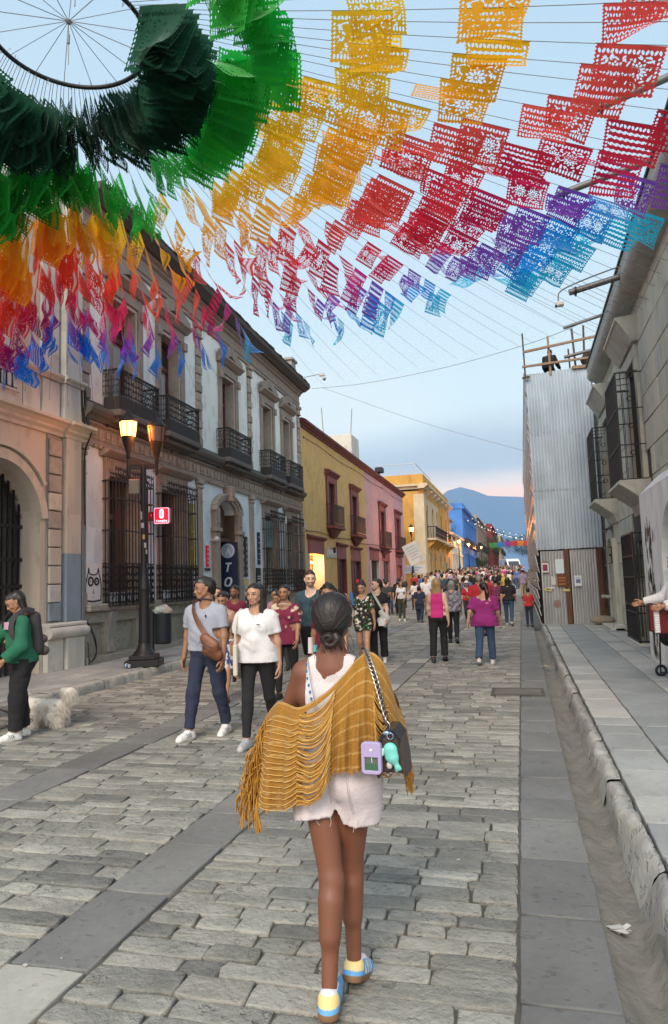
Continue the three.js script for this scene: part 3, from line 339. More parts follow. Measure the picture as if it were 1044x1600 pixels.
{ // ----- yellow house and pink house under one maroon cornice
  const mk = (name, label, wallM, a0, a1, wins, doors) => { const t = thing(name, label, 'house', [-9.15, 0, -29.2], .6 * Math.PI / 180);
    mesh('wall', wallG(rect(a0, a1, .1, 8.6), [...wins.map(w => rect(w[0], w[1], w[2], w[3])), ...doors.map(d => rect(d[0] + .12, d[1] - .12, .101, d[2]))], -.5, 0), wallM, t); mesh('flank', [F(a1 - .3, a1 - .002, .1, 8.6, -8, -.5), F(a0, a1, 8.3, 8.58, -8, -.5)], wallM, t);
    mesh('cornice', [mould(a0, a1 + .05, [[-.5, 8.602], [.07, 8.602], [.07, 8.68], [.14, 8.72], [.2, 8.78], [.28, 8.82], [.28, 8.93], [.1, 9.02], [-.5, 9.02]])], MW.maroon, t);
    wins.forEach(([a, b, y0, y1, bb]) => { const w = sub('window', t); each('surround', [F(a - .32, a, y0, y1 + .02, .0, .07, .008), F(b, b + .32, y0, y1 + .02, .0, .07, .008), F(a - .32, b + .32, y1 + .022, y1 + .34, .0, .075, .008)], MW.rose, w); each('reveal', [F(a - .001, a + .015, y0, y1, -.49, -.001), F(b - .015, b + .001, y0, y1, -.49, -.001), F(a + .015, b - .015, y1 - .015, y1 + .001, -.49, -.001)], MW.maroon, w); each('edge', [F(a - .36, a - .322, y0, y1 + .34, .0, .085), F(b + .322, b + .36, y0, y1 + .34, .0, .085)], MW.maroon, w); mesh('hood', mould(a - .5, b + .5, [[0, y1 + .342], [.1, y1 + .342], [.18, y1 + .44], [.26, y1 + .5], [.26, y1 + .58], [0, y1 + .64]]), MW.maroon, w);
      mesh('shutter', [F(a, (a + b) / 2 - .01, y0, y1, -.22, -.13, .01), F((a + b) / 2 + .01, b, y0, y1, -.22, -.13, .01), F(a + .1, (a + b) / 2 - .1, y0 + .3, y1 - .2, -.13, -.11, .01), F((a + b) / 2 + .1, b - .1, y0 + .3, y1 - .2, -.13, -.11, .01)], MW.maroonD, w);
      mesh('corbel', [F(bb[0] - .05, bb[1] + .05, y0 - .14, y0, .0, .45, .02), boxUV(new THREE.CylinderGeometry(.5, .18, .42, 4, 1).toNonIndexed().rotateY(Math.PI / 4).scale(.62, 1, (bb[1] - bb[0]) / .72).translate(.02, y0 - .36, -(bb[0] + bb[1]) / 2))], MW.maroon, w);
      const bars = [], o = .4; for (let k = 0; k <= 16; k++) { const q = bb[0] + (bb[1] - bb[0]) * k / 16; bars.push(sq([o, y0, -q], [o, y0 + 1.05, -q], .022)); } for (const q of bb) for (const x of [.1, .2, .3]) bars.push(sq([x, y0, -q], [x, y0 + 1.05, -q], .02)); for (const y of [.08, 1.05]) bars.push(F(bb[0], bb[1], y0 + y, y0 + y + .04, o - .02, o + .02), F(bb[0] - .015, bb[0] + .015, y0 + y, y0 + y + .035, 0, o), F(bb[1] - .015, bb[1] + .015, y0 + y, y0 + y + .035, 0, o)); mesh('railing', bars, MW.iron, w); });
    doors.forEach(([a, b, y, m, lit]) => { const d = sub('door', t); mesh('lintel', [F(a, b, y, y + .66, .0, .06, .008)], MW.rose, d); mesh('hood', mould(a - .14, b + .14, [[0, y + .662], [.1, y + .662], [.2, y + .74], [.2, y + .8], [0, y + .86]]), MW.maroon, d); each('surround', [F(a, a + .13, .15, y - .002, .0, .06, .008), F(b - .13, b, .15, y - .002, .0, .06, .008)], lit ? MW.offw : m[1], d); each('reveal', [F(a + .119, a + .14, .12, y, -.49, -.001), F(b - .14, b - .119, .12, y, -.49, -.001)], lit ? MW.offw : m[1], d);
      if (lit) { mesh('shop_interior', [F(a - .3, b + .3, .1, y + .1, -2.2, -2.1), F(a - .3, a - .2, .1, y + .1, -2.1, -.52), F(b + .2, b + .3, .1, y + .1, -2.1, -.52), F(a - .3, b + .3, y + .1, y + .2, -2.2, -.52)], MW.cream, d); mesh('door_leaf', F(a + .16, a + .8, .15, y, -1.0, -.92, .01), MW.maroonD, d); }
      else mesh('door_leaf', [F(a + .12, (a + b) / 2 - .008, .12, y, -.2, -.13, .01), F((a + b) / 2 + .008, b - .12, .12, y, -.2, -.13, .01), ...[0, 1].flatMap(s => { const p = s ? (a + b) / 2 + .1 : a + .24, q = s ? b - .24 : (a + b) / 2 - .1; return [F(p, q, .4, 1.3, -.13, -.105, .015), F(p, q, 1.45, y - .2, -.13, -.105, .015)]; })], m[0], d); });
    return t; };
  const y = mk('yellow_house', 'yellow two storey house with maroon cornice and two balconied windows with maroon shutters', MW.yellow, 0, 13.65, [[4.45, 5.75, 4.45, 6.68, [4.0, 6.2]], [9.75, 11.05, 4.3, 6.6, [9.25, 11.65]]], [[.65, 3.25, 2.98, [MW.maroonD, MW.maroon], 1], [5.95, 7.85, 2.86, [MW.maroonD, MW.maroon]], [9.15, 11.6, 2.82, [MW.maroonD, MW.maroon]]]);
  mesh('plaque', [F(3.88, 5.75, 2.88, 3.36, .0, .05, .01)], MW.sign, y); mesh('plaque_band', [F(3.9, 5.73, 2.97, 3.0, .051, .056), F(3.9, 5.73, 3.3, 3.33, .051, .056)], MW.greyD, y);
  const p = mk('pink_house', 'pink two storey house with maroon hoods, small balconies and an orange door', MW.pink, 13.66, 29.65, [[18.5, 20.2, 4.0, 6.52, [18.2, 20.9]], [25.3, 27.2, 3.95, 6.55, [24.8, 27.8]]], [[14.6, 17.5, 2.98, [MW.inside, MW.offw]], [18.85, 21.8, 3.0, [MW.brownD, MW.pink]], [24.8, 27.6, 2.8, [MW.orange, MW.rose]]]);
  const wt = thing('rooftop_tank', 'pale grey block and antennas standing on the maroon roof of the yellow house', 'water tank', [-10.4, 9.0, -41.2]); mesh('block', box(-1, 1, 0, 1.5, -1, 1, .04), MW.grey, wt); mesh('antenna', [bar([.6, 1.5, -.5], [.75, 3.4, -.5], .03), bar([-.6, 0, 1.2], [-.75, 3.2, 1.2], .03)], MW.greyD, wt);
  const fl = thing('floodlight', 'black floodlight on the maroon roof edge of the pink house', 'floodlight', [-9.2, 9.0, -47.5]); mesh('housing', box(-.25, .3, .12, .5, -.3, .3, .05), MW.iron, fl); mesh('bracket', [bar([0, 0, 0], [0, .2, 0], .05)], MW.iron, fl);
  // shop light inside the first doorway of the yellow house
  const sl = thing('shop_lamp', 'small warm lamp glowing in the shop doorway of the yellow house', 'lamp', [-9.55, 2.62, -31.6]); mesh('bulb', new THREE.SphereGeometry(.06, 10, 8), mat([1, .8, .5], { em: [1, .62, .25], ei: 6 }), sl); mesh('socket', new THREE.CylinderGeometry(.025, .025, .1, 8).translate(0, .1, 0), MW.iron, sl);
  const pl = new THREE.PointLight(0xffb060, 12, 0, 2); pl.position.set(-9.35, 2.55, -31.6); scene.add(pl);
}
{ // ----- ochre corner house beyond the side street
  const t = thing('ochre_house', 'tall ochre corner house with arched windows and long balcony beyond the pink house', 'house', [-8.15, 0, -62.4]);
  const wins = [2.2, 6.2, 9.8, 14.2, 19.2], low = [3.2, 6.8, 11.6, 15.5, 20.4];
  mesh('wall', wallG(rect(0, 23, 0, 9.75), [...wins.map(a => archHole(a, .55, 5.6, 7.9)), ...low.map(a => archHole(a, .6, .1, 3.4))], -.4, 0), MW.ochre, t); mesh('flank', [F(.0, .4, 0, 9.75, -14, -.401), F(22.6, 23, 0, 9.75, -14, -.401), F(0, 23, 9.6, 9.74, -14, -.4)], MW.ochre, t);
  mesh('corner_strip', [F(-.03, 1.3, .2, 9.3, .0, .05), F(-.05, .0, .2, 9.3, -.9, .05)], MW.cream, t); mesh('window_band', wallG(rect(1.6, 11, 5.4, 9.0), wins.slice(0, 3).map(a => archHole(a, .6, 5.41, 7.9)), .001, .06), MW.cream, t);
  mesh('cornice', [mould(-.5, 23.2, [[-.4, 9.752], [.15, 9.752], [.3, 9.9], [.5, 10.0], [.5, 10.2], [-.4, 10.22]]), box(-14, .15, 9.755, 10.0, .0, .2), box(-14, .5, 10.0, 10.2, .0, .45)], MW.cream, t); mesh('attic', [F(-.1, 23, 10.22, 11.1, -.35, .05), box(-14, -.35, 10.22, 11.1, -.2, .1)], MW.ochre, t);
  const br = []; for (const a of [2, 5, 8, 11.5, 15, 19]) br.push(mould(a, a + .5, [[0, 9.2], [.15, 9.3], [.6, 9.6], [.6, 9.75], [0, 9.75]])); each('eave_bracket', br, MW.cream, t);
  wins.forEach(a => { const w = sub('window', t); mesh('shutter', F(a - .6, a + .6, 5.5, 8.6, -.35, -.3), MW.brownD, w); mesh('frame', F(a - .04, a + .04, 5.6, 8.4, -.299, -.27), MW.cream, w); });
  low.forEach((a, i) => { const w = sub('window', t); mesh('shutter', F(a - .65, a + .65, .1, i < 2 ? 2.6 : 4.1, -.35, -.3), i < 2 ? MW.brown : MW.inside, w); mesh('trim', [...archHole(a, .75, .1, 3.4).slice(2).map(([p, q], k, A) => k ? sq([.03, A[k - 1][1], -A[k - 1][0]], [.03, q, -p], .12, .06) : F(a - .8, a - .65, .1, 3.4, .0, .06))], MW.cream, w); });
  const b = sub('balcony', t); mesh('slab', [F(1.3, 11.2, 5.15, 5.35, .0, .9, .02), F(12.8, 15.8, 5.15, 5.35, .0, .9, .02), F(17.6, 21.0, 5.15, 5.35, .0, .9, .02)], MW.cream, b); each('bracket', [1.6, 4, 6.6, 9.2, 13.4, 18.5].map(a => mould(a, a + .5, [[0, 4.4], [.1, 4.5], [.7, 5.0], [.7, 5.15], [0, 5.15]])), MW.ochre, b);
  const rl = []; for (const [p, q] of [[1.3, 11.2], [12.8, 15.8], [17.6, 21]]) { for (let a = p; a <= q; a += .22) rl.push(sq([.84, 5.35, -a], [.84, 6.4, -a], .035)); rl.push(F(p, q, 6.36, 6.44, .8, .88), F(p, p + .06, 6.36, 6.44, 0, .8), F(p, q, 5.8, 5.85, .81, .87), F(p, q, 5.4, 5.46, .81, .87)); for (const x of [.15, .4, .62]) rl.push(sq([x, 5.35, -p], [x, 6.4, -p], .035)); } mesh('railing', rl, MW.iron, b);
  mesh('roof_rail', [bar([-13, 12.2, 0], [-.6, 12.1, 0], .03), bar([-.6, 11.1, 0], [-.6, 12.1, 0], .03), bar([-6, 11.1, 0], [-6, 12.15, 0], .03), bar([-.6, 12.1, 0], [-.2, 11.6, -8], .03)], MW.offw, t);
  mesh('side_window', [box(-2.7, -1.9, 4.9, 6.6, .0, .04), box(-2.8, -1.8, 4.6, 4.8, .0, .3)], MW.greyD, t); mesh('vent', F(17.3, 18.3, 2.6, 3.4, 0, .12, .03), MW.greyD, t);
  mesh('board', [box(-2.2, .2, 1.25, 2.05, .0, .06, .01).translate(-.3, .9, .0)], MW.sign, t); mesh('board_print', [box(-1.9, -.1, 2.62, 2.70, .061, .064).translate(-.3, 0, 0), box(-1.7, -.4, 2.42, 2.5, .061, .064).translate(-.3, 0, 0)], mat([.18, .32, .48]), t);
}
// ----- houses farther up the hill, each a thing with openings and trim
function farHouse(name, label, m, trim, x, z0, z1, h, o = {}) {
  const t = thing(name, label, 'house', [x, gy((z0 + z1) / 2) - .3, z0], 0, null), L = z0 - z1, s = x < 0 ? 1 : -1, n = o.n || Math.max(3, Math.round(L / 4)), q = (a0, a1, y0, y1, w0, w1, c) => s > 0 ? F(a0, a1, y0, y1, w0, w1, c) : F(a0, a1, y0, y1, -w1, -w0, c);
  mesh('wall', [q(0, L, 0, h, -9, 0)], m, t); mesh('cornice', [q(-.1, L + .1, h, h + .3, -9, .4, .05), q(-.05, L, h + .3, h + (o.para || .5), -9, .1)], trim, t);
  for (let i = 0; i < n; i++) for (let f = 0; f < (h > 6.5 ? 2 : 1); f++) { const a = (i + .5) * L / n, y0 = f ? 4.9 : .3, y1 = f ? h - 1.6 : 3.3; const w = sub('window', t); each('frame', [q(a - .75, a - .5, y0, y1 + .2, .0, .12), q(a + .5, a + .75, y0, y1 + .2, .0, .12), q(a - .85, a + .85, y1 + .2, y1 + .5, .0, .2)], trim, w); mesh('opening', q(a - .5, a + .5, y0, y1 + .2, .0, .04), (i + f) % 3 ? MW.inside : MW.brownD, w); if (f) mesh('railing', [q(a - .9, a + .9, y0 - .15, y0, .0, .6), q(a - .9, a + .9, y0, y0 + 1, .56, .6), q(a - .9, a - .86, y0, y0 + 1, .0, .56)], MW.iron, w); }
  return t;
}
farHouse('mint_house', 'low mint green house between the ochre house and the bright blue house', MW.mint, MW.offw, -8.2, -86.2, -104, 5.9, { para: .4 });
farHouse('grey_house', 'pale grey upper wall rising behind the low mint green house', MW.grey, MW.greyD, -9.6, -90, -103, 8.6, { para: .3 });
farHouse('blue_house', 'bright blue two storey house up the street beyond the mint green one', MW.blue, MW.blue, -8.0, -104.4, -136, 10.2, { para: .9 });
farHouse('tan_house', 'tan stone house with dark balconies beyond the bright blue house', MW.stoneL, MW.stone, -7.8, -136.4, -176, 10.6, { para: .7 });
farHouse('dark_red_house', 'dark red house up the street beyond the tan stone house', MW.brick, MW.brick, -6.6, -178, -215, 10.6, { para: 1.0 });
farHouse('distant_pale_house', 'small pale house at the far left end of the street', MW.cream, MW.offw, -5.6, -216, -262, 9.5);
farHouse('distant_white_house', 'small white building at the far right end of the street behind the lamps', MW.offw, MW.grey, 5.4, -120, -190, 8.5);
farHouse('distant_tan_house', 'small tan building at the far right end of the street', MW.tan, MW.stone, 4.9, -191, -250, 9.2);

// ---------- right side: stone house, plastered buttress wall, boarded building site ----------
const MR = { block: [[.55, .55, .46], [.59, .58, .49], [.51, .525, .45], [.61, .59, .51], [.57, .545, .47], [.50, .515, .45]].map(c => mat(c, { t: 'worn', b: .010 })), joint: mat([.09, .09, .08], { t: 'dirt', b: .01 }), trim: mat([.52, .51, .45], { t: 'worn', b: .006 }), roll: mat([.42, .42, .39], { t: 'worn', b: .006, r: .7 }), white: mat([.78, .81, .82], { t: 'worn', b: .006 }), peel: mat([.16, .14, .12], { t: 'dirt', b: .02 }), iron: MW.iron, timber: mat([.30, .20, .12], { t: 'wood', b: .004 }), timberD: mat([.10, .06, .035], { t: 'wood' }), pipe: mat([.16, .16, .16], { r: .5, m: .5, t: 'metal' }),
  zinc: mat([.42, .50, .58], { r: .45, m: .08, t: 'metal' }), zincOld: mat([.46, .48, .49], { r: .32, m: .5, t: 'metal' }), rust: mat([.13, .06, .035], { t: 'wood', b: .004 }) };
{
  const X = 2.55, t = thing('stone_house', 'grey green house of large stone blocks with caged windows on the right', 'house', [0, 0, 0]);
  const wz = (o, h, x0, x1) => boxUV(shapeX(o.map(([z, y]) => [z, y]), x1 - x0, h).rotateY(-Math.PI / 2).translate(x1, 0, 0));   // outline given in (z, y)
  const arch = archHole(-21.75, .72, .12, 1.95), holes = [[[-16.4, 3.62], [-15.35, 3.62], [-15.35, 5.95], [-16.4, 5.95]], [[-21.0, 3.7], [-19.95, 3.7], [-19.95, 5.8], [-21.0, 5.8]], [[-17.15, .16], [-15.95, .16], [-15.95, 2.35], [-17.15, 2.35]], arch, [[-14.75, 3.35], [-14.5, 3.35], [-14.5, 4.0], [-14.75, 4.0]]];
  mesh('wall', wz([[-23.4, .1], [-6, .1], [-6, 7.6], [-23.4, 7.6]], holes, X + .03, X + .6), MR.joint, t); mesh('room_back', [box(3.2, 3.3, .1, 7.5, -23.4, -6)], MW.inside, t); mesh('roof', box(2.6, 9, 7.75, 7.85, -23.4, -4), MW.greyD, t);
  rnd = RNG(91); const A = sub('ashlar', t); let y = .16, row = 0; const blocked = (z0, z1, y0, y1) => [[-17.4, -15.7, .1, 2.6], [-16.75, -15.0, 3.3, 6.3], [-21.35, -19.6, 3.4, 6.1], [-22.75, -20.75, .1, 2.95], [-14.8, -14.45, 3.3, 4.05]].filter(b => z1 > b[0] && z0 < b[1] && y1 > b[2] && y0 < b[3]);
  while (y < 7.3) { const h = rr(.50, .62), y1 = Math.min(y + h, 7.35); let z = -6.2 - rr(0, .7); while (z > -23.35) { const L = rr(.75, 1.35); let z0 = Math.max(z - L, -23.38), segs = [[z0, z]]; for (const b of blocked(z0, z, y, y1)) segs = segs.flatMap(([p, q]) => [[p, Math.min(q, b[0])], [Math.max(p, b[1]), q]]).filter(([p, q]) => q - p > .12);
      for (const [p, q] of segs) if (!(q > -13.9 && y1 < 3.3)) mesh('block', box(X - rr(.0, .014), X + .06, y + .007, y1 - .007, p + .007, q - .007, .012), pick(MR.block), A); z = z0; } y = y1; row++; }
  // roll cornice
  const pf = [[X + .1, 7.12], [X - .02, 7.12]]; for (let k = 0; k <= 12; k++) { const a = -Math.PI / 2 - Math.PI * .62 * k / 12; pf.push([X - .20 + .19 * Math.cos(a), 7.34 + .19 * Math.sin(a)]); } pf.push([X - .385, 7.5], [X - .385, 7.58], [X + .1, 7.6]);
  rnd = RNG(93); for (let z = -6; z > -20.9; z -= 1.25) mesh('cornice_stone', boxUV(shapeX(pf, 1.236).translate(0, 0, z - 1.25)), MR.roll, t); mesh('cornice_edge', box(X - .42, X - .38, 7.585, 7.63, -21, -6), MW.iron, t);
  // caged windows with hoods and corbelled sills
  for (const [z0, z1, yb, yt, ga, gb] of [[-16.75, -15.0, 3.5, 6.05, -16.45, -14.85], [-21.35, -19.6, 3.62, 5.9, -21.1, -19.6]]) { const w = sub('window', t);
    each('surround', [box(X - .07, X + .08, yb, yt, z0, z0 + .3, .012), box(X - .07, X + .08, yb, yt, z1 - .3, z1, .012), box(X - .075, X + .08, yt, yt + .28, z0, z1, .012)], MR.trim, w);
    each('reveal', [box(X + .081, X + .58, yb + .1, yt, z0 + .3, z0 + .34), box(X + .081, X + .58, yb + .1, yt, z1 - .34, z1 - .3)], MR.trim, w); mesh('shutter', box(X + .5, X + .55, yb, yt, z0 + .34, z1 - .34), MW.greyD, w);
    mesh('hood', boxUV(shapeX([[X + .02, yt + .3], [X - .12, yt + .3], [X - .38, yt + .72], [X - .42, yt + .74], [X - .42, yt + .80], [X + .02, yt + .84]], z1 - z0 + .3).translate(0, 0, z0 - .15)), MR.trim, w);
    mesh('sill', boxUV(shapeX([[X + .02, yb], [X - .56, yb], [X - .58, yb - .07], [X - .45, yb - .16], [X - .12, yb - .42], [X - .06, yb - .62], [X + .02, yb - .64]], gb - ga + .16).translate(0, 0, ga - .08)), MR.roll, w);
    const cg = sub('cage', w), b = [], o = X - .5, T0 = yt - .35; for (let k = 0; k <= 9; k++) { const z = ga + (gb - ga) * k / 9; b.push(sq([o, yb, z], [o, T0, z], .022)); } for (const z of [ga, gb]) for (const x of [.14, .28, .4]) b.push(sq([X - x, yb, z], [X - x, T0, z], .014)); for (const f of [0, .32, .66, 1]) { const yy = yb + .01 + (T0 - yb - .03) * f; b.push(box(o - .012, o + .012, yy, yy + .026, ga, gb)); for (const z of [ga, gb]) b.push(box(o, X, yy, yy + .022, z - .011, z + .011)); } for (let k = 0; k < 4; k++) b.push(sq([o, T0, ga + (gb - ga) * k / 3], [X - .07, T0 + .02, ga + (gb - ga) * k / 3], .016));
    const rg = new THREE.TorusGeometry(.05, .009, 4, 10).toNonIndexed(); for (const f of [.25, .5, .75]) b.push(rg.clone().translate(X - .25, yb + (T0 - yb) * f, gb)); mesh('bars', b, MW.iron, cg); mesh('backing', box(o + .02, o + .03, yb, T0, ga + .05, gb - .05), mat([.02, .028, .032], { r: .6 }), cg); }
  // arched doorway, stub column and iron gate with its cage
  const d = sub('arched_doorway', t); each('reveal', [box(X + .04, X + .59, .12, 1.95, -22.47, -22.43), box(X + .04, X + .59, .12, 1.95, -21.05, -21.01)], MR.trim, d); mesh('back', box(X + .45, X + .5, .1, 2.7, -22.5, -21), MR.block[2], d); for (let k = 0; k < 9; k++) { const P = (R, a) => [-21.75 + R * Math.cos(a), 1.95 + R * Math.sin(a)], a0 = Math.PI * k / 9, a1 = Math.PI * (k + 1) / 9 - .012; mesh('voussoir', wz([P(.72, a0), P(.98, a0), P(.98, a1), P(.72, a1)], [], X - .03, X + .08), MR.trim, d); } each('jamb', [box(X - .03, X + .08, .15, 1.945, -21.03, -20.77, .012), box(X - .03, X + .08, .15, 1.945, -22.73, -22.47, .012)], MR.trim, d);
  mesh('stub_column', [bar([X - .06, .15, -20.1], [X - .06, 2.6, -20.1], .1, 12), box(X - .24, X + .05, .12, .3, -20.3, -19.9, .02)], MR.trim, t);
  const g = sub('gate', t), b = [], o = X - .26; for (let k = 0; k <= 10; k++) { const z = -17.35 + 1.6 * k / 10; b.push(sq([o, .22, z], [o, 2.5, z], .02)); } for (const y of [.22, .8, .95, 1.55, 2.0, 2.48]) b.push(box(o - .014, o + .014, y, y + .035, -17.35, -15.75), box(o, X, y, y + .025, -15.76, -15.73)); b.push(sq([X - .13, .22, -15.745], [X - .13, 2.5, -15.745], .018), sq([o, .16, -15.745], [o, 2.5, -15.745], .04), sq([o, .16, -17.35], [o, 2.5, -17.35], .04)); mesh('bars', b, MW.iron, g); mesh('sheet', [box(o + .018, o + .026, .25, .78, -17.3, -15.8), box(o + .018, o + .026, 1.6, 2.46, -17.3, -15.8)], mat([.016, .02, .024], { r: .45 }), g); each('inner_jamb', [box(X + .04, X + .6, .15, 2.36, -17.17, -17.1), box(X + .04, X + .6, .15, 2.36, -16.0, -15.93), box(X + .5, X + .55, .15, 2.4, -17.1, -16)], MR.block[5], g);
  each('threshold', [box(X - .35, X + .1, .10, .22, -23.3, -19.9, .02), box(X - .3, X + .1, .1, .2, -17.5, -15.7, .02)], MR.trim, t);
  // whitewashed lower wall, peeling, with a second arch
  const wb = sub('whitewashed_wall', t); mesh('plaster', [boxUV(wz([[-14.05, .12], [-6, .12], [-6, 3.1], [-14.05, 3.1]], [archHole(-11.3, 1.0, .121, 1.75)], X - .34, X - .0)), boxUV(shapeX([[X - .34, 3.102], [X - .02, 3.42], [X - .02, 3.102]], 8.05).translate(0, 0, -14.05))], MR.white, wb); mesh('arch_back', box(X - .01, X + .02, .15, 2.9, -12.5, -10.1), MW.greyD, wb);
  rnd = RNG(95); for (let k = 0; k < 90; k++) { const z = -13.45 - rr(-.85, .5) * (rnd() < .75 ? .4 : 1), yy = rr(.2, 2.5), n = 7, P = []; for (let i = 0; i < n; i++) { const a = i / n * 6.283; P.push([z + Math.cos(a) * rr(.015, .08), yy + Math.sin(a) * rr(.03, .2)]); } mesh('peeled_patch', wz(P, [], X - .343, X - .338), k % 3 ? MR.peel : MW.greyD, wb); }
}
function corrugated(x0, x1, y0, y1, z, pitch, amp) { const n = Math.round((x1 - x0) / pitch), P = [], I = [], uv = []; const K = n * 6; for (let i = 0; i <= K; i++) { const x = x0 + (x1 - x0) * i / K, ph = (i % 6) / 6, d = [0, 0, 0, .15, 1, .8][i % 6] * amp; for (const y of [y0, y1]) { P.push(x, y, z + d); uv.push(x, y); } if (i) I.push(2 * i - 2, 2 * i, 2 * i - 1, 2 * i, 2 * i + 1, 2 * i - 1); } const g = new THREE.BufferGeometry(); g.setAttribute('position', new THREE.Float32BufferAttribute(P, 3)); g.setAttribute('uv', new THREE.Float32BufferAttribute(uv, 2)); g.setIndex(I); g.computeVertexNormals(); return g; }
{
  const Z = -22.6, t = thing('site_hoarding', 'tall corrugated zinc hoarding with timber scaffold on top around a building site', 'hoarding', [0, 0, 0]);
  for (let k = 0; k < 3; k++) { const a = .50 + k * .645, y0 = 2.44 + k * .008; for (const [p, q, dz] of [[y0, 4.33, .0], [4.28, 6.14, .012], [6.09, 8.04 + k * .03, .0]]) mesh('sheet', corrugated(a, a + .655, p, q, Z + dz + k * .004, .0925, .024), MR.zinc, t); }
  for (const [a, b] of [[.6, .94], [.94, 1.29]]) mesh('lower_sheet', corrugated(a, b, .13, 2.40, Z - .03, .085, .018), MR.zincOld, t); for (const [a, b] of [[1.47, 1.86], [1.855, 2.24]]) mesh('lower_sheet', corrugated(a, b, .15, 2.42, Z - .06, .085, .016), MR.zincOld, t);
  mesh('post', box(1.29, 1.44, .12, 2.46, Z - .1, Z - .0, .008), MR.rust, t); mesh('post', box(2.24, 2.40, .12, 2.46, Z - .12, Z - .02, .008), MR.rust, t); mesh('post', box(2.41, 2.47, .12, 2.46, Z - .2, Z - .08, .008), MR.timberD, t);
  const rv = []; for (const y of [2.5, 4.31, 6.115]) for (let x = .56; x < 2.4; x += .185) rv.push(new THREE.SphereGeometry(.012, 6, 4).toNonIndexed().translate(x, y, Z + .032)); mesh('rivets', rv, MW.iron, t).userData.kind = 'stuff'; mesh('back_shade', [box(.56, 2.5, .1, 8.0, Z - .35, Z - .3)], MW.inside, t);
  // side along the street: overlapping sheets nailed in slanting courses
  rnd = RNG(97); const sd = sub('side_sheeting', t); for (let j = 0; j < 30; j++) { const y = .15 + j * .265; for (let k = 0; k < 2; k++) { const z0 = Z - .05 - k * 13, tl = rr(-.10, .04); const g = box(-.012, .012, 0, .30, -13, 0, .004); g.rotateZ(.22).translate(.53 + rr(-.03, .02), y, z0); const p = g.attributes.position; for (let i = 0; i < p.count; i++) p.setY(i, p.getY(i) + (p.getZ(i) - z0) * tl * .12); g.computeVertexNormals(); mesh('strip', g, j % 2 ? MW.offw : MR.zincOld, sd); } } mesh('side_back', box(.56, .6, .1, 8, Z - 26, Z - .4), MR.rust, t);
  const S = [[[.48, 7.9, Z + .05], [.46, 9.38, Z + .05], .05], [[1.25, 7.95, Z + .02], [1.23, 9.2, Z + .02], .065], [[.46, 8.75, Z + .1], [2.8, 9.02, Z + .1], .07], [[.40, 8.27, Z + .1], [2.7, 8.36, Z + .1], .065], [[.38, 7.9, Z + .12], [.62, 7.93, Z + .12], .06], [[2.05, 8.1, Z - .4], [2.0, 9.5, Z - .4], .06], [[1.95, 8.1, Z - 1.2], [1.92, 9.1, Z - 1.2], .05], [[2.35, 8.1, Z - .8], [2.4, 9.7, Z - .8], .06], [[2.6, 8.0, Z - .2], [2.9, 9.4, Z - .9], .05]]; for (const [a, b, w] of S) mesh('timber', sq(a, b, w), w > .062 ? MR.timber : MR.timberD, t); mesh('tube', bar([1.70, 8.5, Z - .1], [3, 8.72, Z - .1], .055, 8), MR.pipe, t); mesh('tube', bar([1.75, 9.52, Z - .3], [3.2, 9.86, Z - .3], .055, 8), MR.pipe, t); mesh('cap_board', [box(1.9, 2.5, 8.05, 8.14, Z - .2, Z + .1).translate(0, 0, 0)], MR.timber, t); mesh('rubble', [boxUV(new THREE.IcosahedronGeometry(.5, 1).toNonIndexed().scale(1, .7, .6).translate(2.7, 8.45, Z - .5))], MR.timberD, t);
  const post = (label, x0, x1, y0, y1, m, cat = 'poster') => { const o = thing('poster', label, cat, [(x0 + x1) / 2, (y0 + y1) / 2, Z + .03]); mesh('sheet', box(-(x1 - x0) / 2, (x1 - x0) / 2, -(y1 - y0) / 2, (y1 - y0) / 2, -.003, .003), m, o); return o; };
  let o = post('pale blue green notice pasted at the top of the hoarding', 1.02, 1.27, 1.70, 2.14, mat([.50, .60, .62])); o = post('rust brown poster pasted under the pale notice on the hoarding', 1.05, 1.34, 1.29, 1.68, mat([.16, .055, .025], { t: 'dirt' })); mesh('print', [box(-.1, .1, .06, .1, .004, .007), box(-.1, .08, -.02, .01, .004, .007), box(-.09, .1, -.13, -.09, .004, .007)], mat([.3, .14, .04]), o);
  o = post('small white notice with dark blue square on the hoarding', 1.55, 1.76, 1.30, 1.62, mat([.58, .62, .68])); mesh('print', [box(-.06, .07, -.07, .05, .004, .007), box(-.08, .08, .08, .095, .004, .007)], mat([.12, .16, .26]), o); o = post('dark maroon poster at the street corner of the hoarding', .63, .82, 1.72, 2.07, mat([.55, .5, .5])); mesh('print', [box(-.08, .06, -.10, .09, .004, .007)], mat([.17, .03, .07]), o); mesh('border', [box(-.095, .095, .15, .175, .004, .006), box(-.095, .095, -.175, -.15, .004, .006)], MW.iron, o);
  o = thing('painted_roundel', 'faded red ring symbol sprayed low on the hoarding', 'graffiti', [1.0, .78, Z + .0]); mesh('ring', new THREE.TorusGeometry(.1, .012, 4, 20), mat([.33, .2, .15]), o); mesh('mark', [box(-.05, .05, -.05, -.02, 0, .008), box(-.05, -.02, -.02, .05, 0, .008), box(.02, .05, -.02, .05, 0, .008)], mat([.32, .07, .05]), o);
  o = thing('torn_paper_strip', 'torn yellow and white paper scraps hanging across the hoarding', 'paper', [.9, 1.25, Z + .02]); mesh('white_scrap', [box(-.17, .06, -.02, .06, 0, .004).rotateZ(.15), box(-.02, .1, .1, .36, 0, .004)], MW.offw, o); mesh('yellow_scrap', [box(-.24, -.02, -.1, -.03, 0, .004).rotateZ(-.2), box(.3, .5, -.1, -.03, .0, .004)], mat([.45, .42, .14]), o);
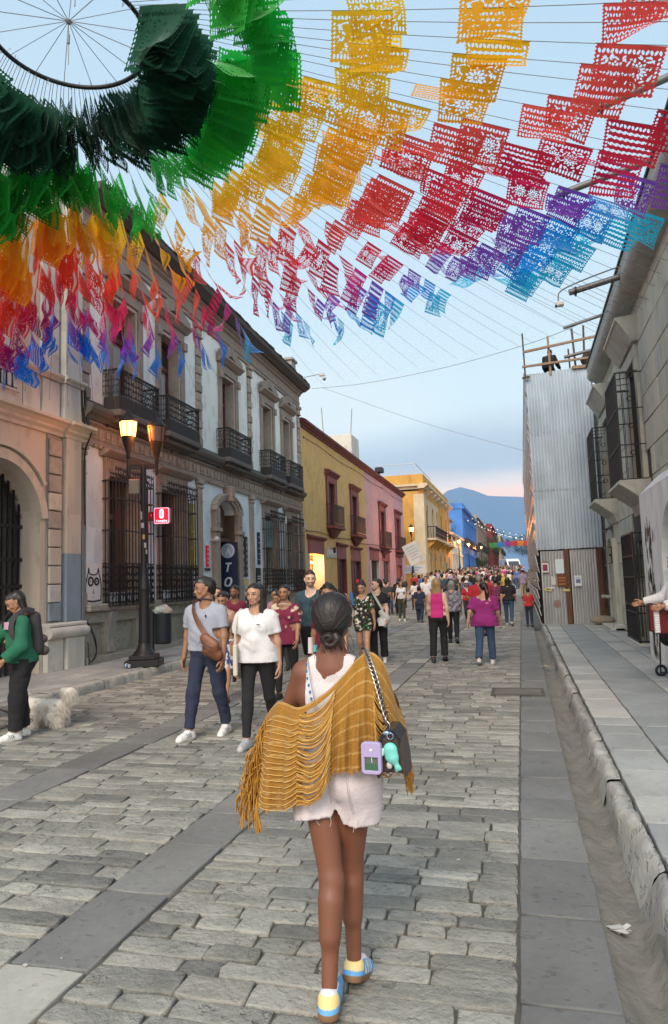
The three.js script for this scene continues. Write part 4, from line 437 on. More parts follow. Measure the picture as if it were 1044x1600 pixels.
  o = thing('rubble_sack', 'lumpy pale sack slumped at the foot of the hoarding by the doorway', 'sack', [2.25, .16, -22.2]); { const g = new THREE.IcosahedronGeometry(.24, 3), p = g.attributes.position; for (let i = 0; i < p.count; i++) { const k = .8 + .5 * n3(p.getX(i) * 7, p.getY(i) * 7, p.getZ(i) * 7); p.setXYZ(i, p.getX(i) * k * 1.3, Math.max(0, p.getY(i) * k * .6 + .12), p.getZ(i) * k); } g.computeVertexNormals(); mesh('sack', g, mat([.33, .27, .2], { t: 'cloth', b: .01 }), o); mesh('tie', new THREE.TorusGeometry(.05, .012, 5, 10).rotateX(1.2).translate(.1, .2, .02), MW.brownD, o); }
  o = thing('pipe_stub', 'pale pipe stub sticking out of the timber post beside the arched doorway', 'pipe', [2.42, .95, -22.4]); mesh('pipe', bar([.1, 0, 0], [-.12, .03, .1], .05, 10), MR.trim, o); mesh('mouth', new THREE.TorusGeometry(.045, .012, 6, 12).rotateY(-.9).translate(-.12, .03, .1), MW.greyD, o);
}
// poles on the roof edge that carry the bunting lines, and the camera arm
{
  const pole = (label, tip, z, y, post) => { const t = thing('roof_pole', label, 'pole', [0, 0, 0]); mesh('tube', bar([tip[0], tip[1], z], [3.4, y + .15, z], .06, 10), MR.pipe, t); mesh('upright', bar([3.4, 7.7, z], [3.4, y + .2, z], .05, 8), MR.pipe, t); mesh('clamp', new THREE.TorusGeometry(.08, .02, 6, 14).rotateY(Math.PI / 2).translate(tip[0] + .12, tip[1] + .01, z), MW.iron, t); return t; };
  pole('grey roof pole nearest the camera, reaching out between the pink paper flags', [1.45, 8.62], -10.6, 9.0); pole('grey roof pole reaching out between purple and blue paper flags', [1.0, 8.45], -12.6, 8.85); pole('grey roof pole below the blue flags beside the camera arm', [1.22, 7.17], -14.0, 7.45);
  const c = thing('roof_camera', 'white security camera hanging from a thin bent arm over the right roof edge', 'camera', [0, 0, -13.9]); mesh('arm', tube([[2.7, 7.65, 0], [1.6, 7.38, 0], [1.12, 7.22, 0], [1.02, 7.15, 0], [1.0, 6.98, 0]], .014, 24, 6), MR.pipe, c); mesh('body', [box(.94, 1.10, 6.88, 6.97, -.06, .06, .02), bar([1.0, 6.9, 0], [.95, 6.86, .1], .035, 8)], MW.offw, c); mesh('lens', bar([.95, 6.86, .1], [.945, 6.855, .115], .025, 8), MW.glass, c);
}

// ---------- hills, trees, van, lamps and string lights up the street ----------
{
  const P = [], I = [], uv = [], nx = 120, nz = 14; const ridge = x => 600 + 190 * Math.exp(-(((x + 480) / 260) ** 2)) - 60 * sstep(-300, 1600, x) + 60 * sstep(900, 2600, x) + 90 * (n3(x * .0011, 1, 3) - .5) + 40 * (n3(x * .004, 2, 7) - .5) + 16 * (n3(x * .02, 4, 1) - .5) - 420 * sstep(3200, 7000, Math.abs(x));
  for (let j = 0; j <= nz; j++) for (let i = 0; i <= nx; i++) { const x = -7000 + 14000 * i / nx, u = j / nz, z = -4200 - 1900 * u; const h = ridge(x) * Math.pow(Math.sin(u * Math.PI * .5), 1.3) * (1 + (u < 1 ? .18 * (n3(x * .003, 8, u * 7) - .5) : 0)); P.push(x, h - 8, z); uv.push(x / 40, z / 40); }
  for (let j = 0; j < nz; j++) for (let i = 0; i < nx; i++) { const a = j * (nx + 1) + i, b = a + nx + 1; I.push(a, a + 1, b, b, a + 1, b + 1); }
  const g = new THREE.BufferGeometry(); g.setAttribute('position', new THREE.Float32BufferAttribute(P, 3)); g.setAttribute('uv', new THREE.Float32BufferAttribute(uv, 2)); g.setIndex(I); g.computeVertexNormals(); struct('hills', g, mat([.065, .145, .26], { r: 1 }));
}
function tree(label, x, z, h, r, n, seed, col) { rnd = RNG(seed); const t = thing('tree', label, 'tree', [x, gy(z), z]); mesh('trunk', [bar([0, 0, 0], [.1, h * .45, 0], .22, 8, .14), bar([.1, h * .4, 0], [r * .5, h * .75, .3], .1, 6, .04), bar([.1, h * .4, 0], [-r * .5, h * .72, -.3], .1, 6, .04), bar([.1, h * .44, 0], [.1, h * .8, .2], .09, 6, .04)], MW.brownD, t); const P = [], N = []; const cl = []; for (let i = 0; i < 26; i++) { const a = rr(0, 6.28), q = Math.sqrt(rnd()); cl.push([Math.cos(a) * q * r, h * .68 + rr(-.28, .3) * h * (1 - q * .5), Math.sin(a) * q * r, rr(.22, .42) * r]); }
  for (let i = 0; i < n; i++) { const c = pick(cl), d = V(rr(-1, 1), rr(-1, 1), rr(-1, 1)).normalize().multiplyScalar(c[3] * Math.cbrt(rr(.2, 1))), s = rr(.07, .15), a = V(rr(-1, 1), rr(-1, 1), rr(-1, 1)).normalize().multiplyScalar(s), b = V(rr(-1, 1), rr(-1, 1), rr(-1, 1)).normalize().multiplyScalar(s); const x0 = c[0] + d.x, y0 = c[1] + d.y, z0 = c[2] + d.z; P.push(x0, y0, z0, x0 + a.x, y0 + a.y, z0 + a.z, x0 + b.x, y0 + b.y, z0 + b.z); }
  const g = new THREE.BufferGeometry(); g.setAttribute('position', new THREE.Float32BufferAttribute(P, 3)); g.computeVertexNormals(); boxUV(g); mesh('crown', g, mat(col, { tr: .3, r: .9 }), t); }
tree('broad dark green tree closing the street behind the white van', 2.6, -132, 7.6, 4.6, 16000, 5, [.025, .05, .018]); tree('smaller green tree on the left of the street behind the string lights', -4.6, -150, 9.0, 2.4, 5000, 6, [.045, .08, .04]); tree('low green shrub by the dark house front up the street', -6.5, -122, 3.4, 1.1, 2500, 8, [.03, .06, .02]);
{ // white panel van parked across the top of the crowd
  const t = thing('van', 'white panel van standing in the crowd at the far end of the street', 'van', [-1.55, gy(-112), -112], -1.28), W = mat([.62, .68, .72], { r: .35 }); const side = [[-2.9, .35], [2.55, .35], [2.7, .55], [2.72, 1.0], [2.2, 1.25], [1.5, 2.12], [1.2, 2.4], [.9, 2.5], [-2.8, 2.52], [-2.95, 2.2]];
  mesh('body', boxUV(shapeX(side, 1.9, [], .05).translate(0, 0, -.95)), W, t); mesh('windscreen', [shapeX([[2.13, 1.34], [1.5, 2.12], [1.42, 2.14], [2.05, 1.3]], 1.6).translate(.09, .03, -.8)], MW.glass, t); for (const s of [-1, 1]) { mesh('side_window', boxUV(shapeX([[.4, 1.4], [1.9, 1.4], [1.4, 2.1], [.4, 2.15]], .012).translate(0, 0, s * 1.0 + (s < 0 ? -.02 : .01))), MW.glass, t); mesh('headlight', box(2.68, 2.78, .75, .95, s * .6 - .16, s * .6 + .16, .03), MW.curtain, t); for (const x of [-1.9, 1.75]) mesh('wheel', new THREE.CylinderGeometry(.36, .36, .22, 18).rotateX(Math.PI / 2).translate(x, .36, s * .92), MW.iron, t); }
}
function lampPost(label, x, z, ry, lit, far) {
  const t = thing('street_lamp', label, 'street lamp', [x, .148 + gy(z), z], ry);
  mesh('base', [box(-.33, .33, 0, .13, -.33, .33, .015), box(-.26, .26, .13, .22, -.26, .26, .015), lathe([[.23, .22], [.21, .26], [.15, .33], [.12, .42], [.115, .46]], 12)], MW.iron, t);
  mesh('pole', [lathe([[.11, .45], [.125, .47], [.11, .52], [.10, 1.45], [.125, 1.48], [.125, 1.53], [.085, 1.75], [.065, 1.95], [.06, 3.2], [.075, 3.22], [.075, 3.3], [.06, 3.33], [.056, 3.98], [.0, 4.0]], 14)], MW.iron, t);
  const arms = far ? [[0, 0, 1]] : [[-.30, .1, 1], [.27, -.02, 0]]; if (!far) mesh('crossbar', [box(-.3, .27, 3.93, 3.99, -.025, .025), box(-.32, .29, 4.0, 4.03, -.02, .02), bar([-.30, 3.8, 0], [-.30, 4.15, 0], .035, 8), bar([.27, 3.8, 0], [.27, 4.05, 0], .03, 8)], MW.iron, t);
  arms.forEach(([dx, dy, on]) => { const L = sub('lantern', t), y = 4.15 + dy; mesh('cup', lathe([[.02, y - .1], [.045, y - .08], [.04, y], [.10, y + .2], [.135, y + .34], [.14, y + .36]], 8).translate(dx, 0, 0), on ? MW.iron : mat([.08, .045, .025], { r: .4, m: .5 }), L); mesh('cap', lathe([[.185, y + .66], [.20, y + .68], [.18, y + .72], [.11, y + .80], [.05, y + .86], [.02, y + .88], [.025, y + .92], [0, y + .95]], 8).translate(dx, 0, 0), MW.iron, L);
    mesh('glazing', lathe([[.14, y + .365], [.175, y + .655]], 8).translate(dx, 0, 0), on && lit ? mat([1, .75, .35], { em: [1, .50, .10], ei: 5.5 }) : mat([.28, .21, .17], { r: .3, tr: .5 }), L); const rb = []; for (let k = 0; k < 8; k++) { const a = k / 8 * 6.283; rb.push(bar([dx + .142 * Math.cos(a), y + .36, .142 * Math.sin(a)], [dx + .18 * Math.cos(a), y + .66, .18 * Math.sin(a)], .008, 4)); } mesh('ribs', rb, MW.iron, L);
    if (on && lit) { const c = Math.cos(ry), s = Math.sin(ry), l = new THREE.PointLight(0xff8a3c, far ? 36 : 8, 0, 2); l.position.set(x + dx * c, y + .15 + .5 + gy(z), z - dx * s); l.castShadow = true; l.shadow.radius = 8; l.position.x += far ? 0 : .0; l.position.y += .0; scene.add(l); L.userData.keep = l; l.position.add(V(.26, -.05, .0)); } });
  if (!far) { mesh('junction_box', box(-.28, -.07, 3.42, 3.72, -.09, .09, .015), mat([.30, .26, .2], { t: 'metal' }), t); const st = [[2.98, .05, .16, MW.offw], [2.78, .05, .10, mat([.5, .42, .55])], [2.55, .04, .09, mat([.5, .33, .1])], [2.38, .04, .1, MW.offw], [2.25, .045, .09, MW.grey], [1.95, .04, .1, MW.grey], [1.62, .05, .2, MW.offw], [1.28, .07, .09, MW.offw]]; st.forEach(([y, w, h, m], i) => mesh('sticker', new THREE.CylinderGeometry(y < 1.4 ? .1295 : .0655, y < 1.4 ? .13 : .066, h, 10, 1, true, i * .5 - 1.2, w * 18).translate(0, y, 0), m, t)); }
  return t;
}
lampPost('black lamp post with two lanterns, one lit, and stickers on its pole', -7.3, -12.57, .35, true, false);
{ const t = lampPost('black street lamp glowing before the ochre house with a white banner tied on', -7.5, -50, 0, true, true); mesh('banner', [boxUV(new THREE.BoxGeometry(1.15, 1.55, .02).toNonIndexed().rotateZ(.42).translate(.12, 2.95, .16))], MW.sign, t); mesh('banner_print', [0, 1, 2, 3, 4].map(k => boxUV(new THREE.BoxGeometry(.7 - .1 * (k % 2), .06, .01).toNonIndexed().translate(0, .5 - k * .22, 0).rotateZ(.42).translate(.12, 2.95, .176))), mat([.3, .33, .36]), t); }
[[-7.0, -84, 'green'], [-7.0, -100, 'blue'], [-6.6, -126, 'tan'], [1.0, -78, 'right'], [1.2, -98, 'right tall']].forEach(([x, z, w], i) => { const t = lampPost(['far lit street lamp before the mint green house', 'far lit street lamp before the bright blue house', 'far lit street lamp before the tan stone house', 'far lit street lamp on the right beyond the hoarding', 'farthest lit street lamp on the right side of the street'][i], x, z, 0, false, true); t.traverse(o => { if (o.name === 'glazing') o.material = mat([1, .8, .5], { em: [1, .62, .3], ei: 6 }); }); const l = new THREE.PointLight(0xffa050, 40, 0, 2); l.position.set(x + .3, 4.6 + gy(z), z); scene.add(l); });
{ // strings of white bulbs across the far street
  rnd = RNG(101); for (let s = 0; s < 4; s++) { const z = -92 - s * 9, y0 = 6.0 + gy(z) + rr(-.4, .8), t = thing('light_string', `${['nearest', 'second', 'third', 'farthest'][s]} of the strings of small white bulbs slung across the far street`, 'string lights', [0, 0, z], 0, 'bulb strings over the far street'), a = V(-7.2, y0 + 2.6, 0), b = V(4.6, y0 - .6 + s * .1, -6), pt = u => V(a.x + (b.x - a.x) * u, a.y + (b.y - a.y) * u - 4 * 1.1 * u * (1 - u), b.z * u); mesh('wire', tube([...Array(9)].map((_, i) => pt(i / 8)), .015, 24, 3), MW.iron, t); const em = mat([1, .95, .85], { em: [1, .93, .8], ei: .55 }), bg = new THREE.SphereGeometry(.065, 6, 5); for (let i = 1; i < 14; i++) { const m = mesh('bulb', bg, em, t); m.position.copy(pt(i / 14)).y -= .12; } }
  const t = thing('far_bunting', 'rainbow paper bunting ring stretched over the far end of the street', 'bunting', [-.6, gy(-118) + 5.2, -116]); const cs = [[.03, .28, .06], [.02, .2, .5], [.25, .03, .3], [.5, .03, .05], [.6, .22, .02], [.55, .05, .06], [.3, .05, .25]]; rnd = RNG(103); for (let k = 0; k < 26; k++) { const u = k / 25; for (let j = 0; j < 3; j++) mesh('flag', box(-.16, .16, -.42, 0, -.01, .01).rotateZ(rr(-.3, .3)).translate(-4.0 + 7.4 * u, .2 * Math.sin(u * 3) - j * .12, rr(-.8, .8) - j * 2), mat(cs[Math.floor(u * 6.99)], { tr: .4 }), t); } mesh('line', [bar([-5.5, .1, 0], [4.5, .3, 0], .02, 4)], MW.iron, t);
}
scene.fog = new THREE.FogExp2(0xc4dcf8, .00008);
{ // service cables sagging along the fronts, and wall lanterns
  rnd = RNG(801); const run = (label, pts, r) => { const o = thing('facade_cable', label, 'cable', [0, 0, 0]); mesh('wire', tube(pts, r, 40, 4), MW.iron, o); mesh('clip', pts.filter((_, i) => i % 2 === 0).map(p => box(p[0] - .03, p[0] + .02, p[1] - .03, p[1] + .03, p[2] - .03, p[2] + .03)), MW.iron, o).userData.kind = 'stuff'; };
  run('black service cable sagging across the front of the yellow and pink houses', [...Array(13)].map((_, i) => [-9.12 - i * .026, 3.98 + .07 * Math.sin(i * 2.1), -29.6 - i * 2.4]), .016); run('thin grey cable clipped below the maroon cornice of the yellow and pink houses', [...Array(13)].map((_, i) => [-9.12 - i * .026, 8.2 + .05 * Math.sin(i * 1.7), -29.6 - i * 2.4]), .012); run('loose cable looped along the storey ledge of the white mansion', [...Array(11)].map((_, i) => [-8.66 - i * .034, 5.28 + .04 * Math.sin(i * 2.3), -13.4 - i * 1.55]), .012);
  [[-9.1, 3.3, -33.6], [-9.28, 3.35, -47.6]].forEach(([x, y, z], i) => { const o = thing('wall_lantern', `small dark wall lantern on the ${i ? 'pink' : 'yellow'} house beside a door`, 'wall lamp', [x, y, z]); mesh('arm', [bar([-.06, 0, 0], [.16, .06, 0], .012, 5)], MW.iron, o); mesh('body', lathe([[.03, -.22], [.06, -.18], [.08, .0], [.1, .02], [0, .1]], 6).translate(.18, 0, 0), MW.iron, o); });
}

// ---------- the wheel of cut-paper bunting over the street ----------
{
  const HUB = V(-5, 8.5, -6.9), R0 = .95, D = Math.PI / 180;
  const lerpT = (tab, x) => { for (let i = 1; i < tab.length; i++) if (x <= tab[i][0]) { const [a, p] = tab[i - 1], [b, q] = tab[i]; return p + (q - p) * clamp((x - a) / (b - a)); } return tab[tab.length - 1][1]; };
  const A = V(-8.6, 10.3, -29.3), B = V(.46, 9.0, -22.6);
  const anchor = th => { const s = Math.sin(th * D), c = -Math.cos(th * D); if (s < 0) { const t = 3.5 / -s, z = HUB.z + c * t; if (z > -27 && c < .3) return [t, 5.3 + .27 * Math.max(0, -12.6 - z)]; }
    if (s > 0) { const t = 7.4 / s, z = HUB.z + c * t; if (z > -20.5) return [t, 6.35 + Math.max(0, 50 - th) * .065]; }
    const dx = B.x - A.x, dz = B.z - A.z, det = s * -dz + dx * c, t = ((A.x - HUB.x) * -dz + dx * (A.z - HUB.z)) / det, k = Math.abs(dx) > 1e-6 ? (HUB.x + s * t - A.x) / dx : 0; return [t, A.y + k * (B.y - A.y)]; };
  const RB = [[-120, 5.1], [-60, 4.85], [-50, 4.5], [-40, 4.2], [-30, 4.95], [-20, 7.3], [-10, 10.9], [0, 11.6], [10, 10.5], [20, 10.0], [30, 9.0], [40, 8.0], [50, 7.4], [60, 7.0], [70, 7.4], [76, 8.4], [85, 10.2], [100, 10.8], [124, 10.8]];
  const pats = [0, 1, 2, 3, 4, 5, 6, 7].map(k => { const t = ctex(256, 224, (g, w, h) => { rnd = RNG(200 + k); g.fillStyle = '#000'; g.fillRect(0, 0, w, h); g.fillStyle = '#fff'; g.beginPath(); g.moveTo(0, 0); g.lineTo(w, 0); const n = 13; for (let i = 0; i <= 11; i++) { g.lineTo(w, i * 17); g.lineTo(w - 7, i * 17 + 9); } for (let i = 0; i < n; i++) { g.arc(w - (i + .5) * w / n, h - 16, w / n / 2, 0, Math.PI, false); } for (let i = 11; i >= 0; i--) { g.lineTo(7, i * 17 + 9); g.lineTo(0, i * 17); } g.closePath(); g.fill();
      g.fillStyle = '#000'; const el = (x, y, a, b, r) => { g.beginPath(); g.ellipse(x, y, a, b, r, 0, 6.3); g.fill(); };
      for (let i = 0; i < 15; i++) { el(18 + i * 15.7, 30, 5.4, 10.5, .3 * (i % 2 ? 1 : -1)); el(18 + i * 15.7, h - 34, 5.3, 12, 0); } for (let j = 0; j < 7; j++) for (const x of [16, w - 16]) el(x, 54 + j * 18, 4.5, 6.5, .5);
      if (k === 4 || k === 5) { for (let q = 0; q < 34; q++) el(rr(30, w - 30), rr(50, h - 50), rr(3, 7), rr(2, 3.2), rr(0, 3)); return; }
      if (k > 5) { for (let j = 0; j < 4; j++) for (let i = 0; i < 18; i++) { const x = 26 + i * 12, y = 62 + j * 33; if (k === 6) el(x, y, 3.6, j % 2 ? 13 : 9, (j % 2 ? .35 : -.2) * (i % 2 ? 1 : -1)); else if ((i + j) % 2) el(x, y, 7.5, 10, .8); else el(x, y, 3, 6, 0); } return; }
      for (const [cx, cy] of k % 2 ? [[w / 2, 108]] : [[84, 108], [172, 108]]) { const R = k % 2 ? 46 : 34; for (let q = 0; q < 10; q++) { const a = q / 10 * 6.283; el(cx + Math.cos(a) * R * .62, cy + Math.sin(a) * R * .62, R * .34, R * .145, a); el(cx + Math.cos(a + .31) * R * 1.02, cy + Math.sin(a + .31) * R * 1.02, R * .17, R * .12, a + .31); } el(cx, cy, R * .15, R * .15, 0); }
      for (let q = 0; q < 130; q++) { const x = rr(30, w - 30), y = rr(48, h - 50), dx = k % 2 ? Math.abs(x - w / 2) : Math.min(Math.abs(x - 84), Math.abs(x - 172)); if (Math.hypot(dx, y - 108) < (k % 2 ? 62 : 46)) continue; el(x, y, rr(5, 11), rr(2.8, 4.6), rr(0, 3)); } }); t.colorSpace = THREE.NoColorSpace; return t; });
  const FL = { b: 'bl', a: 'bl', p: 'pl', y: 'yl', o: 'ol', r: 'rl', r2: 'rl', c: 'cl' };
  const C = { bl: [.01, .25, .90], pl: [.26, .05, .60], yl: [.95, .60, .03], ol: [.95, .48, .02], rl: [.90, .12, .07], cl: [.80, .03, .16], d: [.004, .07, .035], g: [.010, .42, .05], g2: [.03, .52, .05], y: [.86, .52, .02], o: [.86, .42, .012], r: [.74, .075, .06], r2: [.66, .02, .05], c: [.58, .014, .09], m: [.62, .025, .25], p: [.22, .07, .46], b: [.015, .30, .78], a: [.02, .50, .74] };
  const cache = {}; const FM = (c, k) => cache[c + k] ??= Object.assign(new THREE.MeshPhysicalMaterial({ color: LIN(C[c]), roughness: .95, transmission: c === 'd' ? .35 : .62, thickness: 0, side: THREE.DoubleSide, alphaMap: pats[k], alphaTest: .5 }), { specularIntensity: .4 });
  rnd = RNG(301); const geos = []; for (let v = 0; v < 16; v++) { const q = v < 5 ? .3 : v < 9 ? .7 : 1.3; const g = new THREE.PlaneGeometry(1, 1, 7, 7), p = g.attributes.position, bend = rr(-.5, .9) * q, tw = rr(-.5, .5) * q, ph = rr(0, 6), fl = rr(.02, .10), gather = rr(0, .28), curl = rr(-.3, .9) * q; for (let i = 0; i < p.count; i++) { const x = p.getX(i), u = .5 - p.getY(i); const a = bend * u + tw * x * u * 1.6 + curl * Math.max(0, u - .45) * 1.8; p.setXYZ(i, x * (1 - gather * u) + .12 * u * tw, -u * Math.cos(a * .9), u * Math.sin(a * .9) + fl * Math.sin(x * 6 + ph + u * 3) * u); } g.computeVertexNormals(); geos.push(g); }
  const lab = th => th < -48 ? ['string of tissue flags sloping down to the grey arcade building at the left edge', 'flag strings to the arcade building'] : th < -14 ? ['string of tissue flags sloping down to the balconies of the white mansion', 'flag strings to the white mansion'] : th < 22 ? ['string of tissue flags reaching to the cross cable over the middle of the street', 'flag strings over the middle of the street'] : th < 48 ? ['string of tissue flags running to the stone house roof edge near the scaffold', 'flag strings to the far part of the right roof edge'] : th < 76 ? ['string of tissue flags running to the stone house roof edge by the roof poles', 'flag strings to the near part of the right roof edge'] : ['string of tissue flags leaving the top of the picture towards the right', 'flag strings at the top right'];
  const Mline = mat([.22, .22, .23], { r: .6 });
  const seqL = [['d', -.03, .62], ['d', .07, .60], ['g', .225, .60], ['g', .30, .56], ['y', .40, .62], ['o', .49, .60], ['r', .585, .50], ['r2', .66, .46], ['c', .74, .44], ['m', .82, .42], ['p', .89, .38], ['b', .96, .46], ['a', 1.02, .40]];
  const seq = [['d', -.03, .62], ['d', .05, .60], ['g', .165, .62], ['y', .30, .50], ['o', .425, .48], ['r', .555, .46], ['r2', .675, .44], ['c', .775, .44], ['p', .875, .38], ['b', .95, .38], ['a', 1.03, .38]], seqM = [['d', -.03, .62], ['d', .05, .60], ['g', .15, .60], ['y', .275, .50], ['o', .385, .48], ['r', .49, .46], ['r2', .59, .44], ['c', .69, .44], ['m', .78, .42], ['p', .865, .38], ['b', .94, .38], ['a', 1.01, .38]];
  let idx = 0; const P = new THREE.Vector3();
  camera.updateMatrixWorld(); camera.updateProjectionMatrix();
  const visible = p => { P.copy(p).project(camera); return P.z < 1 && p.z < -.5 && Math.abs(P.x) < 1.28 && P.y < 1.28; };
  for (let th = -122; th < 124; th += 2.6) { const T = th + rr(-.5, .5), s = Math.sin(T * D), c = -Math.cos(T * D), [t, y1] = anchor(T), S = V(HUB.x + s * R0, HUB.y, HUB.z + c * R0), E = V(HUB.x + s * t, y1, HUB.z + c * t), rb = lerpT(RB, T), len = S.distanceTo(E), dir = V().subVectors(E, S).normalize(), side = V(0, 1, 0).cross(dir).normalize(), [L, G] = lab(T);
    const at = r => { const u = (r - R0) / (t - R0); return S.clone().lerp(E, u).add(V(0, -.012 * len * 4 * u * (1 - u), 0)); };
    const list = []; for (const [col, f, w] of T < -12 ? seqL : T < 16 ? seqM : seq) { if (T > 16 && f > .24 && n3(T * .16 + 3, f * 23, 1.5) < .27) continue; if (T > -12 && f > .24 && idx % 3 === 2) continue; if (col === 'd' && T > 100) continue; const r = col === 'd' ? (f < 0 ? 1.32 : 1.52) + rr(-.03, .06) : R0 + (rb - R0) * f + rr(-.09, .09) + (f < .25 ? .1 : 0); if (r > t - .15) continue; const q = at(r); if (visible(q)) list.push([col, f, w, q]); if (col === 'd' || col === 'g') {} }
    if (!list.length) { idx++; continue; }
    const o = thing('flag_garland', L, 'bunting', [S.x, S.y, S.z], 0, G); mesh('line', tube([...Array(7)].map((_, i) => at(R0 + (t - R0) * i / 6).sub(S)), .0042, 12, 3), Mline, o);
    for (const [col, f, w, q] of list) { const m = new THREE.Mesh(geos[Math.floor(rnd() * (f < .3 || (T < -12) ? 7 : geos.length))], FM(rnd() < .45 && col === 'g' ? 'g2' : T < -12 ? FL[col] ?? col : col, (T < -12 || f < .3) && rnd() < .75 ? 4 + (rnd() < .5 ? 1 : 0) : [0, 1, 2, 3, 0, 2, 6, 7][Math.floor(rnd() * 8)])); m.name = 'flag'; const sp = (rb - R0) / 12; const ww = (f < .24 ? w : T < -12 ? w * 1.05 : T < 16 ? (f > .82 ? .70 : .60) : f > .8 ? .60 : .66) * rr(.85, 1.1), hh = (col === 'd' ? (T < -12 ? .64 : .74) : f < .3 ? .62 : T < -12 ? (f > .55 ? .56 : .66) : T < 16 ? .74 : .46) * rr(.85, 1.12) * 1;
      // flag hangs from its line and is blown about it by the wind
      const wind = (f < .12 ? rr(-.15, .15) : T > 16 ? (rnd() < .2 ? rr(-1.2, -.4) : rr(.2, 1.35)) : T > 5 ? rr(-.4, .8) : rr(-.45, .45)); const zx = side.clone(), yy = V().crossVectors(zx, dir).normalize(); if (yy.y < 0) { yy.negate(); } const M = new THREE.Matrix4().makeBasis(dir, yy, V().crossVectors(dir, yy)); m.quaternion.setFromRotationMatrix(M); m.quaternion.multiply(new THREE.Quaternion().setFromAxisAngle(V(1, 0, 0), wind)); if (rnd() < .5) m.scale.set(ww, hh, hh); else m.scale.set(ww, hh, hh * .6); m.position.copy(q).sub(S); m.castShadow = m.receiveShadow = true; o.add(m); }
    idx++; }
  const h = thing('wheel_hoop', 'dark metal hoop with wire spokes at the centre of the paper bunting', 'hoop', [HUB.x, HUB.y, HUB.z]);
  mesh('rim', new THREE.TorusGeometry(R0, .028, 8, 72).rotateX(Math.PI / 2), mat([.03, .03, .032], { r: .5, m: .4 }), h); for (let k = 0; k < 16; k++) { const a = k / 16 * 6.283 + .1; mesh('spoke', bar([Math.cos(a) * R0, 0, Math.sin(a) * R0], [0, .16, 0], .005, 4), Mline, h); } mesh('hub', [new THREE.SphereGeometry(.035, 8, 6).toNonIndexed().translate(0, .15, 0), bar([0, .15, 0], [.0, -.42, 0], .006, 4), bar([0, -.02, 0], [0, -.14, 0], .018, 5)], Mline, h);
  mesh('stay', [bar([.3, .02, .3], [.35, 3.5, .2], .008, 4)], Mline, h); const tie = []; rnd = RNG(305); for (let k = 0; k < 90; k++) { const a = rr(0, 6.283), r = R0 + rr(-.02, .03), l = rr(.04, .14); tie.push(bar([Math.cos(a) * r, 0, Math.sin(a) * r], [Math.cos(a) * r + rr(-.05, .05), rr(-.1, .08), Math.sin(a) * r + rr(-.05, .05)], .004, 3)); } mesh('ties', tie, mat([.4, .4, .4]), h).userData.kind = 'stuff';
  const cb = thing('cross_cable', 'thin cable strung across the street from the white mansion to the scaffold', 'cable', [0, 0, 0]); mesh('wire', tube([A, A.clone().lerp(B, .3).add(V(0, -.22, 0)), A.clone().lerp(B, .7).add(V(0, -.22, 0)), B, V(2.52, 6.9, -14)], .009, 40, 4), Mline, cb); mesh('second_wire', tube([A.clone().add(V(.6, -.1, .3)), V(-3.5, 8.0, -28), V(.5, 6.3, -27)], .007, 20, 4), Mline, cb);
  const cc = thing('corner_camera', 'security camera on a thin arm at the roof corner of the white mansion', 'camera', [-8.75, 10.5, -28.6]); mesh('arm', bar([-.3, .1, 0], [.95, .22, 0], .018, 5), Mline, cc); mesh('body', [box(.72, .98, .10, .2, -.06, .06, .02), new THREE.SphereGeometry(.09, 8, 6).toNonIndexed().translate(.95, .0, 0)], MW.offw, cc); mesh('lens', new THREE.SphereGeometry(.06, 8, 6).translate(.96, -.06, .03), MW.glass, cc);
}

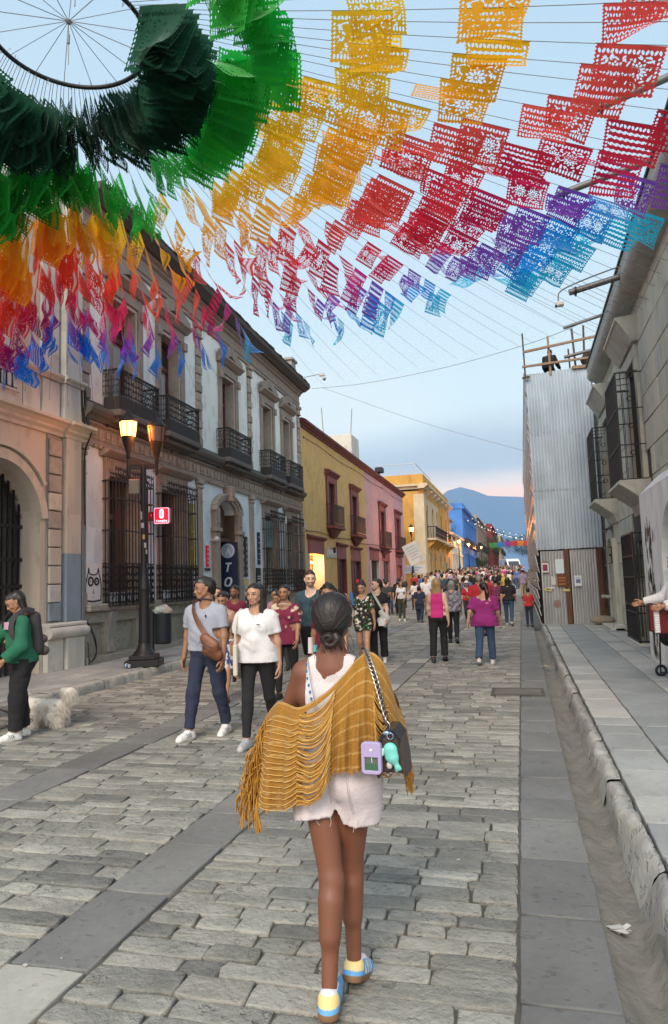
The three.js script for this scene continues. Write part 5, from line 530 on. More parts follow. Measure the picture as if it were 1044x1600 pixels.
// ---------- people: one continuous skin surface each, clothes and hair as children ----------
// a field of tapered capsules joined with a smooth minimum, meshed with surface nets
function sdfMesh(prims, cell, o = {}) {
  const K = o.k ?? .03, pad = 2.5 * cell, mn = [1e9, 1e9, 1e9], mx = [-1e9, -1e9, -1e9];
  for (const p of prims) { p.sx ??= 1; p.sz ??= 1; p.R = Math.max(p.r1, p.r2); const ex = [p.R / p.sx, p.R, p.R / p.sz]; for (let k = 0; k < 3; k++) { p['l' + k] = Math.min(p.a[k], p.b[k]) - ex[k] - K - pad; p['h' + k] = Math.max(p.a[k], p.b[k]) + ex[k] + K + pad; mn[k] = Math.min(mn[k], p['l' + k]); mx[k] = Math.max(mx[k], p['h' + k]); } }
  const n = [0, 1, 2].map(k => Math.ceil((mx[k] - mn[k]) / cell) + 1), [nx, ny, nz] = n, f = new Float32Array(nx * ny * nz).fill(9);
  for (const p of prims) { const i0 = [0, 1, 2].map(k => Math.max(0, Math.floor((p['l' + k] - mn[k]) / cell))), i1 = [0, 1, 2].map(k => Math.min(n[k] - 1, Math.ceil((p['h' + k] - mn[k]) / cell))); const bx = (p.b[0] - p.a[0]) * p.sx, by = p.b[1] - p.a[1], bz = (p.b[2] - p.a[2]) * p.sz, bb = bx * bx + by * by + bz * bz + 1e-9, sc = 1 / Math.max(1, Math.sqrt((p.sx + p.sz) / 2)), kk = p.k ?? K;
    for (let z = i0[2]; z <= i1[2]; z++) for (let y = i0[1]; y <= i1[1]; y++) for (let x = i0[0]; x <= i1[0]; x++) { const q = x + nx * (y + ny * z), X = (mn[0] + x * cell - p.a[0]) * p.sx, Y = mn[1] + y * cell - p.a[1], Z = (mn[2] + z * cell - p.a[2]) * p.sz; let t = (X * bx + Y * by + Z * bz) / bb; t = t < 0 ? 0 : t > 1 ? 1 : t; const dx = X - bx * t, dy = Y - by * t, dz = Z - bz * t; const d = (Math.sqrt(dx * dx + dy * dy + dz * dz) - (p.r1 + (p.r2 - p.r1) * t)) * sc; const g = f[q]; if (p.cut) { f[q] = Math.max(g, -d); continue; } const h = clamp(.5 + .5 * (g - d) / kk); f[q] = g + (d - g) * h - kk * h * (1 - h); } }
  if (o.post) for (let z = 0; z < nz; z++) for (let y = 0; y < ny; y++) for (let x = 0; x < nx; x++) { const q = x + nx * (y + ny * z); if (f[q] < .08) f[q] = o.post(mn[0] + x * cell, mn[1] + y * cell, mn[2] + z * cell, f[q]); }
  const id = new Int32Array(nx * ny * nz).fill(-1), P = [], I = []; const sx = 1, sy = nx, sz = nx * ny, C = [0, sx, sy, sx + sy, sz, sx + sz, sy + sz, sx + sy + sz], E = [[0, 1], [2, 3], [4, 5], [6, 7], [0, 2], [1, 3], [4, 6], [5, 7], [0, 4], [1, 5], [2, 6], [3, 7]];
  for (let z = 0; z < nz - 1; z++) for (let y = 0; y < ny - 1; y++) for (let x = 0; x < nx - 1; x++) { const q = x + nx * (y + ny * z); let m = 0; for (let c = 0; c < 8; c++) if (f[q + C[c]] < 0) m |= 1 << c; if (m === 0 || m === 255) continue; let a = 0, b = 0, c = 0, w = 0; for (const [s, t] of E) { if (((m >> s) & 1) === ((m >> t) & 1)) continue; const u = f[q + C[s]] / (f[q + C[s]] - f[q + C[t]]); a += (s & 1) + u * ((t & 1) - (s & 1)); b += (s >> 1 & 1) + u * ((t >> 1 & 1) - (s >> 1 & 1)); c += (s >> 2) + u * ((t >> 2) - (s >> 2)); w++; } id[q] = P.length / 3; P.push(mn[0] + (x + a / w) * cell, mn[1] + (y + b / w) * cell, mn[2] + (z + c / w) * cell); }
  const quad = (a, b, c, d, fl) => { if (a < 0 || b < 0 || c < 0 || d < 0) return; fl ? I.push(a, b, c, a, c, d) : I.push(a, c, b, a, d, c); };
  for (let z = 1; z < nz - 1; z++) for (let y = 1; y < ny - 1; y++) for (let x = 1; x < nx - 1; x++) { const q = x + nx * (y + ny * z), s = f[q] < 0; if (s !== f[q + sx] < 0) quad(id[q - sy - sz], id[q - sz], id[q], id[q - sy], s); if (s !== f[q + sy] < 0) quad(id[q - sx - sz], id[q - sx], id[q], id[q - sz], s); if (s !== f[q + sz] < 0) quad(id[q - sx - sy], id[q - sy], id[q], id[q - sx], s); }
  const g = new THREE.BufferGeometry(); g.setAttribute('position', new THREE.Float32BufferAttribute(P, 3)); g.setIndex(I); g.computeVertexNormals();
  const uv = new Float32Array(P.length / 3 * 2); for (let i = 0; i < P.length / 3; i++) { uv[2 * i] = P[3 * i] + P[3 * i + 2] * .7; uv[2 * i + 1] = P[3 * i + 1]; } g.setAttribute('uv', new THREE.BufferAttribute(uv, 2)); return g;
}
function paint(g, fn) { const p = g.attributes.position, c = new Float32Array(p.count * 3); for (let i = 0; i < p.count; i++) { const k = fn(p.getX(i), p.getY(i), p.getZ(i)); c.set(k, i * 3); } g.setAttribute('color', new THREE.BufferAttribute(c, 3)); return g; }
const pr = (a, b, r1, r2 = r1, o = {}) => ({ a, b, r1, r2, ...o });
const SKIN = { tan: [.42, .235, .15], light: [.58, .38, .28], brown: [.30, .15, .085], warm: [.175, .066, .035], deep: [.20, .095, .052], mid: [.36, .19, .115] };
const Mskin = {}; const skinMat = k => Mskin[k] ??= mat([1, 1, 1], { vc: 1, r: .48 });
// head, in its own frame: origin between the ears, facing +z
const headCache = {};
function headGeo(skin, cell, o = {}) { const key = [skin, cell, o.beard ? 1 : 0, o.lip || '', o.fem ? 1 : 0].join(); if (headCache[key]) return headCache[key].clone(); const S = SKIN[skin], f = o.fem ? .93 : 1;
  const g = sdfMesh([pr([0, .025, -.03], [0, .022, .012], .087, .083, { sx: 1.16 }), pr([0, .04, .03], [0, .035, .035], .064), pr([0, -.01, .035], [0, -.083 * f, .062], .062, .027), pr([-.045 * f, -.045, .012], [-.016, -.088 * f, .055], .026, .02), pr([.045 * f, -.045, .012], [.016, -.088 * f, .055], .026, .02), pr([-.034, -.03, .064], [-.034, -.03, .066], .022), pr([.034, -.03, .064], [.034, -.03, .066], .022), pr([-.028, .022, .082], [.028, .022, .082], .013, .013), pr([0, .002, .094], [0, -.036, .108], .007, .0125, { k: .012 }), pr([-.011, -.04, .1], [.011, -.04, .1], .008, .008, { k: .01 }), pr([-.014, -.060, .089], [.014, -.060, .089], .009, .009, { k: .012 }), pr([-.012, -.070, .087], [.012, -.070, .087], .009, .009, { k: .01 }), pr([-.079, .012, -.008], [-.077, -.022, .0], .013, .010, { k: .01 }), pr([.079, .012, -.008], [.077, -.022, .0], .013, .010, { k: .01 }), pr([0, -.05, -.02], [0, -.16, -.035], .052 * f, .056 * f), pr([-.031, .004, .108], [-.031, .003, .106], .014, .014, { cut: 1 }), pr([.031, .004, .108], [.031, .003, .106], .014, .014, { cut: 1 })], cell, { k: .022 });
  paint(g, (x, y, z) => { const ax = Math.abs(x); if (z > .05) { const e = ((ax - .031) / .0135) ** 2 + ((y - .003) / .0055) ** 2; if (e < 1) return Math.abs(ax - .032) < .008 ? [.02, .012, .01] : [.26, .22, .19]; if (e < 2.1 && y > .003) return [.03, .02, .018]; if (((ax - .032) / .021) ** 2 + ((y - .024 + .12 * (ax - .032) ** 2 * 20) / .0048) ** 2 < 1) return [.025, .017, .014]; const l = (x / .024) ** 2 + ((y + .065) / .0095) ** 2; if (l < 1) return o.lip ? [.40, .11, .10] : [S[0] * .8, S[1] * .62, S[2] * .62]; if (o.beard && y < -.035 && (l > 1.4) && (ax > .030 || y < -.045)) return [S[0] * .38, S[1] * .36, S[2] * .36]; if (((ax - .031) / .024) ** 2 + ((y + .004) / .018) ** 2 < 1) return S.map(c => c * .82); } const b = z > .04 && ax < .06 && ax > .02 && y < -.01 && y > -.055 ? 1.07 : 1; return [S[0] * b, S[1], S[2]]; });
  headCache[key] = g; return g.clone(); }
function hairGeo(style, cell) { // cap of hair in the head's frame, open over the face
  const P = [pr([0, .034, -.036], [0, .034, .006], .094, .088, { sx: 1.10 }), pr([0, .055, .03], [0, .05, .045], .060, .058)], back = (l, w, r) => { for (const s of [-1, 0, 1]) P.push(pr([s * w * .7, .0, -.06], [s * w, -l, -.055 - Math.abs(s) * -.02], r, r * .75)); };
  if (style === 'long') { back(.24, .075, .048); P.push(pr([-.07, .03, .02], [-.082, -.20, .03], .03, .026), pr([.07, .03, .02], [.082, -.20, .03], .03, .026)); }
  if (style === 'longback') back(.34, .07, .05);
  if (style === 'bob') { back(.11, .06, .05); }
  if (style === 'bun') P.push(pr([0, -.03, -.105], [0, -.03, -.11], .045));
  if (style === 'topbun') P.push(pr([0, .13, -.03], [0, .14, -.03], .048));
  if (style === 'pony') P.push(pr([0, .02, -.12], [0, -.10, -.15], .035, .04), pr([0, -.10, -.15], [.01, -.28, -.12], .04, .018));
  if (style === 'short') P.push(pr([0, .085, .0], [0, .08, .05], .055, .045), pr([0, -.03, -.07], [0, -.06, -.065], .05, .04));
  if (style === 'curly') P.push(pr([0, .08, -.01], [0, .06, .05], .07, .05), pr([-.06, .03, -.01], [.06, .03, -.01], .06));
  return sdfMesh(P, cell, { k: .03, post: (x, y, z, f) => { const nz = style === 'curly' ? .02 * (n3(x * 60, y * 60, z * 60) - .5) : .008 * (n3(x * 55, y * 12, z * 30) - .5); f += nz; const hl = .062 + .02 * (1 - Math.min(1, Math.abs(x) / .06)); const face = Math.min(z - .018 + Math.max(0, y - .03) * .05, hl - y); f = Math.max(f, face); if (style === 'short') f = Math.max(f, -(y + .05 + Math.max(0, -z - .02) * .25)); if (style !== 'long' && y < .03) f = Math.max(f, Math.min(z + .012, .9)); return f; } }); }
function handGeo(skin, cell, curl, side) { // wrist at the origin, fingers along -y, palm facing -x*side, thumb to +z
  const P = [pr([0, .01, 0], [0, -.03, 0], .026, .03, { sx: 1.5 }), pr([0, -.035, -.02], [0, -.075, -.026], .017, .014, { sx: 1.3 }), pr([0, -.035, .018], [0, -.075, .024], .018, .014, { sx: 1.3 })]; const b = curl; [[.026, .082, .9], [.009, .09, 1], [-.009, .086, .96], [-.026, .068, .8]].forEach(([z, l, q], i) => { let a = [0, -.078 + Math.abs(z) * .2, z * 1.0], ang = .15 + b * .5; for (const f of [.45, .32, .23]) { const c = [a[0] - side * Math.sin(ang) * l * f, a[1] - Math.cos(ang) * l * f, a[2] * 1.02]; P.push(pr(a, c, .0088 * (f > .4 ? 1.05 : .95), f < .3 ? .0068 : .008, { k: .006 })); a = c; ang += b * .75 + .1; } });
  let a = [0, -.02, .026]; for (const [dx, dy, dz, r] of [[-side * .012, -.028, .024, .0125], [-side * .014, -.026, .008, .0095], [-side * .010, -.018, .0, .008]]) { const c = [a[0] + dx, a[1] + dy, a[2] + dz]; P.push(pr(a, c, r * 1.05, r, { k: .01 })); a = c; } const g = sdfMesh(P, cell, { k: .012 }); return paint(g, () => SKIN[skin]); }
function shoeGeo(cell, cfg) { const g = sdfMesh([pr([0, .045, -.02], [0, .035, .15], .045, .036, { sx: 1.1 }), pr([0, .06, -.02], [0, .075, .03], .042, .036), pr([0, .012, -.04], [0, .012, .165], .044, .038), pr([0, .05, .04], [0, .045, .1], .042, .036)], cell, { k: .02, post: (x, y, z, f) => Math.max(f, -y, y - .105 + .25 * Math.max(0, z - .02)) }); return paint(g, cfg); }
function mergeVC(list) { const g = mergeGeometries(list.map(q => { const h = new THREE.BufferGeometry(); for (const n of ['position', 'normal', 'uv', 'color']) h.setAttribute(n, q.attributes[n]); h.setIndex(q.index); return h; })); return g; }
const vlerp = (a, b, t) => [a[0] + (b[0] - a[0]) * t, a[1] + (b[1] - a[1]) * t, a[2] + (b[2] - a[2]) * t];
function figure(S) {
  const s = S.h / 1.72, fem = S.fem, W = S.w ?? 1, cell = S.cell ?? .02, hc = S.hcell ?? .008, skin = S.skin ?? 'tan', sh = (fem ? .158 : .178) * W, pose = { legL: [.0, .05], legR: [.0, .05], armL: [.05, .12, .15], armR: [.05, .12, .15], lean: 0, yaw: 0, pitch: 0, ...S.pose };
  const J = {}, G = a => a.map(v => v * s), legs = {};
  for (const [k, sg] of [['R', -1], ['L', 1]]) { const [a, kn, ab = .02] = pose['leg' + k], H = [sg * .088 * Math.sqrt(W), .90, 0], kp = [H[0] + sg * Math.sin(ab) * .42, H[1] - .42 * Math.cos(a), H[2] + .42 * Math.sin(a)], b = a - kn, an = [kp[0] + sg * .0, kp[1] - .40 * Math.cos(b), kp[2] + .40 * Math.sin(b)]; legs[k] = { H, K: kp, A: an, ft: pose['foot' + k] ?? Math.max(0, -b - .15) * .9 }; }
  const drop = Math.min(...Object.values(legs).map(l => l.A[1] - .085 * Math.cos(l.ft) - (l.ft > .2 ? .06 * Math.sin(l.ft) : 0))); for (const l of Object.values(legs)) for (const q of ['H', 'K', 'A']) l[q][1] -= drop; const py = -drop, L = pose.lean, T = (x, y, z) => { const dy = y - .95; return [x, .95 + dy * Math.cos(L) - z * Math.sin(L) + py, z * Math.cos(L) + dy * Math.sin(L)]; };
  const arms = {}; for (const [k, sg] of [['R', -1], ['L', 1]]) { const [f, ab, el, inw = 0] = pose['arm' + k]; const Sh = T(sg * sh * .97, 1.362, -.008), d1 = [sg * Math.sin(ab), -Math.cos(ab) * Math.cos(f), Math.sin(f) * Math.cos(ab)], E = [Sh[0] + d1[0] * .285, Sh[1] + d1[1] * .285, Sh[2] + d1[2] * .285], f2 = f + el, d2 = [sg * Math.sin(ab * .6 - inw), -Math.cos(f2) * Math.cos(inw), Math.sin(f2) * Math.cos(inw)], Wr = [E[0] + d2[0] * .245, E[1] + d2[1] * .245, E[2] + d2[2] * .245]; arms[k] = { S: Sh, E, W: Wr, d2, d1, sg }; }
  const bust = fem ? (S.bust ?? 1) : 0, bel = S.belly ?? 0, torso = (q, o = {}) => [pr(T(-.07 * W, .955, 0), T(.07 * W, .955, 0), (.100 + q) * W, (.100 + q) * W, { sz: 1.12 }), pr(T(-.055 * W, 1.09, .0), T(.055 * W, 1.09, .0), (fem ? .090 : .110) * W + q + bel * .5, undefined, { sz: 1.08 }), pr(T(0, 1.06, .045), T(0, 1.12, .05), .075 * W + q + bel, undefined), pr(T(-.075 * W, 1.26, 0), T(.075 * W, 1.26, 0), .105 * W + q, undefined, { sz: 1.12 }), pr(T(-sh * .70, 1.352, -.01), T(sh * .70, 1.352, -.01), .056 + q, undefined), ...[-1, 1].map(g => pr(T(g * .02, 1.44, -.02), T(g * sh * .85, 1.375, -.012), .036 + q * .6, .034 + q)), pr(T(0, 1.38, -.015), T(0, 1.44, -.005), .062 + q * .6, .052 + q * .3), ...(bust ? [-1, 1].map(g => pr(T(g * .072 * W, 1.245, .075), T(g * .074 * W, 1.24, .082), (.062 + q * .8) * bust, undefined)) : [-1, 1].map(g => pr(T(g * .07 * W, 1.29, .06), T(g * .075 * W, 1.285, .062), .06 + q * .7, undefined))), ...[-1, 1].map(g => pr(T(g * .07 * W, .93, -.045), T(g * .075 * W, .90, -.05), .088 * W + q, undefined))].map(p => (p.r2 ??= p.r1, p));
  const legP = (k, q, qb = q, fr = 1) => { const l = legs[k], W2 = Math.sqrt(W), out = []; const tK = Math.min(1, fr * 2), tA = Math.max(0, fr * 2 - 1); const kr = fem ? .050 : .055; out.push(pr([l.H[0], l.H[1], l.H[2] - .01], vlerp(l.H, l.K, tK), .087 * W2 + q, (.087 + (kr - .087) * tK) * W2 + q)); if (tA > 0) { const c = vlerp(l.K, l.A, .3); c[2] -= fem ? .024 : .018; out.push(pr(l.K, vlerp(l.K, l.A, tA), (kr - .003) * W2 + q, (kr - .003 + (.033 - kr + .003) * tA) * W2 + q + (qb - q) * tA)); if (tA > .4) out.push(pr(vlerp(l.K, c, .6), vlerp(c, l.A, .28), .050 * W2 + q * .8, .040 * W2 + q * .8)); } return out; };
  const armP = (k, q, fr = 1) => { const a = arms[k], tE = Math.min(1, fr * 2), tW = Math.max(0, fr * 2 - 1), W2 = Math.sqrt(W), o = [pr(a.S, vlerp(a.S, a.E, tE), .047 * W2 + q * .75, (.05 + (.039 - .05) * tE) * W2 + q)]; if (tW > 0) o.push(pr(a.E, vlerp(a.E, a.W, tW), .039 * W2 + q, (.039 + (.027 - .039) * tW) * W2 + q)); return o; };
  const root = thing('person', S.label, 'person', S.pos, S.ry, S.group); const scaleP = P => P.map(p => ({ ...p, a: G(p.a), b: G(p.b), r1: p.r1 * s, r2: p.r2 * s }));
  // head placement
  const HC = T(0, 1.595, .02), hm = new THREE.Matrix4().compose(V(...G(HC)), new THREE.Quaternion().setFromEuler(new THREE.Euler(pose.pitch + L * .6, pose.yaw, pose.roll ?? 0, 'YXZ')), V(s, s, s));
  const neckTop = new THREE.Vector3(0, -.09, -.02).applyMatrix4(hm).divideScalar(s);
  let body = sdfMesh(scaleP([...torso(0), ...legP('L', 0), ...legP('R', 0), ...armP('L', 0), ...armP('R', 0), pr(T(0, 1.40, -.01), [neckTop.x, neckTop.y, neckTop.z], .056 * (fem ? .92 : 1), .052 * (fem ? .92 : 1))]), cell, { k: .035 }); paint(body, (x, y, z) => { const k = .90 + .12 * n3(x * 28, y * 22, z * 28) + .06 * n3(x * 90, y * 90, z * 90); return SKIN[skin].map(c => c * k); });
  const pieces = [body, headGeo(skin, hc, { fem, lip: S.lip, beard: S.beard }).applyMatrix4(hm)];
  for (const k of ['L', 'R']) { const a = arms[k], up = V(...a.d2).normalize().negate(), zf = V(0, 0, 1); if (Math.abs(up.z) > .8) zf.set(0, 1, 0); const xx = V().crossVectors(up, zf).normalize(), zz = V().crossVectors(xx, up); const m = new THREE.Matrix4().makeBasis(xx, up, zz).premultiply(new THREE.Matrix4().makeScale(s, s, s)).setPosition(...G(a.W)); a.M = m; pieces.push(handGeo(skin, S.hand ?? (hc < .006 ? .0042 : .009), S.curl ?? .55, a.sg).applyMatrix4(m)); }
  mesh('body', mergeVC(pieces), skinMat(skin), root);
  if (S.hair) { const st = S.hair[0], hg = hairGeo(st, hc).applyMatrix4(hm); mesh('hair', hg, S.hair[1], root); }
  if (S.hat) { const hg = sdfMesh([pr([0, .05, -.02], [0, .05, .02], .1, .095, { sx: 1.08 }), ...(S.hat[0] === 'cap' ? [pr([-.03, .06, .1], [.03, .06, .1], .03), pr([0, .055, .14], [0, .05, .16], .03)] : [])], hc, { k: .02, post: (x, y, z, f) => Math.max(f, (z > .09 ? Math.abs(y - .055) - .012 : -9), .045 - y) }).applyMatrix4(hm); mesh('hat', hg, S.hat[1], root); }
  const fold = (amp, fy) => (x, y, z) => { const k = (y + x * .5) * 9 / s; return amp * .7 * (n3(x * 9 / s, y * fy * .7 / s + x * 5, z * 9 / s) - .5) + amp * .45 * (1 - Math.abs(2 * n3(x * 11 / s, k * 1.3, z * 11 / s) - 1) - .5); };
  const hipY = .95 + py, put = (name, P, post, m, c = cell) => { const ms = Array.isArray(m) ? m[0] : m; const g = sdfMesh(scaleP(P), c, { k: .03 * s, post }); if (Array.isArray(m)) paint(g, m[1]); return mesh(name, g, ms, root); };
  if (S.bottom) { const b = S.bottom, q = b.q ?? .010, fl = fold(b.fold ?? .012, 7), cuf = b.cuff ?? 1; const P = [...torso(q).slice(0, 1), ...torso(q).slice(-2)]; if (b.kind === 'skirt') { const yh = b.len; P.push(pr([0, hipY, 0], [0, yh + py * 0, .0], .135 * W + q, .19 * W + q, { sz: 1.15 })); } else for (const k of ['L', 'R']) { P.push(...legP(k, q, b.flare ?? q + .006, b.kind === 'shorts' ? b.len : .98)); if (b.hemq) { const l = legs[k], e = vlerp(l.H, l.K, b.len * 2 + .06), sg = Math.sign(l.H[0]); P.push(pr([l.H[0] + sg * .02, l.H[1] - .03, l.H[2]], [e[0] + sg * .022, e[1], e[2] - .012], .095 + q, .088 + b.hemq)); } }
    if (b.hemq) P.push({ a: [-.012, hipY - .30, 0], b: [-.008, hipY - .135, 0], r1: .05, r2: .004, sx: 1, sz: .1, cut: 1 });
    put('bottoms', P, (x, y, z, f) => { f += fl(x, y, z); f = Math.max(f, y - (Math.min(hipY + (b.top ?? .075), S.top ? (S.top.hem ?? .9) + py + .05 : 9)) * s); if (b.kind === 'skirt') f = Math.max(f, b.len * s - y); else for (const k of ['L', 'R']) { const l = legs[k], t = b.kind === 'shorts' ? b.len : .97, e = t < .5 ? vlerp(l.H, l.K, t * 2) : vlerp(l.K, l.A, t * 2 - 1), A = t < .5 ? l.H : l.K, B = t < .5 ? l.K : l.A, d = V(B[0] - A[0], B[1] - A[1], B[2] - A[2]).normalize(); const ex = x - e[0] * s, ey = y - e[1] * s, ez = z - e[2] * s, dd = ex * d.x + ey * d.y + ez * d.z; if (Math.sign(x) === Math.sign(l.H[0]) || Math.abs(ex) < .08) if (Math.hypot(ex, ey, ez) < .22 * s && dd > -.05) f = Math.max(f, dd + (b.fray ? .012 * n3(x * 120, 3, z * 120) : 0)); } return f; }, b.m); }
  if (S.top) { const t = S.top, q = t.q ?? .012, fl = fold(t.fold ?? .014, 8), sl = t.sleeve ?? .38, P = [...torso(q)]; if (sl > 0) P.push(...armP('L', q + (t.loose ?? 0), sl), ...armP('R', q + (t.loose ?? 0), sl)); const hem = t.hem ?? .90; const hr = hem < .92 ? .020 : .012; for (const g of [-1, 1]) P.push(pr(T(g * .062 * W, 1.20, .004), [g * (.066 * W + (t.flare ?? 0) * .6), hem + py - .06, 0], (fem ? .092 : .104) * W + q + bel, .104 * W + q + hr + (t.flare ?? 0) * .5, { sz: 1.1 })); if (hem < .93) for (const g of [-1, 1]) P.push(pr(T(g * .07 * W, .93, -.04), T(g * .075 * W, .90, -.045), .09 * W + q + hr)); const nk = G(T(0, 1.445, .015)), nr = (t.neck ?? .072) * s, vn = t.vneck ?? 0;
    put('top', P, (x, y, z, f) => { f += fl(x, y, z); f = Math.max(f, (hem + py) * s - y + .008 * (n3(x * 9, 2, z * 9) - .5)); const nd = Math.hypot(x - nk[0], (y - nk[1]) * (vn && z > nk[2] ? .55 : .8), (z - nk[2]) * .95) - nr; f = Math.max(f, -nd); if (sl > 0) for (const k of ['L', 'R']) { const a = arms[k], u = sl < .5 ? sl * 2 : sl * 2 - 1, A = sl < .5 ? a.S : a.E, B = sl < .5 ? a.E : a.W, e = vlerp(A, B, u), d = V(B[0] - A[0], B[1] - A[1], B[2] - A[2]).normalize(), ex = x - e[0] * s, ey = y - e[1] * s, ez = z - e[2] * s, dd = ex * d.x + ey * d.y + ez * d.z; if (dd > -.03 && Math.hypot(ex, ey, ez) < .13 * s) f = Math.max(f, dd); } else for (const k of ['L', 'R']) { const a = arms[k]; f = Math.max(f, Math.abs(x) - (Math.abs(a.S[0]) - .035) * s); } return f; }, t.m); }
  if (S.shoe !== null) { const sc = S.shoe ?? { m: 'dark' }; const col = sc.fn ?? (() => sc.c ?? [.02, .02, .022]); for (const k of ['L', 'R']) { const l = legs[k], g = shoeGeo(Math.max(hc, .006), col); g.rotateX(l.ft).rotateY((l.H[0] > 0 ? 1 : -1) * .12); g.scale(s, s, s).translate(l.A[0] * s, (l.A[1] - .085 * Math.cos(l.ft)) * s, (l.A[2] - .0) * s); mesh('shoe', g, Mshoe, root); } }
  root.userData.fig = 1; delete root.userData.fig; return { root, arms, legs, T, s, G, hm, py };
}
const Mshoe = mat([1, 1, 1], { vc: 1, r: .6 });
const cl = (c, o = {}) => mat(c, { t: 'cloth', b: .0006, r: .92, ...o });
const HAIR = { black: mat([.012, .010, .010], { r: .45, t: 'wood' }), brown: mat([.035, .02, .014], { r: .45, t: 'wood' }), blonde: mat([.38, .25, .12], { r: .5, t: 'wood' }), grey: mat([.30, .29, .27], { r: .6, t: 'wood' }) };
const CM = { black: cl([.012, .012, .014]), navy: cl([.02, .028, .06]), jeans: cl([.035, .07, .14]), white: cl([.66, .65, .66]), grey: cl([.33, .35, .42]), red: cl([.42, .02, .03]), pink: cl([.55, .03, .20]), plum: cl([.26, .02, .16]), maroon: cl([.14, .012, .035]), dgreen: cl([.015, .13, .07]), olive: cl([.05, .06, .035]), teal: cl([.03, .065, .09]), tan: cl([.42, .33, .22]), lilac: cl([.36, .30, .42]), blue: cl([.05, .14, .36]), yellow: cl([.6, .42, .08]), charcoal: cl([.05, .05, .055]), cream: cl([.6, .55, .45]) };
const whiteShoe = { fn: (x, y, z) => { if (Math.abs(x) > .024 && y > .03 && y < .075 && z > .02 && z < .09) { const q = (z - y * .5) / .022; if (q - Math.floor(q) < .42) return [.02, .03, .05]; } return y < .022 ? [.55, .54, .5] : [.68, .68, .66]; } };
// leather or cloth strap that follows a list of points; flat cross-section
function strap(pts, w, t, m, parent, name = 'strap', up) { const c = new THREE.CatmullRomCurve3(pts.map(p => V(...p))), N = 40, P = [], I = [], uv = []; for (let i = 0; i <= N; i++) { const p = c.getPoint(i / N), d = c.getTangent(i / N), o = V(p.x, 0, p.z - (up ?? 0)).normalize(), sd = V().crossVectors(d, o).normalize().multiplyScalar(w / 2), nn = o.multiplyScalar(t); for (const [a, b] of [[-1, 0], [1, 0], [1, 1], [-1, 1]]) { const q = p.clone().addScaledVector(sd, a).addScaledVector(nn, b); P.push(q.x, q.y, q.z); uv.push(a * w, i * .02); } if (i) for (let k = 0; k < 4; k++) { const a = (i - 1) * 4 + k, b = (i - 1) * 4 + (k + 1) % 4; I.push(a, b, a + 4, b, b + 4, a + 4); } } const g = new THREE.BufferGeometry(); g.setAttribute('position', new THREE.Float32BufferAttribute(P, 3)); g.setAttribute('uv', new THREE.Float32BufferAttribute(uv, 2)); g.setIndex(I); g.computeVertexNormals(); return mesh(name, g, Object.assign(m.clone(), { side: THREE.DoubleSide }), parent); }
function blob(cell, prims, o) { return sdfMesh(prims, cell, o); }

// ----- the people one can tell apart -----
const PI = Math.PI;
{ // man in grey tee with tan sling bag
  const F1 = figure({ label: 'man in a pale grey tee and navy trousers with a tan sling bag', h: 1.79, w: 1.1, belly: .012, skin: 'brown', cell: .011, hcell: .0036, pos: [-3.5, 0, -7.38], ry: -.12, pose: { legL: [-.16, .18, .05], legR: [.24, .06, .06], armR: [-.12, .26, .22], armL: [.05, .14, .25], yaw: -.75 }, hair: ['short', HAIR.black], top: { m: CM.grey, hem: .93, sleeve: .34, loose: .010, q: .018, fold: .03 }, bottom: { m: CM.navy, fold: .034, q: .018 }, shoe: whiteShoe });
  const tanL = mat([.20, .075, .035], { t: 'stone', b: .002, r: .5 }); const r = F1.root; strap([[-.13, 1.50, .04], [-.10, 1.44, .115], [-.02, 1.30, .155], [.09, 1.15, .165], [.17, 1.05, .15]], .058, .008, tanL, r); strap([[-.14, 1.51, .0], [-.08, 1.44, -.12], [.06, 1.25, -.145], [.16, 1.1, -.12], [.20, 1.03, .0]], .045, .008, tanL, r);
  const bag = mesh('sling_bag', sdfMesh([pr([.10, 1.10, .19], [.20, 1.02, .18], .06, .075, { sz: 1.5 }), pr([.15, .98, .185], [.23, .92, .15], .085, .07, { sz: 1.5 })], .008, { k: .03 }), tanL, r); for (const [y, dx] of [[1.05, 0], [1.0, .03], [.94, .06]]) mesh('zip', tube([[.06 + dx, y + .02, .245], [.14 + dx, y - .01, .265], [.22 + dx, y - .05, .24]], .004, 10, 4), MW.brownD, bag); mesh('collar', new THREE.TorusGeometry(.075, .008, 6, 24).rotateX(PI / 2 - .28).translate(0, 1.515, .01), CM.navy, r); mesh('chest_emblem', box(.085, .10, 1.33, 1.36, .155, .16), CM.navy, r);
}
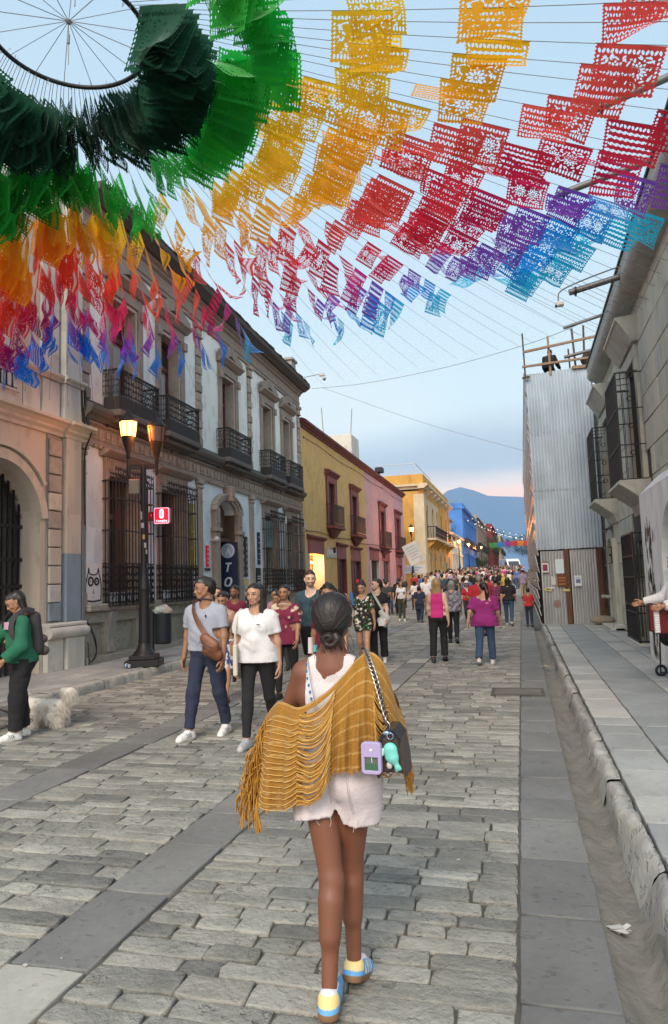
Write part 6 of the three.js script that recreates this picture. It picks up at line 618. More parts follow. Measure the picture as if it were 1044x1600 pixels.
{ const F1 = figure({ label: 'woman in a white tee and black trousers walking beside the man in grey', h: 1.70, fem: 1, w: 1.12, belly: .015, skin: 'tan', cell: .011, hcell: .0036, lip: 1, pos: [-2.76, 0, -7.05], ry: .1, pose: { legL: [-.28, .32, .0], legR: [.20, .05, .0], armR: [.02, .16, .22, .05], armL: [-.06, .16, .12], yaw: -.25, footL: .35 }, hair: ['long', HAIR.black], top: { m: CM.white, hem: .88, sleeve: .33, loose: .012, q: .022, fold: .026, flare: .02 }, bottom: { m: CM.black, q: .008, fold: .016 }, shoe: { fn: (x, y, z) => y < .02 ? [.3, .3, .3] : [.36, .36, .37] } });
  const r = F1.root; mesh('necklace', tube([[-.06, 1.475, .045], [-.035, 1.40, .11], [0, 1.345, .135], [.035, 1.40, .11], [.06, 1.475, .045]], .0025, 24, 4), mat([.5, .42, .25], { m: .6, r: .4 }), r); const tote = mesh('tote_bag', [box(-.245, -.20, .74, 1.06, -.02, .2, .012).rotateY(.25)], CM.cream, r); mesh('handle', tube([[-.15, 1.40, -.06], [-.175, 1.415, .0], [-.19, 1.30, .085], [-.20, 1.18, .12], [-.20, 1.06, .13]], .011, 18, 4), CM.cream, r); mesh('wristband', new THREE.TorusGeometry(.034, .005, 5, 14).rotateX(PI / 2).translate(F1.arms.R.W[0] * F1.s, F1.arms.R.W[1] * F1.s + .02, F1.arms.R.W[2] * F1.s), CM.black, r); mesh('phone', box(-.012, .012, -.16, -.02, -.03, .04, .004).applyMatrix4(new THREE.Matrix4().setPosition(F1.arms.R.W[0] * F1.s, F1.arms.R.W[1] * F1.s, F1.arms.R.W[2] * F1.s + .03)), CM.black, r); mesh('chest_emblem', box(.05, .085, 1.255, 1.265, .175, .18), CM.charcoal, r); }
const printM = Object.assign(mat([1, 1, 1], { vc: 1, r: .9 }));
const blueWhite = (x, y, z) => n3(x * 26 + 3, y * 26, z * 26) > .52 ? [.55, .57, .6] : [.03, .06, .2];
const floral = (x, y, z) => { const n = n3(x * 24, y * 24, z * 24), m = n3(x * 30 + 9, y * 30, z * 30 + 4); return n > .66 ? [.6, .58, .52] : m > .7 ? [.03, .16, .05] : m < .2 ? [.4, .2, .06] : [.012, .014, .014]; };
const plaidF = (x, y, z) => { const a = Math.floor(x * 24) & 1, b = Math.floor(y * 24) & 1; return a && b ? [.02, .012, .03] : a || b ? [.13, .02, .06] : [.24, .03, .09]; };
const batik = (x, y, z) => n3(x * 30, y * 30, z * 30) > .5 ? [.30, .29, .33] : [.11, .10, .13];
const walk = k => ({ legL: [.26 * k, .1, .01], legR: [-.26 * k, .3, .01], armL: [-.22 * k, .14, .18], armR: [.24 * k, .14, .25] });
const mid = o => figure({ cell: .017, hcell: .0062, ...o });
mid({ label: 'person in a black tank top and blue white patterned skirt behind the couple', h: 1.6, fem: 1, skin: 'mid', pos: [-4.28, 0, -9.6], ry: .1, pose: { ...walk(1), pitch: .3, armR: [.5, .1, .9] }, hair: ['bun', HAIR.black], top: { m: CM.black, sleeve: 0, neck: .1, hem: .93, q: .006 }, bottom: { kind: 'skirt', m: [printM, blueWhite], len: .50 }, shoe: { c: [.13, .06, .03] } });
{ const f = mid({ label: 'woman in a maroon embroidered blouse and black trousers behind the white tee', h: 1.67, fem: 1, w: 1.1, skin: 'brown', pos: [-3.42, 0, -9.9], ry: .05, pose: { ...walk(-1), armL: [.1, .12, .5] }, hair: ['pony', HAIR.black], top: { m: [printM, (x, y, z) => z > 0 && n3(x * 22, y * 22, z * 22) > .70 && y > 1.0 ? [.5, .42, .3] : [.15, .012, .04]], sleeve: .4, hem: .82, loose: .02, flare: .03, neck: .1 }, bottom: { m: CM.black }, shoe: { c: [.02, .02, .02] } }); mesh('necklace', new THREE.TorusGeometry(.09, .007, 5, 20).rotateX(1.2).translate(0, 1.345, .03), CM.cream, f.root); }
mid({ label: 'tall bearded man in a dark teal vee neck tee and black shorts', h: 1.88, skin: 'light', beard: 1, pos: [-3.22, 0, -10.6], ry: -.1, pose: { ...walk(1), yaw: .5, armR: [.1, .12, .15] }, hair: ['short', HAIR.brown], top: { m: CM.teal, sleeve: .36, hem: .92, vneck: 1, neck: .085, loose: .012 }, bottom: { kind: 'shorts', len: .46, m: CM.black, q: .025 }, shoe: { c: [.5, .5, .48] } });
mid({ label: 'dark haired man in maroon half hidden behind the woman in the shawl', h: 1.66, skin: 'brown', pos: [-2.33, 0, -8.4], ry: .1, pose: walk(-1), hair: ['curly', HAIR.black], top: { m: CM.maroon, sleeve: .36, hem: .92 }, bottom: { m: CM.charcoal }, shoe: { c: [.03, .03, .03] } });
{ const f = mid({ label: 'woman in a black floral playsuit with bare legs and piled up hair', h: 1.67, fem: 1, w: 1.08, skin: 'tan', lip: 1, pos: [-3.1, 0, -13.7], ry: .0, pose: { ...walk(1), armR: [.75, .25, 1.9, .2], pitch: .15, yaw: -.1 }, hair: ['topbun', HAIR.brown], top: { m: [printM, floral], sleeve: .3, hem: .86, loose: .02, neck: .085 }, bottom: { kind: 'shorts', len: .22, q: .02, m: [printM, floral] }, shoe: { c: [.4, .36, .3] } }); mesh('red_flower', new THREE.IcosahedronGeometry(.05, 1).translate(-.07, 1.66, .0), CM.red, f.root); mesh('blue_sleeve_scarf', sdfMesh([pr([-.2, 1.42, .08], [-.16, 1.2, .15], .04, .03)], .012), CM.blue, f.root); }
{ const f = mid({ label: 'woman all in black carrying a pale crossbody bag and looking aside', h: 1.72, fem: 1, skin: 'light', pos: [-2.9, 0, -14.2], ry: .06, pose: { ...walk(-.7), yaw: -1.0, armR: [.05, .2, .15], armL: [.1, .15, .6] }, hair: ['bun', HAIR.brown], top: { m: CM.black, sleeve: .28, hem: .9, loose: .01 }, bottom: { m: CM.black, q: .03, flare: .05 }, shoe: { c: [.55, .54, .52] } }); const pale = cl([.45, .47, .44]); strap([[-.10, 1.48, .05], [-.04, 1.38, .13], [.06, 1.2, .16], [.13, 1.06, .15]], .045, .008, pale, f.root); mesh('crossbody_bag', sdfMesh([pr([.10, 1.02, .17], [.20, .90, .16], .06, .085, { sz: 1.4 }), pr([.07, .86, .18], [.17, .78, .17], .07, .06, { sz: 1.5 })], .012), pale, f.root); mesh('bag_paper', box(.02, .17, .76, .9, .235, .243).rotateY(.1), CM.white, f.root); mesh('phone', box(-.27, -.235, .76, .9, .02, .08, .005), CM.black, f.root); }
{ const f = mid({ label: 'woman in a white tee and olive trousers with black bag on the left pavement side', h: 1.63, fem: 1, skin: 'tan', pos: [-4.75, 0, -28.2], ry: .1, cell: .024, hcell: .01, pose: { legL: [.05, .05], legR: [-.05, .1], armL: [.1, .1, .7, .2], armR: [.15, .25, .5] }, hair: ['long', HAIR.black], top: { m: CM.white, sleeve: .3, hem: .94 }, bottom: { m: CM.olive }, shoe: { c: [.6, .6, .58] } }); mesh('shoulder_bag', sdfMesh([pr([-.25, 1.1, .02], [-.25, .9, .03], .06, .09, { sx: 1.4 })], .02), CM.black, f.root); }
{ const f = mid({ label: 'short person in navy seen from behind near the street lamp', h: 1.42, w: 1.1, skin: 'brown', pos: [-3.85, 0, -27], ry: PI, cell: .024, hcell: .01, pose: walk(.5), hair: ['bob', HAIR.black], top: { m: CM.navy, sleeve: .45, hem: .6, loose: .02 }, bottom: { m: CM.navy, q: .03 }, shoe: { c: [.05, .05, .05] } }); }
{ mid({ label: 'blonde woman in a bright pink sleeveless top and black trousers seen from behind', h: 1.67, fem: 1, w: 1.06, skin: 'light', pos: [-1.68, 0, -14.3], ry: PI - .05, pose: { ...walk(-.8), footR: .6 }, hair: ['longback', HAIR.blonde], top: { m: CM.pink, sleeve: 0, hem: .9, neck: .07 }, bottom: { m: CM.black, q: .022, flare: .04 }, shoe: { c: [.015, .015, .015] } }); }
{ mid({ label: 'grey haired person in a grey patterned blouse beyond the pink top', h: 1.62, fem: 1, w: 1.12, skin: 'tan', pos: [-1.78, 0, -18.4], ry: PI + .05, cell: .02, pose: walk(.9), hair: ['bob', HAIR.grey], top: { m: [printM, batik], sleeve: .5, hem: .86, loose: .02, flare: .02 }, bottom: { m: CM.black, q: .02 }, shoe: { c: [.02, .02, .02] } }); }
{ mid({ label: 'woman in a loose plum blouse and jeans with a long dark ponytail', h: 1.58, fem: 1, w: 1.28, skin: 'tan', pos: [-.74, 0, -13.9], ry: PI - .1, pose: { legL: [-.2, .35, .02], legR: [.22, .08, .02], armL: [-.35, .32, .25], armR: [.2, .28, .2], yaw: .7 }, hair: ['pony', HAIR.black], top: { m: CM.plum, sleeve: .42, hem: .80, loose: .03, flare: .07, fold: .03 }, bottom: { m: CM.jeans, q: .018, flare: .04 }, shoe: { c: [.5, .5, .5] } }); }
{ const f = mid({ label: 'woman in red with a white cap and white sling strap facing the camera', h: 1.55, fem: 1, skin: 'tan', pos: [-2.0, 0, -26.5], ry: 0, cell: .024, hcell: .01, pose: { ...walk(1), armL: [.3, .2, 1.2, .5] }, hair: ['bob', HAIR.black], hat: ['cap', CM.white], top: { m: CM.red, sleeve: .4, hem: .92, loose: .012 }, bottom: { m: CM.charcoal }, shoe: { c: [.1, .1, .1] } }); strap([[-.12, 1.36, .06], [0, 1.2, .15], [.14, 1.0, .14]], .03, .008, CM.white, f.root); mesh('handbag', sdfMesh([pr([.16, .93, .14], [.2, .86, .12], .07, .08)], .02), CM.tan, f.root); }
{ mid({ label: 'broad man in a dark red shirt and grey cap seen from behind', h: 1.74, w: 1.3, skin: 'brown', pos: [-1.2, 0, -20.6], ry: PI, cell: .02, pose: walk(.6), hair: ['short', HAIR.grey], hat: ['cap', cl([.16, .16, .15])], top: { m: CM.red, sleeve: .45, hem: .85, loose: .02 }, bottom: { m: CM.charcoal, q: .02 }, shoe: { c: [.03, .03, .03] } }); }
{ mid({ label: 'person in a purple plaid shirt and dark trousers seen from behind', h: 1.62, skin: 'brown', pos: [-.95, 0, -26.4], ry: PI, cell: .024, hcell: .01, pose: walk(-.6), hair: ['short', HAIR.black], top: { m: [printM, plaidF], sleeve: .6, hem: .85, loose: .02 }, bottom: { m: CM.charcoal, q: .02 }, shoe: { c: [.03, .03, .03] } }); }
{ mid({ label: 'woman in a black top and blue jeans walking away near the gutter strip', h: 1.64, fem: 1, w: 1.2, skin: 'tan', pos: [-.48, 0, -24.6], ry: PI - .05, cell: .022, hcell: .009, pose: walk(.9), hair: ['longback', HAIR.black], top: { m: CM.black, sleeve: .4, hem: .88, loose: .02 }, bottom: { m: CM.jeans, q: .014 }, shoe: { c: [.3, .3, .3] } }); }
{ mid({ label: 'boy in a red tee and dark jeans walking along the gutter by the hoarding', h: 1.27, w: .95, skin: 'brown', pos: [.17, 0, -23.8], ry: PI, cell: .019, hcell: .009, pose: walk(.4), hair: ['short', HAIR.black], top: { m: CM.red, sleeve: .4, hem: .9, loose: .012 }, bottom: { m: CM.navy, q: .012 }, shoe: { c: [.02, .02, .02] } }); }
[[-5.9, -13, 1.66, 'woman with long dark hair just right of the grey tee man', 'long', CM.charcoal, 'light', 1], [-5.2, -12.2, 1.68, 'dark skinned bearded man in maroon behind the couple', 'short', CM.maroon, 'deep', 0], [-5.55, -13.8, 1.60, 'woman with loose dark hair in black farther back behind the couple', 'bob', CM.black, 'light', 1], [-5.15, -14.3, 1.57, 'woman in pale pink behind the maroon blouse', 'bun', cl([.55, .30, .38]), 'tan', 1], [-4.6, -12.9, 1.5, 'low dark head with a top knot behind the couple', 'topbun', CM.black, 'brown', 1]].forEach(([x, z, h, label, hr, m, sk, fem], i) => mid({ label, h, fem, skin: sk, beard: !fem, pos: [x, 0, z], ry: rr(-.3, .3), hcell: .008, pose: { ...walk(i % 2 ? 1 : -1), yaw: rr(-.4, .4) }, hair: [hr, HAIR.black], top: { m, sleeve: .4, hem: .9 }, bottom: { m: CM.charcoal }, shoe: { c: [.03, .03, .03] } }));
{ // person in the green sweater, phone to the face, with a dog behind
  const f = figure({ label: 'person in a green sweater and black trousers with a backpack and dog lead', h: 1.69, w: 1.06, skin: 'mid', cell: .011, hcell: .004, pos: [-5.72, 0, -7.05], ry: -.62, pose: { legL: [.14, .1, .02], legR: [-.06, .08, .02], armL: [.12, .14, .75, .15], armR: [.75, .12, 1.35, .25], pitch: .45, lean: .06, yaw: -.15 }, hair: ['bob', HAIR.black], top: { m: CM.dgreen, sleeve: .97, hem: .88, loose: .022, q: .02, fold: .03, neck: .07 }, bottom: { m: CM.black, q: .035, fold: .03 }, shoe: whiteShoe });
  mesh('chest_panel', boxUV(new THREE.CylinderGeometry(.175, .175, .085, 12, 1, true, -.55, 1.1).toNonIndexed().translate(.0, 1.295, .0)), Object.assign(cl([.55, .32, .45]), { side: THREE.DoubleSide }), f.root); const pk = cl([.045, .04, .045]); const b = mesh('backpack', sdfMesh([pr([-.065, 1.38, -.145], [-.085, 1.0, -.17], .06, .07), pr([.065, 1.38, -.145], [.085, 1.0, -.17], .06, .07), pr([0, 1.38, -.155], [0, 1.0, -.20], .065, .08)], .012, { k: .05 }), pk, f.root); mesh('pocket', sdfMesh([pr([-.06, 1.12, -.245], [.06, 1.12, -.245], .05), pr([-.065, .98, -.255], [.065, .98, -.255], .058)], .012, { k: .05 }), cl([.09, .07, .07]), b); for (const q of [-1, 1]) strap([[q * .10, 1.45, -.12], [q * .13, 1.47, -.02], [q * .14, 1.38, .11], [q * .16, 1.2, .13], [q * .18, 1.1, .02]], .06, .012, pk, f.root); mesh('phone', box(-.18, -.08, 1.50, 1.66, .32, .335, .006), CM.black, f.root);
  const ld = thing('dog_lead', 'black dog lead slanting down beside the person in green', 'lead', [-6.1, .15, -6.9]); mesh('cord', bar([-.35, .42, .15], [.42, .02, -.3], .009, 5), CM.black, ld); mesh('clip', new THREE.TorusGeometry(.02, .005, 5, 10).translate(.42, .02, -.3), MW.iron, ld);
}
{ // passer-by cut by the left frame edge
  const f = figure({ label: 'person in black cut off by the left edge beside the green sweater', h: 1.62, fem: 1, skin: 'light', cell: .014, hcell: .006, pos: [-6.42, 0, -7.3], ry: .7, pose: { armL: [.7, .35, 1.0], armR: [.1, .1, .2] }, hair: ['bob', HAIR.black], top: { m: CM.black, sleeve: .3, hem: .9 }, bottom: { m: CM.maroon }, shoe: { c: [.03, .03, .03] } }); }
{ // small white shaggy dog
  const P = [pr([0, .25, .18], [0, .245, -.16], .105, .10), pr([0, .25, .2], [0, .33, .31], .08, .07), pr([0, .36, .34], [0, .34, .42], .07, .035), pr([-.06, .40, .31], [-.075, .31, .32], .025, .03), pr([.06, .40, .31], [.075, .31, .32], .025, .03), ...[[-1, .16], [1, .16]].map(([g, z]) => pr([g * .06, .2, z], [g * .062, .03, z + .01], .05, .035)), ...[-1, 1].flatMap(g => [pr([g * .06, .22, -.14], [g * .065, .15, -.09], .065, .05), pr([g * .065, .15, -.10], [g * .065, .1, -.17], .04, .035), pr([g * .065, .1, -.17], [g * .065, .03, -.155], .034, .034)]), pr([0, .28, -.22], [0, .42, -.30], .04, .055), pr([0, .42, -.30], [0, .44, -.22], .06, .045)];
  const d = thing('dog', 'small shaggy cream dog with raised plumed tail behind the person in green', 'dog', [-5.78, 0, -7.62], -1.45); let g = sdfMesh(P, .008, { k: .04, post: (x, y, z, f) => f + .009 * (n3(x * 24, y * 9, z * 22) - .5) + .006 * (n3(x * 90, y * 25, z * 90) - .5) - (y < .2 && y > .03 ? .016 : 0) }); paint(g, (x, y, z) => { const n = n3(x * 18, y * 10, z * 18); return n > .66 ? [.44, .36, .29] : [.70, .66, .59]; }); mesh('body', g, mat([1, 1, 1], { vc: 1, r: .95 }), d);
  rnd = RNG(401); const H = [], p = g.attributes.position, nn = g.attributes.normal; for (let i = 0; i < 9000; i++) { const k = Math.floor(rnd() * p.count), a = V().fromBufferAttribute(p, k), n = V().fromBufferAttribute(nn, k), e = a.clone().addScaledVector(n, rr(.012, .03)).add(V(rr(-.01, .01), -rr(.03, .085), rr(-.04, .0))), s = V(rr(-1, 1), rr(-1, 1), rr(-1, 1)).normalize().multiplyScalar(.0034); H.push(a.x - s.x, a.y - s.y, a.z - s.z, a.x + s.x, a.y + s.y, a.z + s.z, e.x, e.y, e.z); } const hg = new THREE.BufferGeometry(); hg.setAttribute('position', new THREE.Float32BufferAttribute(H, 3)); hg.computeVertexNormals(); boxUV(hg); mesh('coat', hg, mat([.68, .63, .55], { r: .95 }), d).userData.kind = 'stuff'; mesh('nose', new THREE.SphereGeometry(.016, 8, 6).translate(0, .345, .455), MW.iron, d); for (const q of [-1, 1]) mesh('eye', new THREE.SphereGeometry(.009, 6, 5).translate(q * .032, .375, .41), MW.iron, d);
}
{ // accordion player at the right edge
  const f = figure({ label: 'musician in a white shirt and black waistcoat playing an accordion at the right edge', h: 1.74, w: 1.15, belly: .02, skin: 'brown', cell: .014, hcell: .006, pos: [2.03, .15, -10.25], ry: -1.45, pose: { armL: [.35, .3, 1.0, .1], armR: [.55, .45, .75, -.3], legL: [.1, .1], legR: [-.05, .05] }, hair: ['short', HAIR.grey], top: { m: CM.white, sleeve: .95, hem: .92, loose: .02, q: .014 }, bottom: { m: CM.black, q: .02 }, shoe: { c: [.02, .02, .02] } });
  const a = thing('accordion', 'dark red and black accordion held open by the musician', 'accordion', [1.76, 1.06, -10.2], -1.45); mesh('left_box', box(-.19, -.08, -.19, .19, -.07, .13, .015), mat([.02, .015, .015], { r: .3 }), a); mesh('right_box', box(.1, .2, -.2, .2, -.07, .13, .015), mat([.12, .01, .012], { r: .3 }), a); const fl = []; for (let i = 0; i < 9; i++) fl.push(box(-.08 + i * .02, -.066 + i * .02, -.17, .17, -.055, .115, .004)); mesh('bellows', fl, mat([.2, .015, .02], { r: .6 }), a); mesh('keyboard', [...Array(12)].map((_, i) => box(.202, .25, -.18 + i * .03, -.153 + i * .03, .09, .15, .003)), CM.white, a);
  const g = thing('black_cart', 'folded black hand cart with a red cloth standing at the right frame edge', 'cart', [2.04, .15, -11.3]); mesh('bag', sdfMesh([pr([0, .55, 0], [0, .95, 0], .13, .11)], .02), CM.black, g); mesh('frame', [bar([-.16, 0, .05], [-.1, 1.1, .0], .012, 5), bar([.14, 0, .05], [.1, 1.1, .0], .012, 5), bar([-.16, .05, .05], [.14, .05, .05], .012, 5)], MW.iron, g); mesh('red_cloth', box(-.22, -.05, .66, .76, .02, .06, .02), CM.red, g); for (const q of [-.15, .15]) mesh('wheel', new THREE.TorusGeometry(.07, .02, 6, 14).rotateY(.2).translate(q, .08, .06), MW.iron, g);
}
{ const f = mid({ label: 'worker in black sitting on the scaffold behind the timber upright', h: 1.6, skin: 'brown', pos: [1.22, 7.72, -23.1], ry: PI - .3, pose: { legL: [1.2, 1.6, .1], legR: [1.1, 1.5, .1], lean: .5, armL: [.5, .2, .6], armR: [.5, .2, .6], pitch: .4 }, hair: ['short', HAIR.black], top: { m: CM.black, sleeve: .95, hem: .85, loose: .02 }, bottom: { m: CM.black, q: .02 }, shoe: { c: [.02, .02, .02] } }); }

// ----- the woman in the foreground, seen from behind -----
{
  const sneaker = lat => (x, y, z) => { if (y < .026) return [.20, .105, .05]; if (y > .086) return [.66, .62, .66]; if (z < -.018 && y > .044) return [.70, .55, .24]; const side = x * lat > .012; if (side && z > .0 && z < .105 && y > .03 && y < .082) { const q = (z + y * .55) / .030; if (q - Math.floor(q) < .45) return [.68, .66, .55]; } if (z > .05 && y > .055 && Math.abs(x) < .022) return [.62, .6, .62]; return [.115, .33, .60]; };
  const F = figure({ label: 'woman in a mustard fringed shawl and white frayed shorts seen from behind in the foreground', h: 1.62, fem: 1, w: .96, bust: .9, skin: 'warm', cell: .0085, hcell: .0032, hand: .0038, pos: [-.80, 0, -2.93], ry: PI, pose: { legL: [-.20, .02, -.17], legR: [.20, .22, -.13], footL: .0, footR: .35, armL: [.25, .42, 1.75, .45], armR: [.15, .22, .9, .3], yaw: .12, pitch: -.02, roll: .02 }, shoe: { fn: sneaker(1) }, hair: null,
    top: { m: cl([.66, .62, .62]), sleeve: 0, neck: .082, hem: .98, q: .005, fold: .004 }, bottom: { kind: 'shorts', len: .205, hemq: .018, q: .014, fold: .016, top: .12, fray: 1, m: cl([.66, .60, .62]) } });
  const r = F.root, sh = r.children.filter(o => o.name === 'shoe'); sh[1] && (paint(sh[1].geometry, (x, y, z) => [1, 1, 1]));
  { // right and left shoes are repainted from their own frames so that the stripes sit outside
    const k = ['L', 'R']; sh.forEach((o, i) => { const l = F.legs[k[i]], g = shoeGeo(.0032, sneaker(i ? -1 : 1)); g.rotateX(l.ft).rotateY((i ? -1 : 1) * .12); g.scale(F.s, F.s, F.s).translate(l.A[0] * F.s, (l.A[1] - .085 * Math.cos(l.ft)) * F.s, l.A[2] * F.s); o.geometry = g; }); }
  // hair drawn back smooth into a low bun with loose strands at the nape
  const hairM = mat([.014, .008, .007], { r: .5, t: 'wood', b: .001 }), hg = sdfMesh([pr([0, .034, -.040], [0, .034, .006], .098, .090, { sx: 1.04 }), pr([0, .06, .02], [0, .05, .04], .062, .058), pr([0, -.02, -.075], [0, -.05, -.07], .062, .05)], .0042, { k: .035, post: (x, y, z, f) => { const a = Math.atan2(x, y + .06); f += .0045 * (n3(a * 26, z * 4, 2) - .5) + .003 * (n3(a * 60, z * 8, 7) - .5); return Math.max(f, Math.min(z - .02, .07 - y), y < .0 ? z + .02 + y * .35 : -9); } }).applyMatrix4(F.hm); const hair = mesh('hair', hg, hairM, r);
  const bun = sdfMesh([pr([-.024, -.074, -.112], [.022, -.074, -.112], .027, .026), pr([0, -.06, -.122], [0, -.088, -.12], .026, .024)], .004, { k: .02, post: (x, y, z, f) => { const a = Math.atan2(y + .072, x), q = Math.hypot(x, y + .072); return f + .008 * Math.sin(a * 1.0 + q * 190) * .5 + .003 * (n3(a * 8, q * 300, 3) - .5); } }).applyMatrix4(F.hm); mesh('bun', bun, mat([.022, .011, .009], { r: .5, t: 'wood', b: .001 }), hair);
  rnd = RNG(601); const st = []; for (let i = 0; i < 34; i++) { const x = rr(-.055, .055) + (i < 12 ? -.03 : 0), y0 = rr(-.10, -.05); st.push(tube([[x, y0 + .02, -.075], [x * 1.15 + rr(-.01, .01), y0 - .025, -.078 + rr(-.02, .0)], [x * 1.25 + rr(-.02, .02), y0 - .05 - rr(0, .02), -.07 + rr(-.025, .01)]], .0011, 6, 3)); } for (let i = 0; i < 30; i++) { const a = rr(0, 3.14), R = .108; st.push(tube([[Math.cos(a) * R * .93, .03 + Math.sin(a) * R, -.04], [Math.cos(a + .06) * R * 1.0, .033 + Math.sin(a + .06) * R * 1.03, -.05], [Math.cos(a + .12) * R * .97, .03 + Math.sin(a + .12) * R * 1.02, -.06]], .0009, 5, 3)); } mesh('loose_strands', merge(st).applyMatrix4(F.hm), hairM, hair).userData.kind = 'stuff';
  // ---- shawl ----
  const cols = [[[.305, 1.108, .0], [.397, .748, .02]], [[.224, 1.182, -.075], [.275, .745, -.10]], [[.114, 1.172, -.135], [.136, .788, -.17]], [[.014, 1.221, -.15], [.026, .846, -.19]], [[-.067, 1.290, -.135], [-.034, .923, -.185]], [[-.130, 1.365, -.075], [-.105, .933, -.18]], [[-.178, 1.382, -.045], [-.183, .942, -.155]], [[-.232, 1.325, -.04], [-.251, .921, -.10]], [[-.272, 1.15, .01], [-.295, .882, .0]], [[-.262, 1.16, .09], [-.275, .86, .12]], [[-.17, 1.30, .10], [-.18, .9, .19]], [[-.10, 1.385, .05], [-.06, .95, .21]]];
  const cr = (a, b, c, d, t) => .5 * (2 * b + (c - a) * t + (2 * a - 5 * b + 4 * c - d) * t * t + (3 * b - a - 3 * c + d) * t * t * t); const col = (s, e) => { const i = Math.min(cols.length - 2, Math.max(0, Math.floor(s))), t = s - i, g = k => cols[Math.min(cols.length - 1, Math.max(0, k))][e]; return [0, 1, 2].map(k => cr(g(i - 1)[k], g(i)[k], g(i + 1)[k], g(i + 2)[k], t)); };
  const bulge = (s, t) => { const u = Math.sin(Math.PI * clamp(t)), shoulder = Math.exp(-(((s - 5.8) / 1.2) ** 2)); return u * (.022 + .045 * shoulder * (1 - t)) + .03 * u * Math.exp(-(((s - 7.2) / .8) ** 2)); };
  const S = (s, t) => { const a = col(s, 0), b = col(s, 1), p = vlerp(a, b, t), w = .0; const f = .010 * Math.sin(s * 7 + t * 2.2) * (.3 + t) + .007 * Math.sin(s * 17 - t * 3) * t + .012 * (n3(s * 2.2, t * 3, 4) - .5), o = bulge(s, t) + f, k = s > 7 ? clamp((s - 7) * .6, 0, 1) : 0, kl = s < 1.4 ? clamp((1.4 - s) * .5, 0, .7) : 0; const sd = s > 9 ? -1 : 1; return [p[0] - o * (k * .9 - kl) * (s > 9 ? 1 : 1), p[1], p[2] - o * (s > 9.2 ? -1 : 1 - k * .6)]; };
  const pane = (s0, s1, t0, t1, ns, nt, sag = 0) => { const P = [], uv = [], I = []; for (let j = 0; j <= nt; j++) for (let i = 0; i <= ns; i++) { const u = i / ns, s = s0 + (s1 - s0) * u, tt = (typeof t0 === 'function' ? t0(s) : t0) + ((typeof t1 === 'function' ? t1(s) : t1) - (typeof t0 === 'function' ? t0(s) : t0)) * j / nt, q = S(s, tt), g = 4 * u * (1 - u) * sag; P.push(q[0], q[1] - g, q[2] - g * .12); uv.push(s * .12, tt * .42); } for (let j = 0; j < nt; j++) for (let i = 0; i < ns; i++) { const a = j * (ns + 1) + i, b = a + ns + 1; I.push(a, b, a + 1, a + 1, b, b + 1); } const g = new THREE.BufferGeometry(); g.setAttribute('position', new THREE.Float32BufferAttribute(P, 3)); g.setAttribute('uv', new THREE.Float32BufferAttribute(uv, 2)); g.setIndex(I); g.computeVertexNormals(); return g; };
  const must = dtex(512, (u, v) => { const st = ((v * 6) % 1), k = sstep(.0, .05, st) * (1 - sstep(.16, .22, st)), w = .84 + .22 * (fbm(u, v, 128, 2, 71) - .5) + .22 * (fbm(u * .25, v, 64, 2, 72) - .5); const A = [.385, .18, .020], B = [.55, .34, .11]; return A.map((c, i) => (c + (B[i] - c) * k * (.55 + .45 * fbm(u, v, 24, 2, 73))) * w); }, .30);
  const MSh = new THREE.MeshPhysicalMaterial({ map: must, roughness: .92, side: THREE.DoubleSide, transmission: .12, thickness: 0, bumpMap: T.clothB, bumpScale: .002 }), MTh = mat([.42, .205, .028], { r: .9 }), MPale = mat([.56, .34, .10], { r: .9 });
  const W = thing('shawl', 'mustard striped shawl with ladders of loose threads and fringe draped over the woman', 'shawl', [-.80, 0, -2.93], PI);
  mesh('left_panel', pane(.05, 2.15, .0, 1.0, 40, 60), MSh, W); mesh('centre_panel', pane(3.75, 6.35, .0, 1.0, 44, 60), MSh, W); mesh('shoulder_panel', pane(6.33, 7.3, .0, .34, 16, 22), MSh, W); mesh('right_panel', pane(7.15, 11, .0, 1.0, 50, 50), MSh, W); mesh('neck_edge', pane(2.1, 3.8, .0, .07, 24, 4, .0), MSh, W);
  rnd = RNG(603); const rib = [], thr = [], pal = []; for (let i = 0; i < 27; i++) { const t0 = .055 + i * .035, sag = .018 + .026 * Math.sin(Math.PI * clamp(i / 26)) + rr(-.008, .01); rib.push(pane(2.12 + rr(-.05, .02), 3.78 + rr(-.02, .06), t0, t0 + rr(.010, .026), 16, 1, sag)); for (let k = 0; k < 3; k++) { const tt = t0 + rr(0, .03), sg = sag + rr(-.008, .014), q = [...Array(9)].map((_, j) => { const u = j / 8, p = S(2.1 + 1.72 * u, clamp(tt + .006 * Math.sin(j + i))); return [p[0], p[1] - 4 * u * (1 - u) * sg, p[2] - .006 - rr(0, .004)]; }); (k === 0 ? pal : thr).push(tube(q, k ? .0016 : .0022, 18, 4)); } }
  for (let i = 0; i < 20; i++) { const t0 = .30 + i * .035, sag = .030 + .02 * Math.sin(Math.PI * i / 19) + rr(-.008, .008); rib.push(pane(6.3, 7.2 + rr(-.03, .05), clamp(t0), clamp(t0 + rr(.014, .028)), 12, 1, sag)); for (let k = 0; k < 2; k++) { const tt = t0 + rr(0, .03), q = [...Array(8)].map((_, j) => { const u = j / 7, p = S(6.3 + .9 * u, clamp(tt)); return [p[0], p[1] - 4 * u * (1 - u) * (sag + rr(-.004, .006)), p[2] - .006]; }); (k ? thr : pal).push(tube(q, .0018, 14, 4)); } }
  for (let i = 0; i < 16; i++) { const t0 = .12 + i * .055, q = [...Array(9)].map((_, j) => { const u = j / 8, p = S(.5 + 1.6 * u, clamp(t0 + .03 * u)); return [p[0], p[1] - 4 * u * (1 - u) * .02, p[2] - .007]; }); pal.push(tube(q, .002, 16, 4)); }
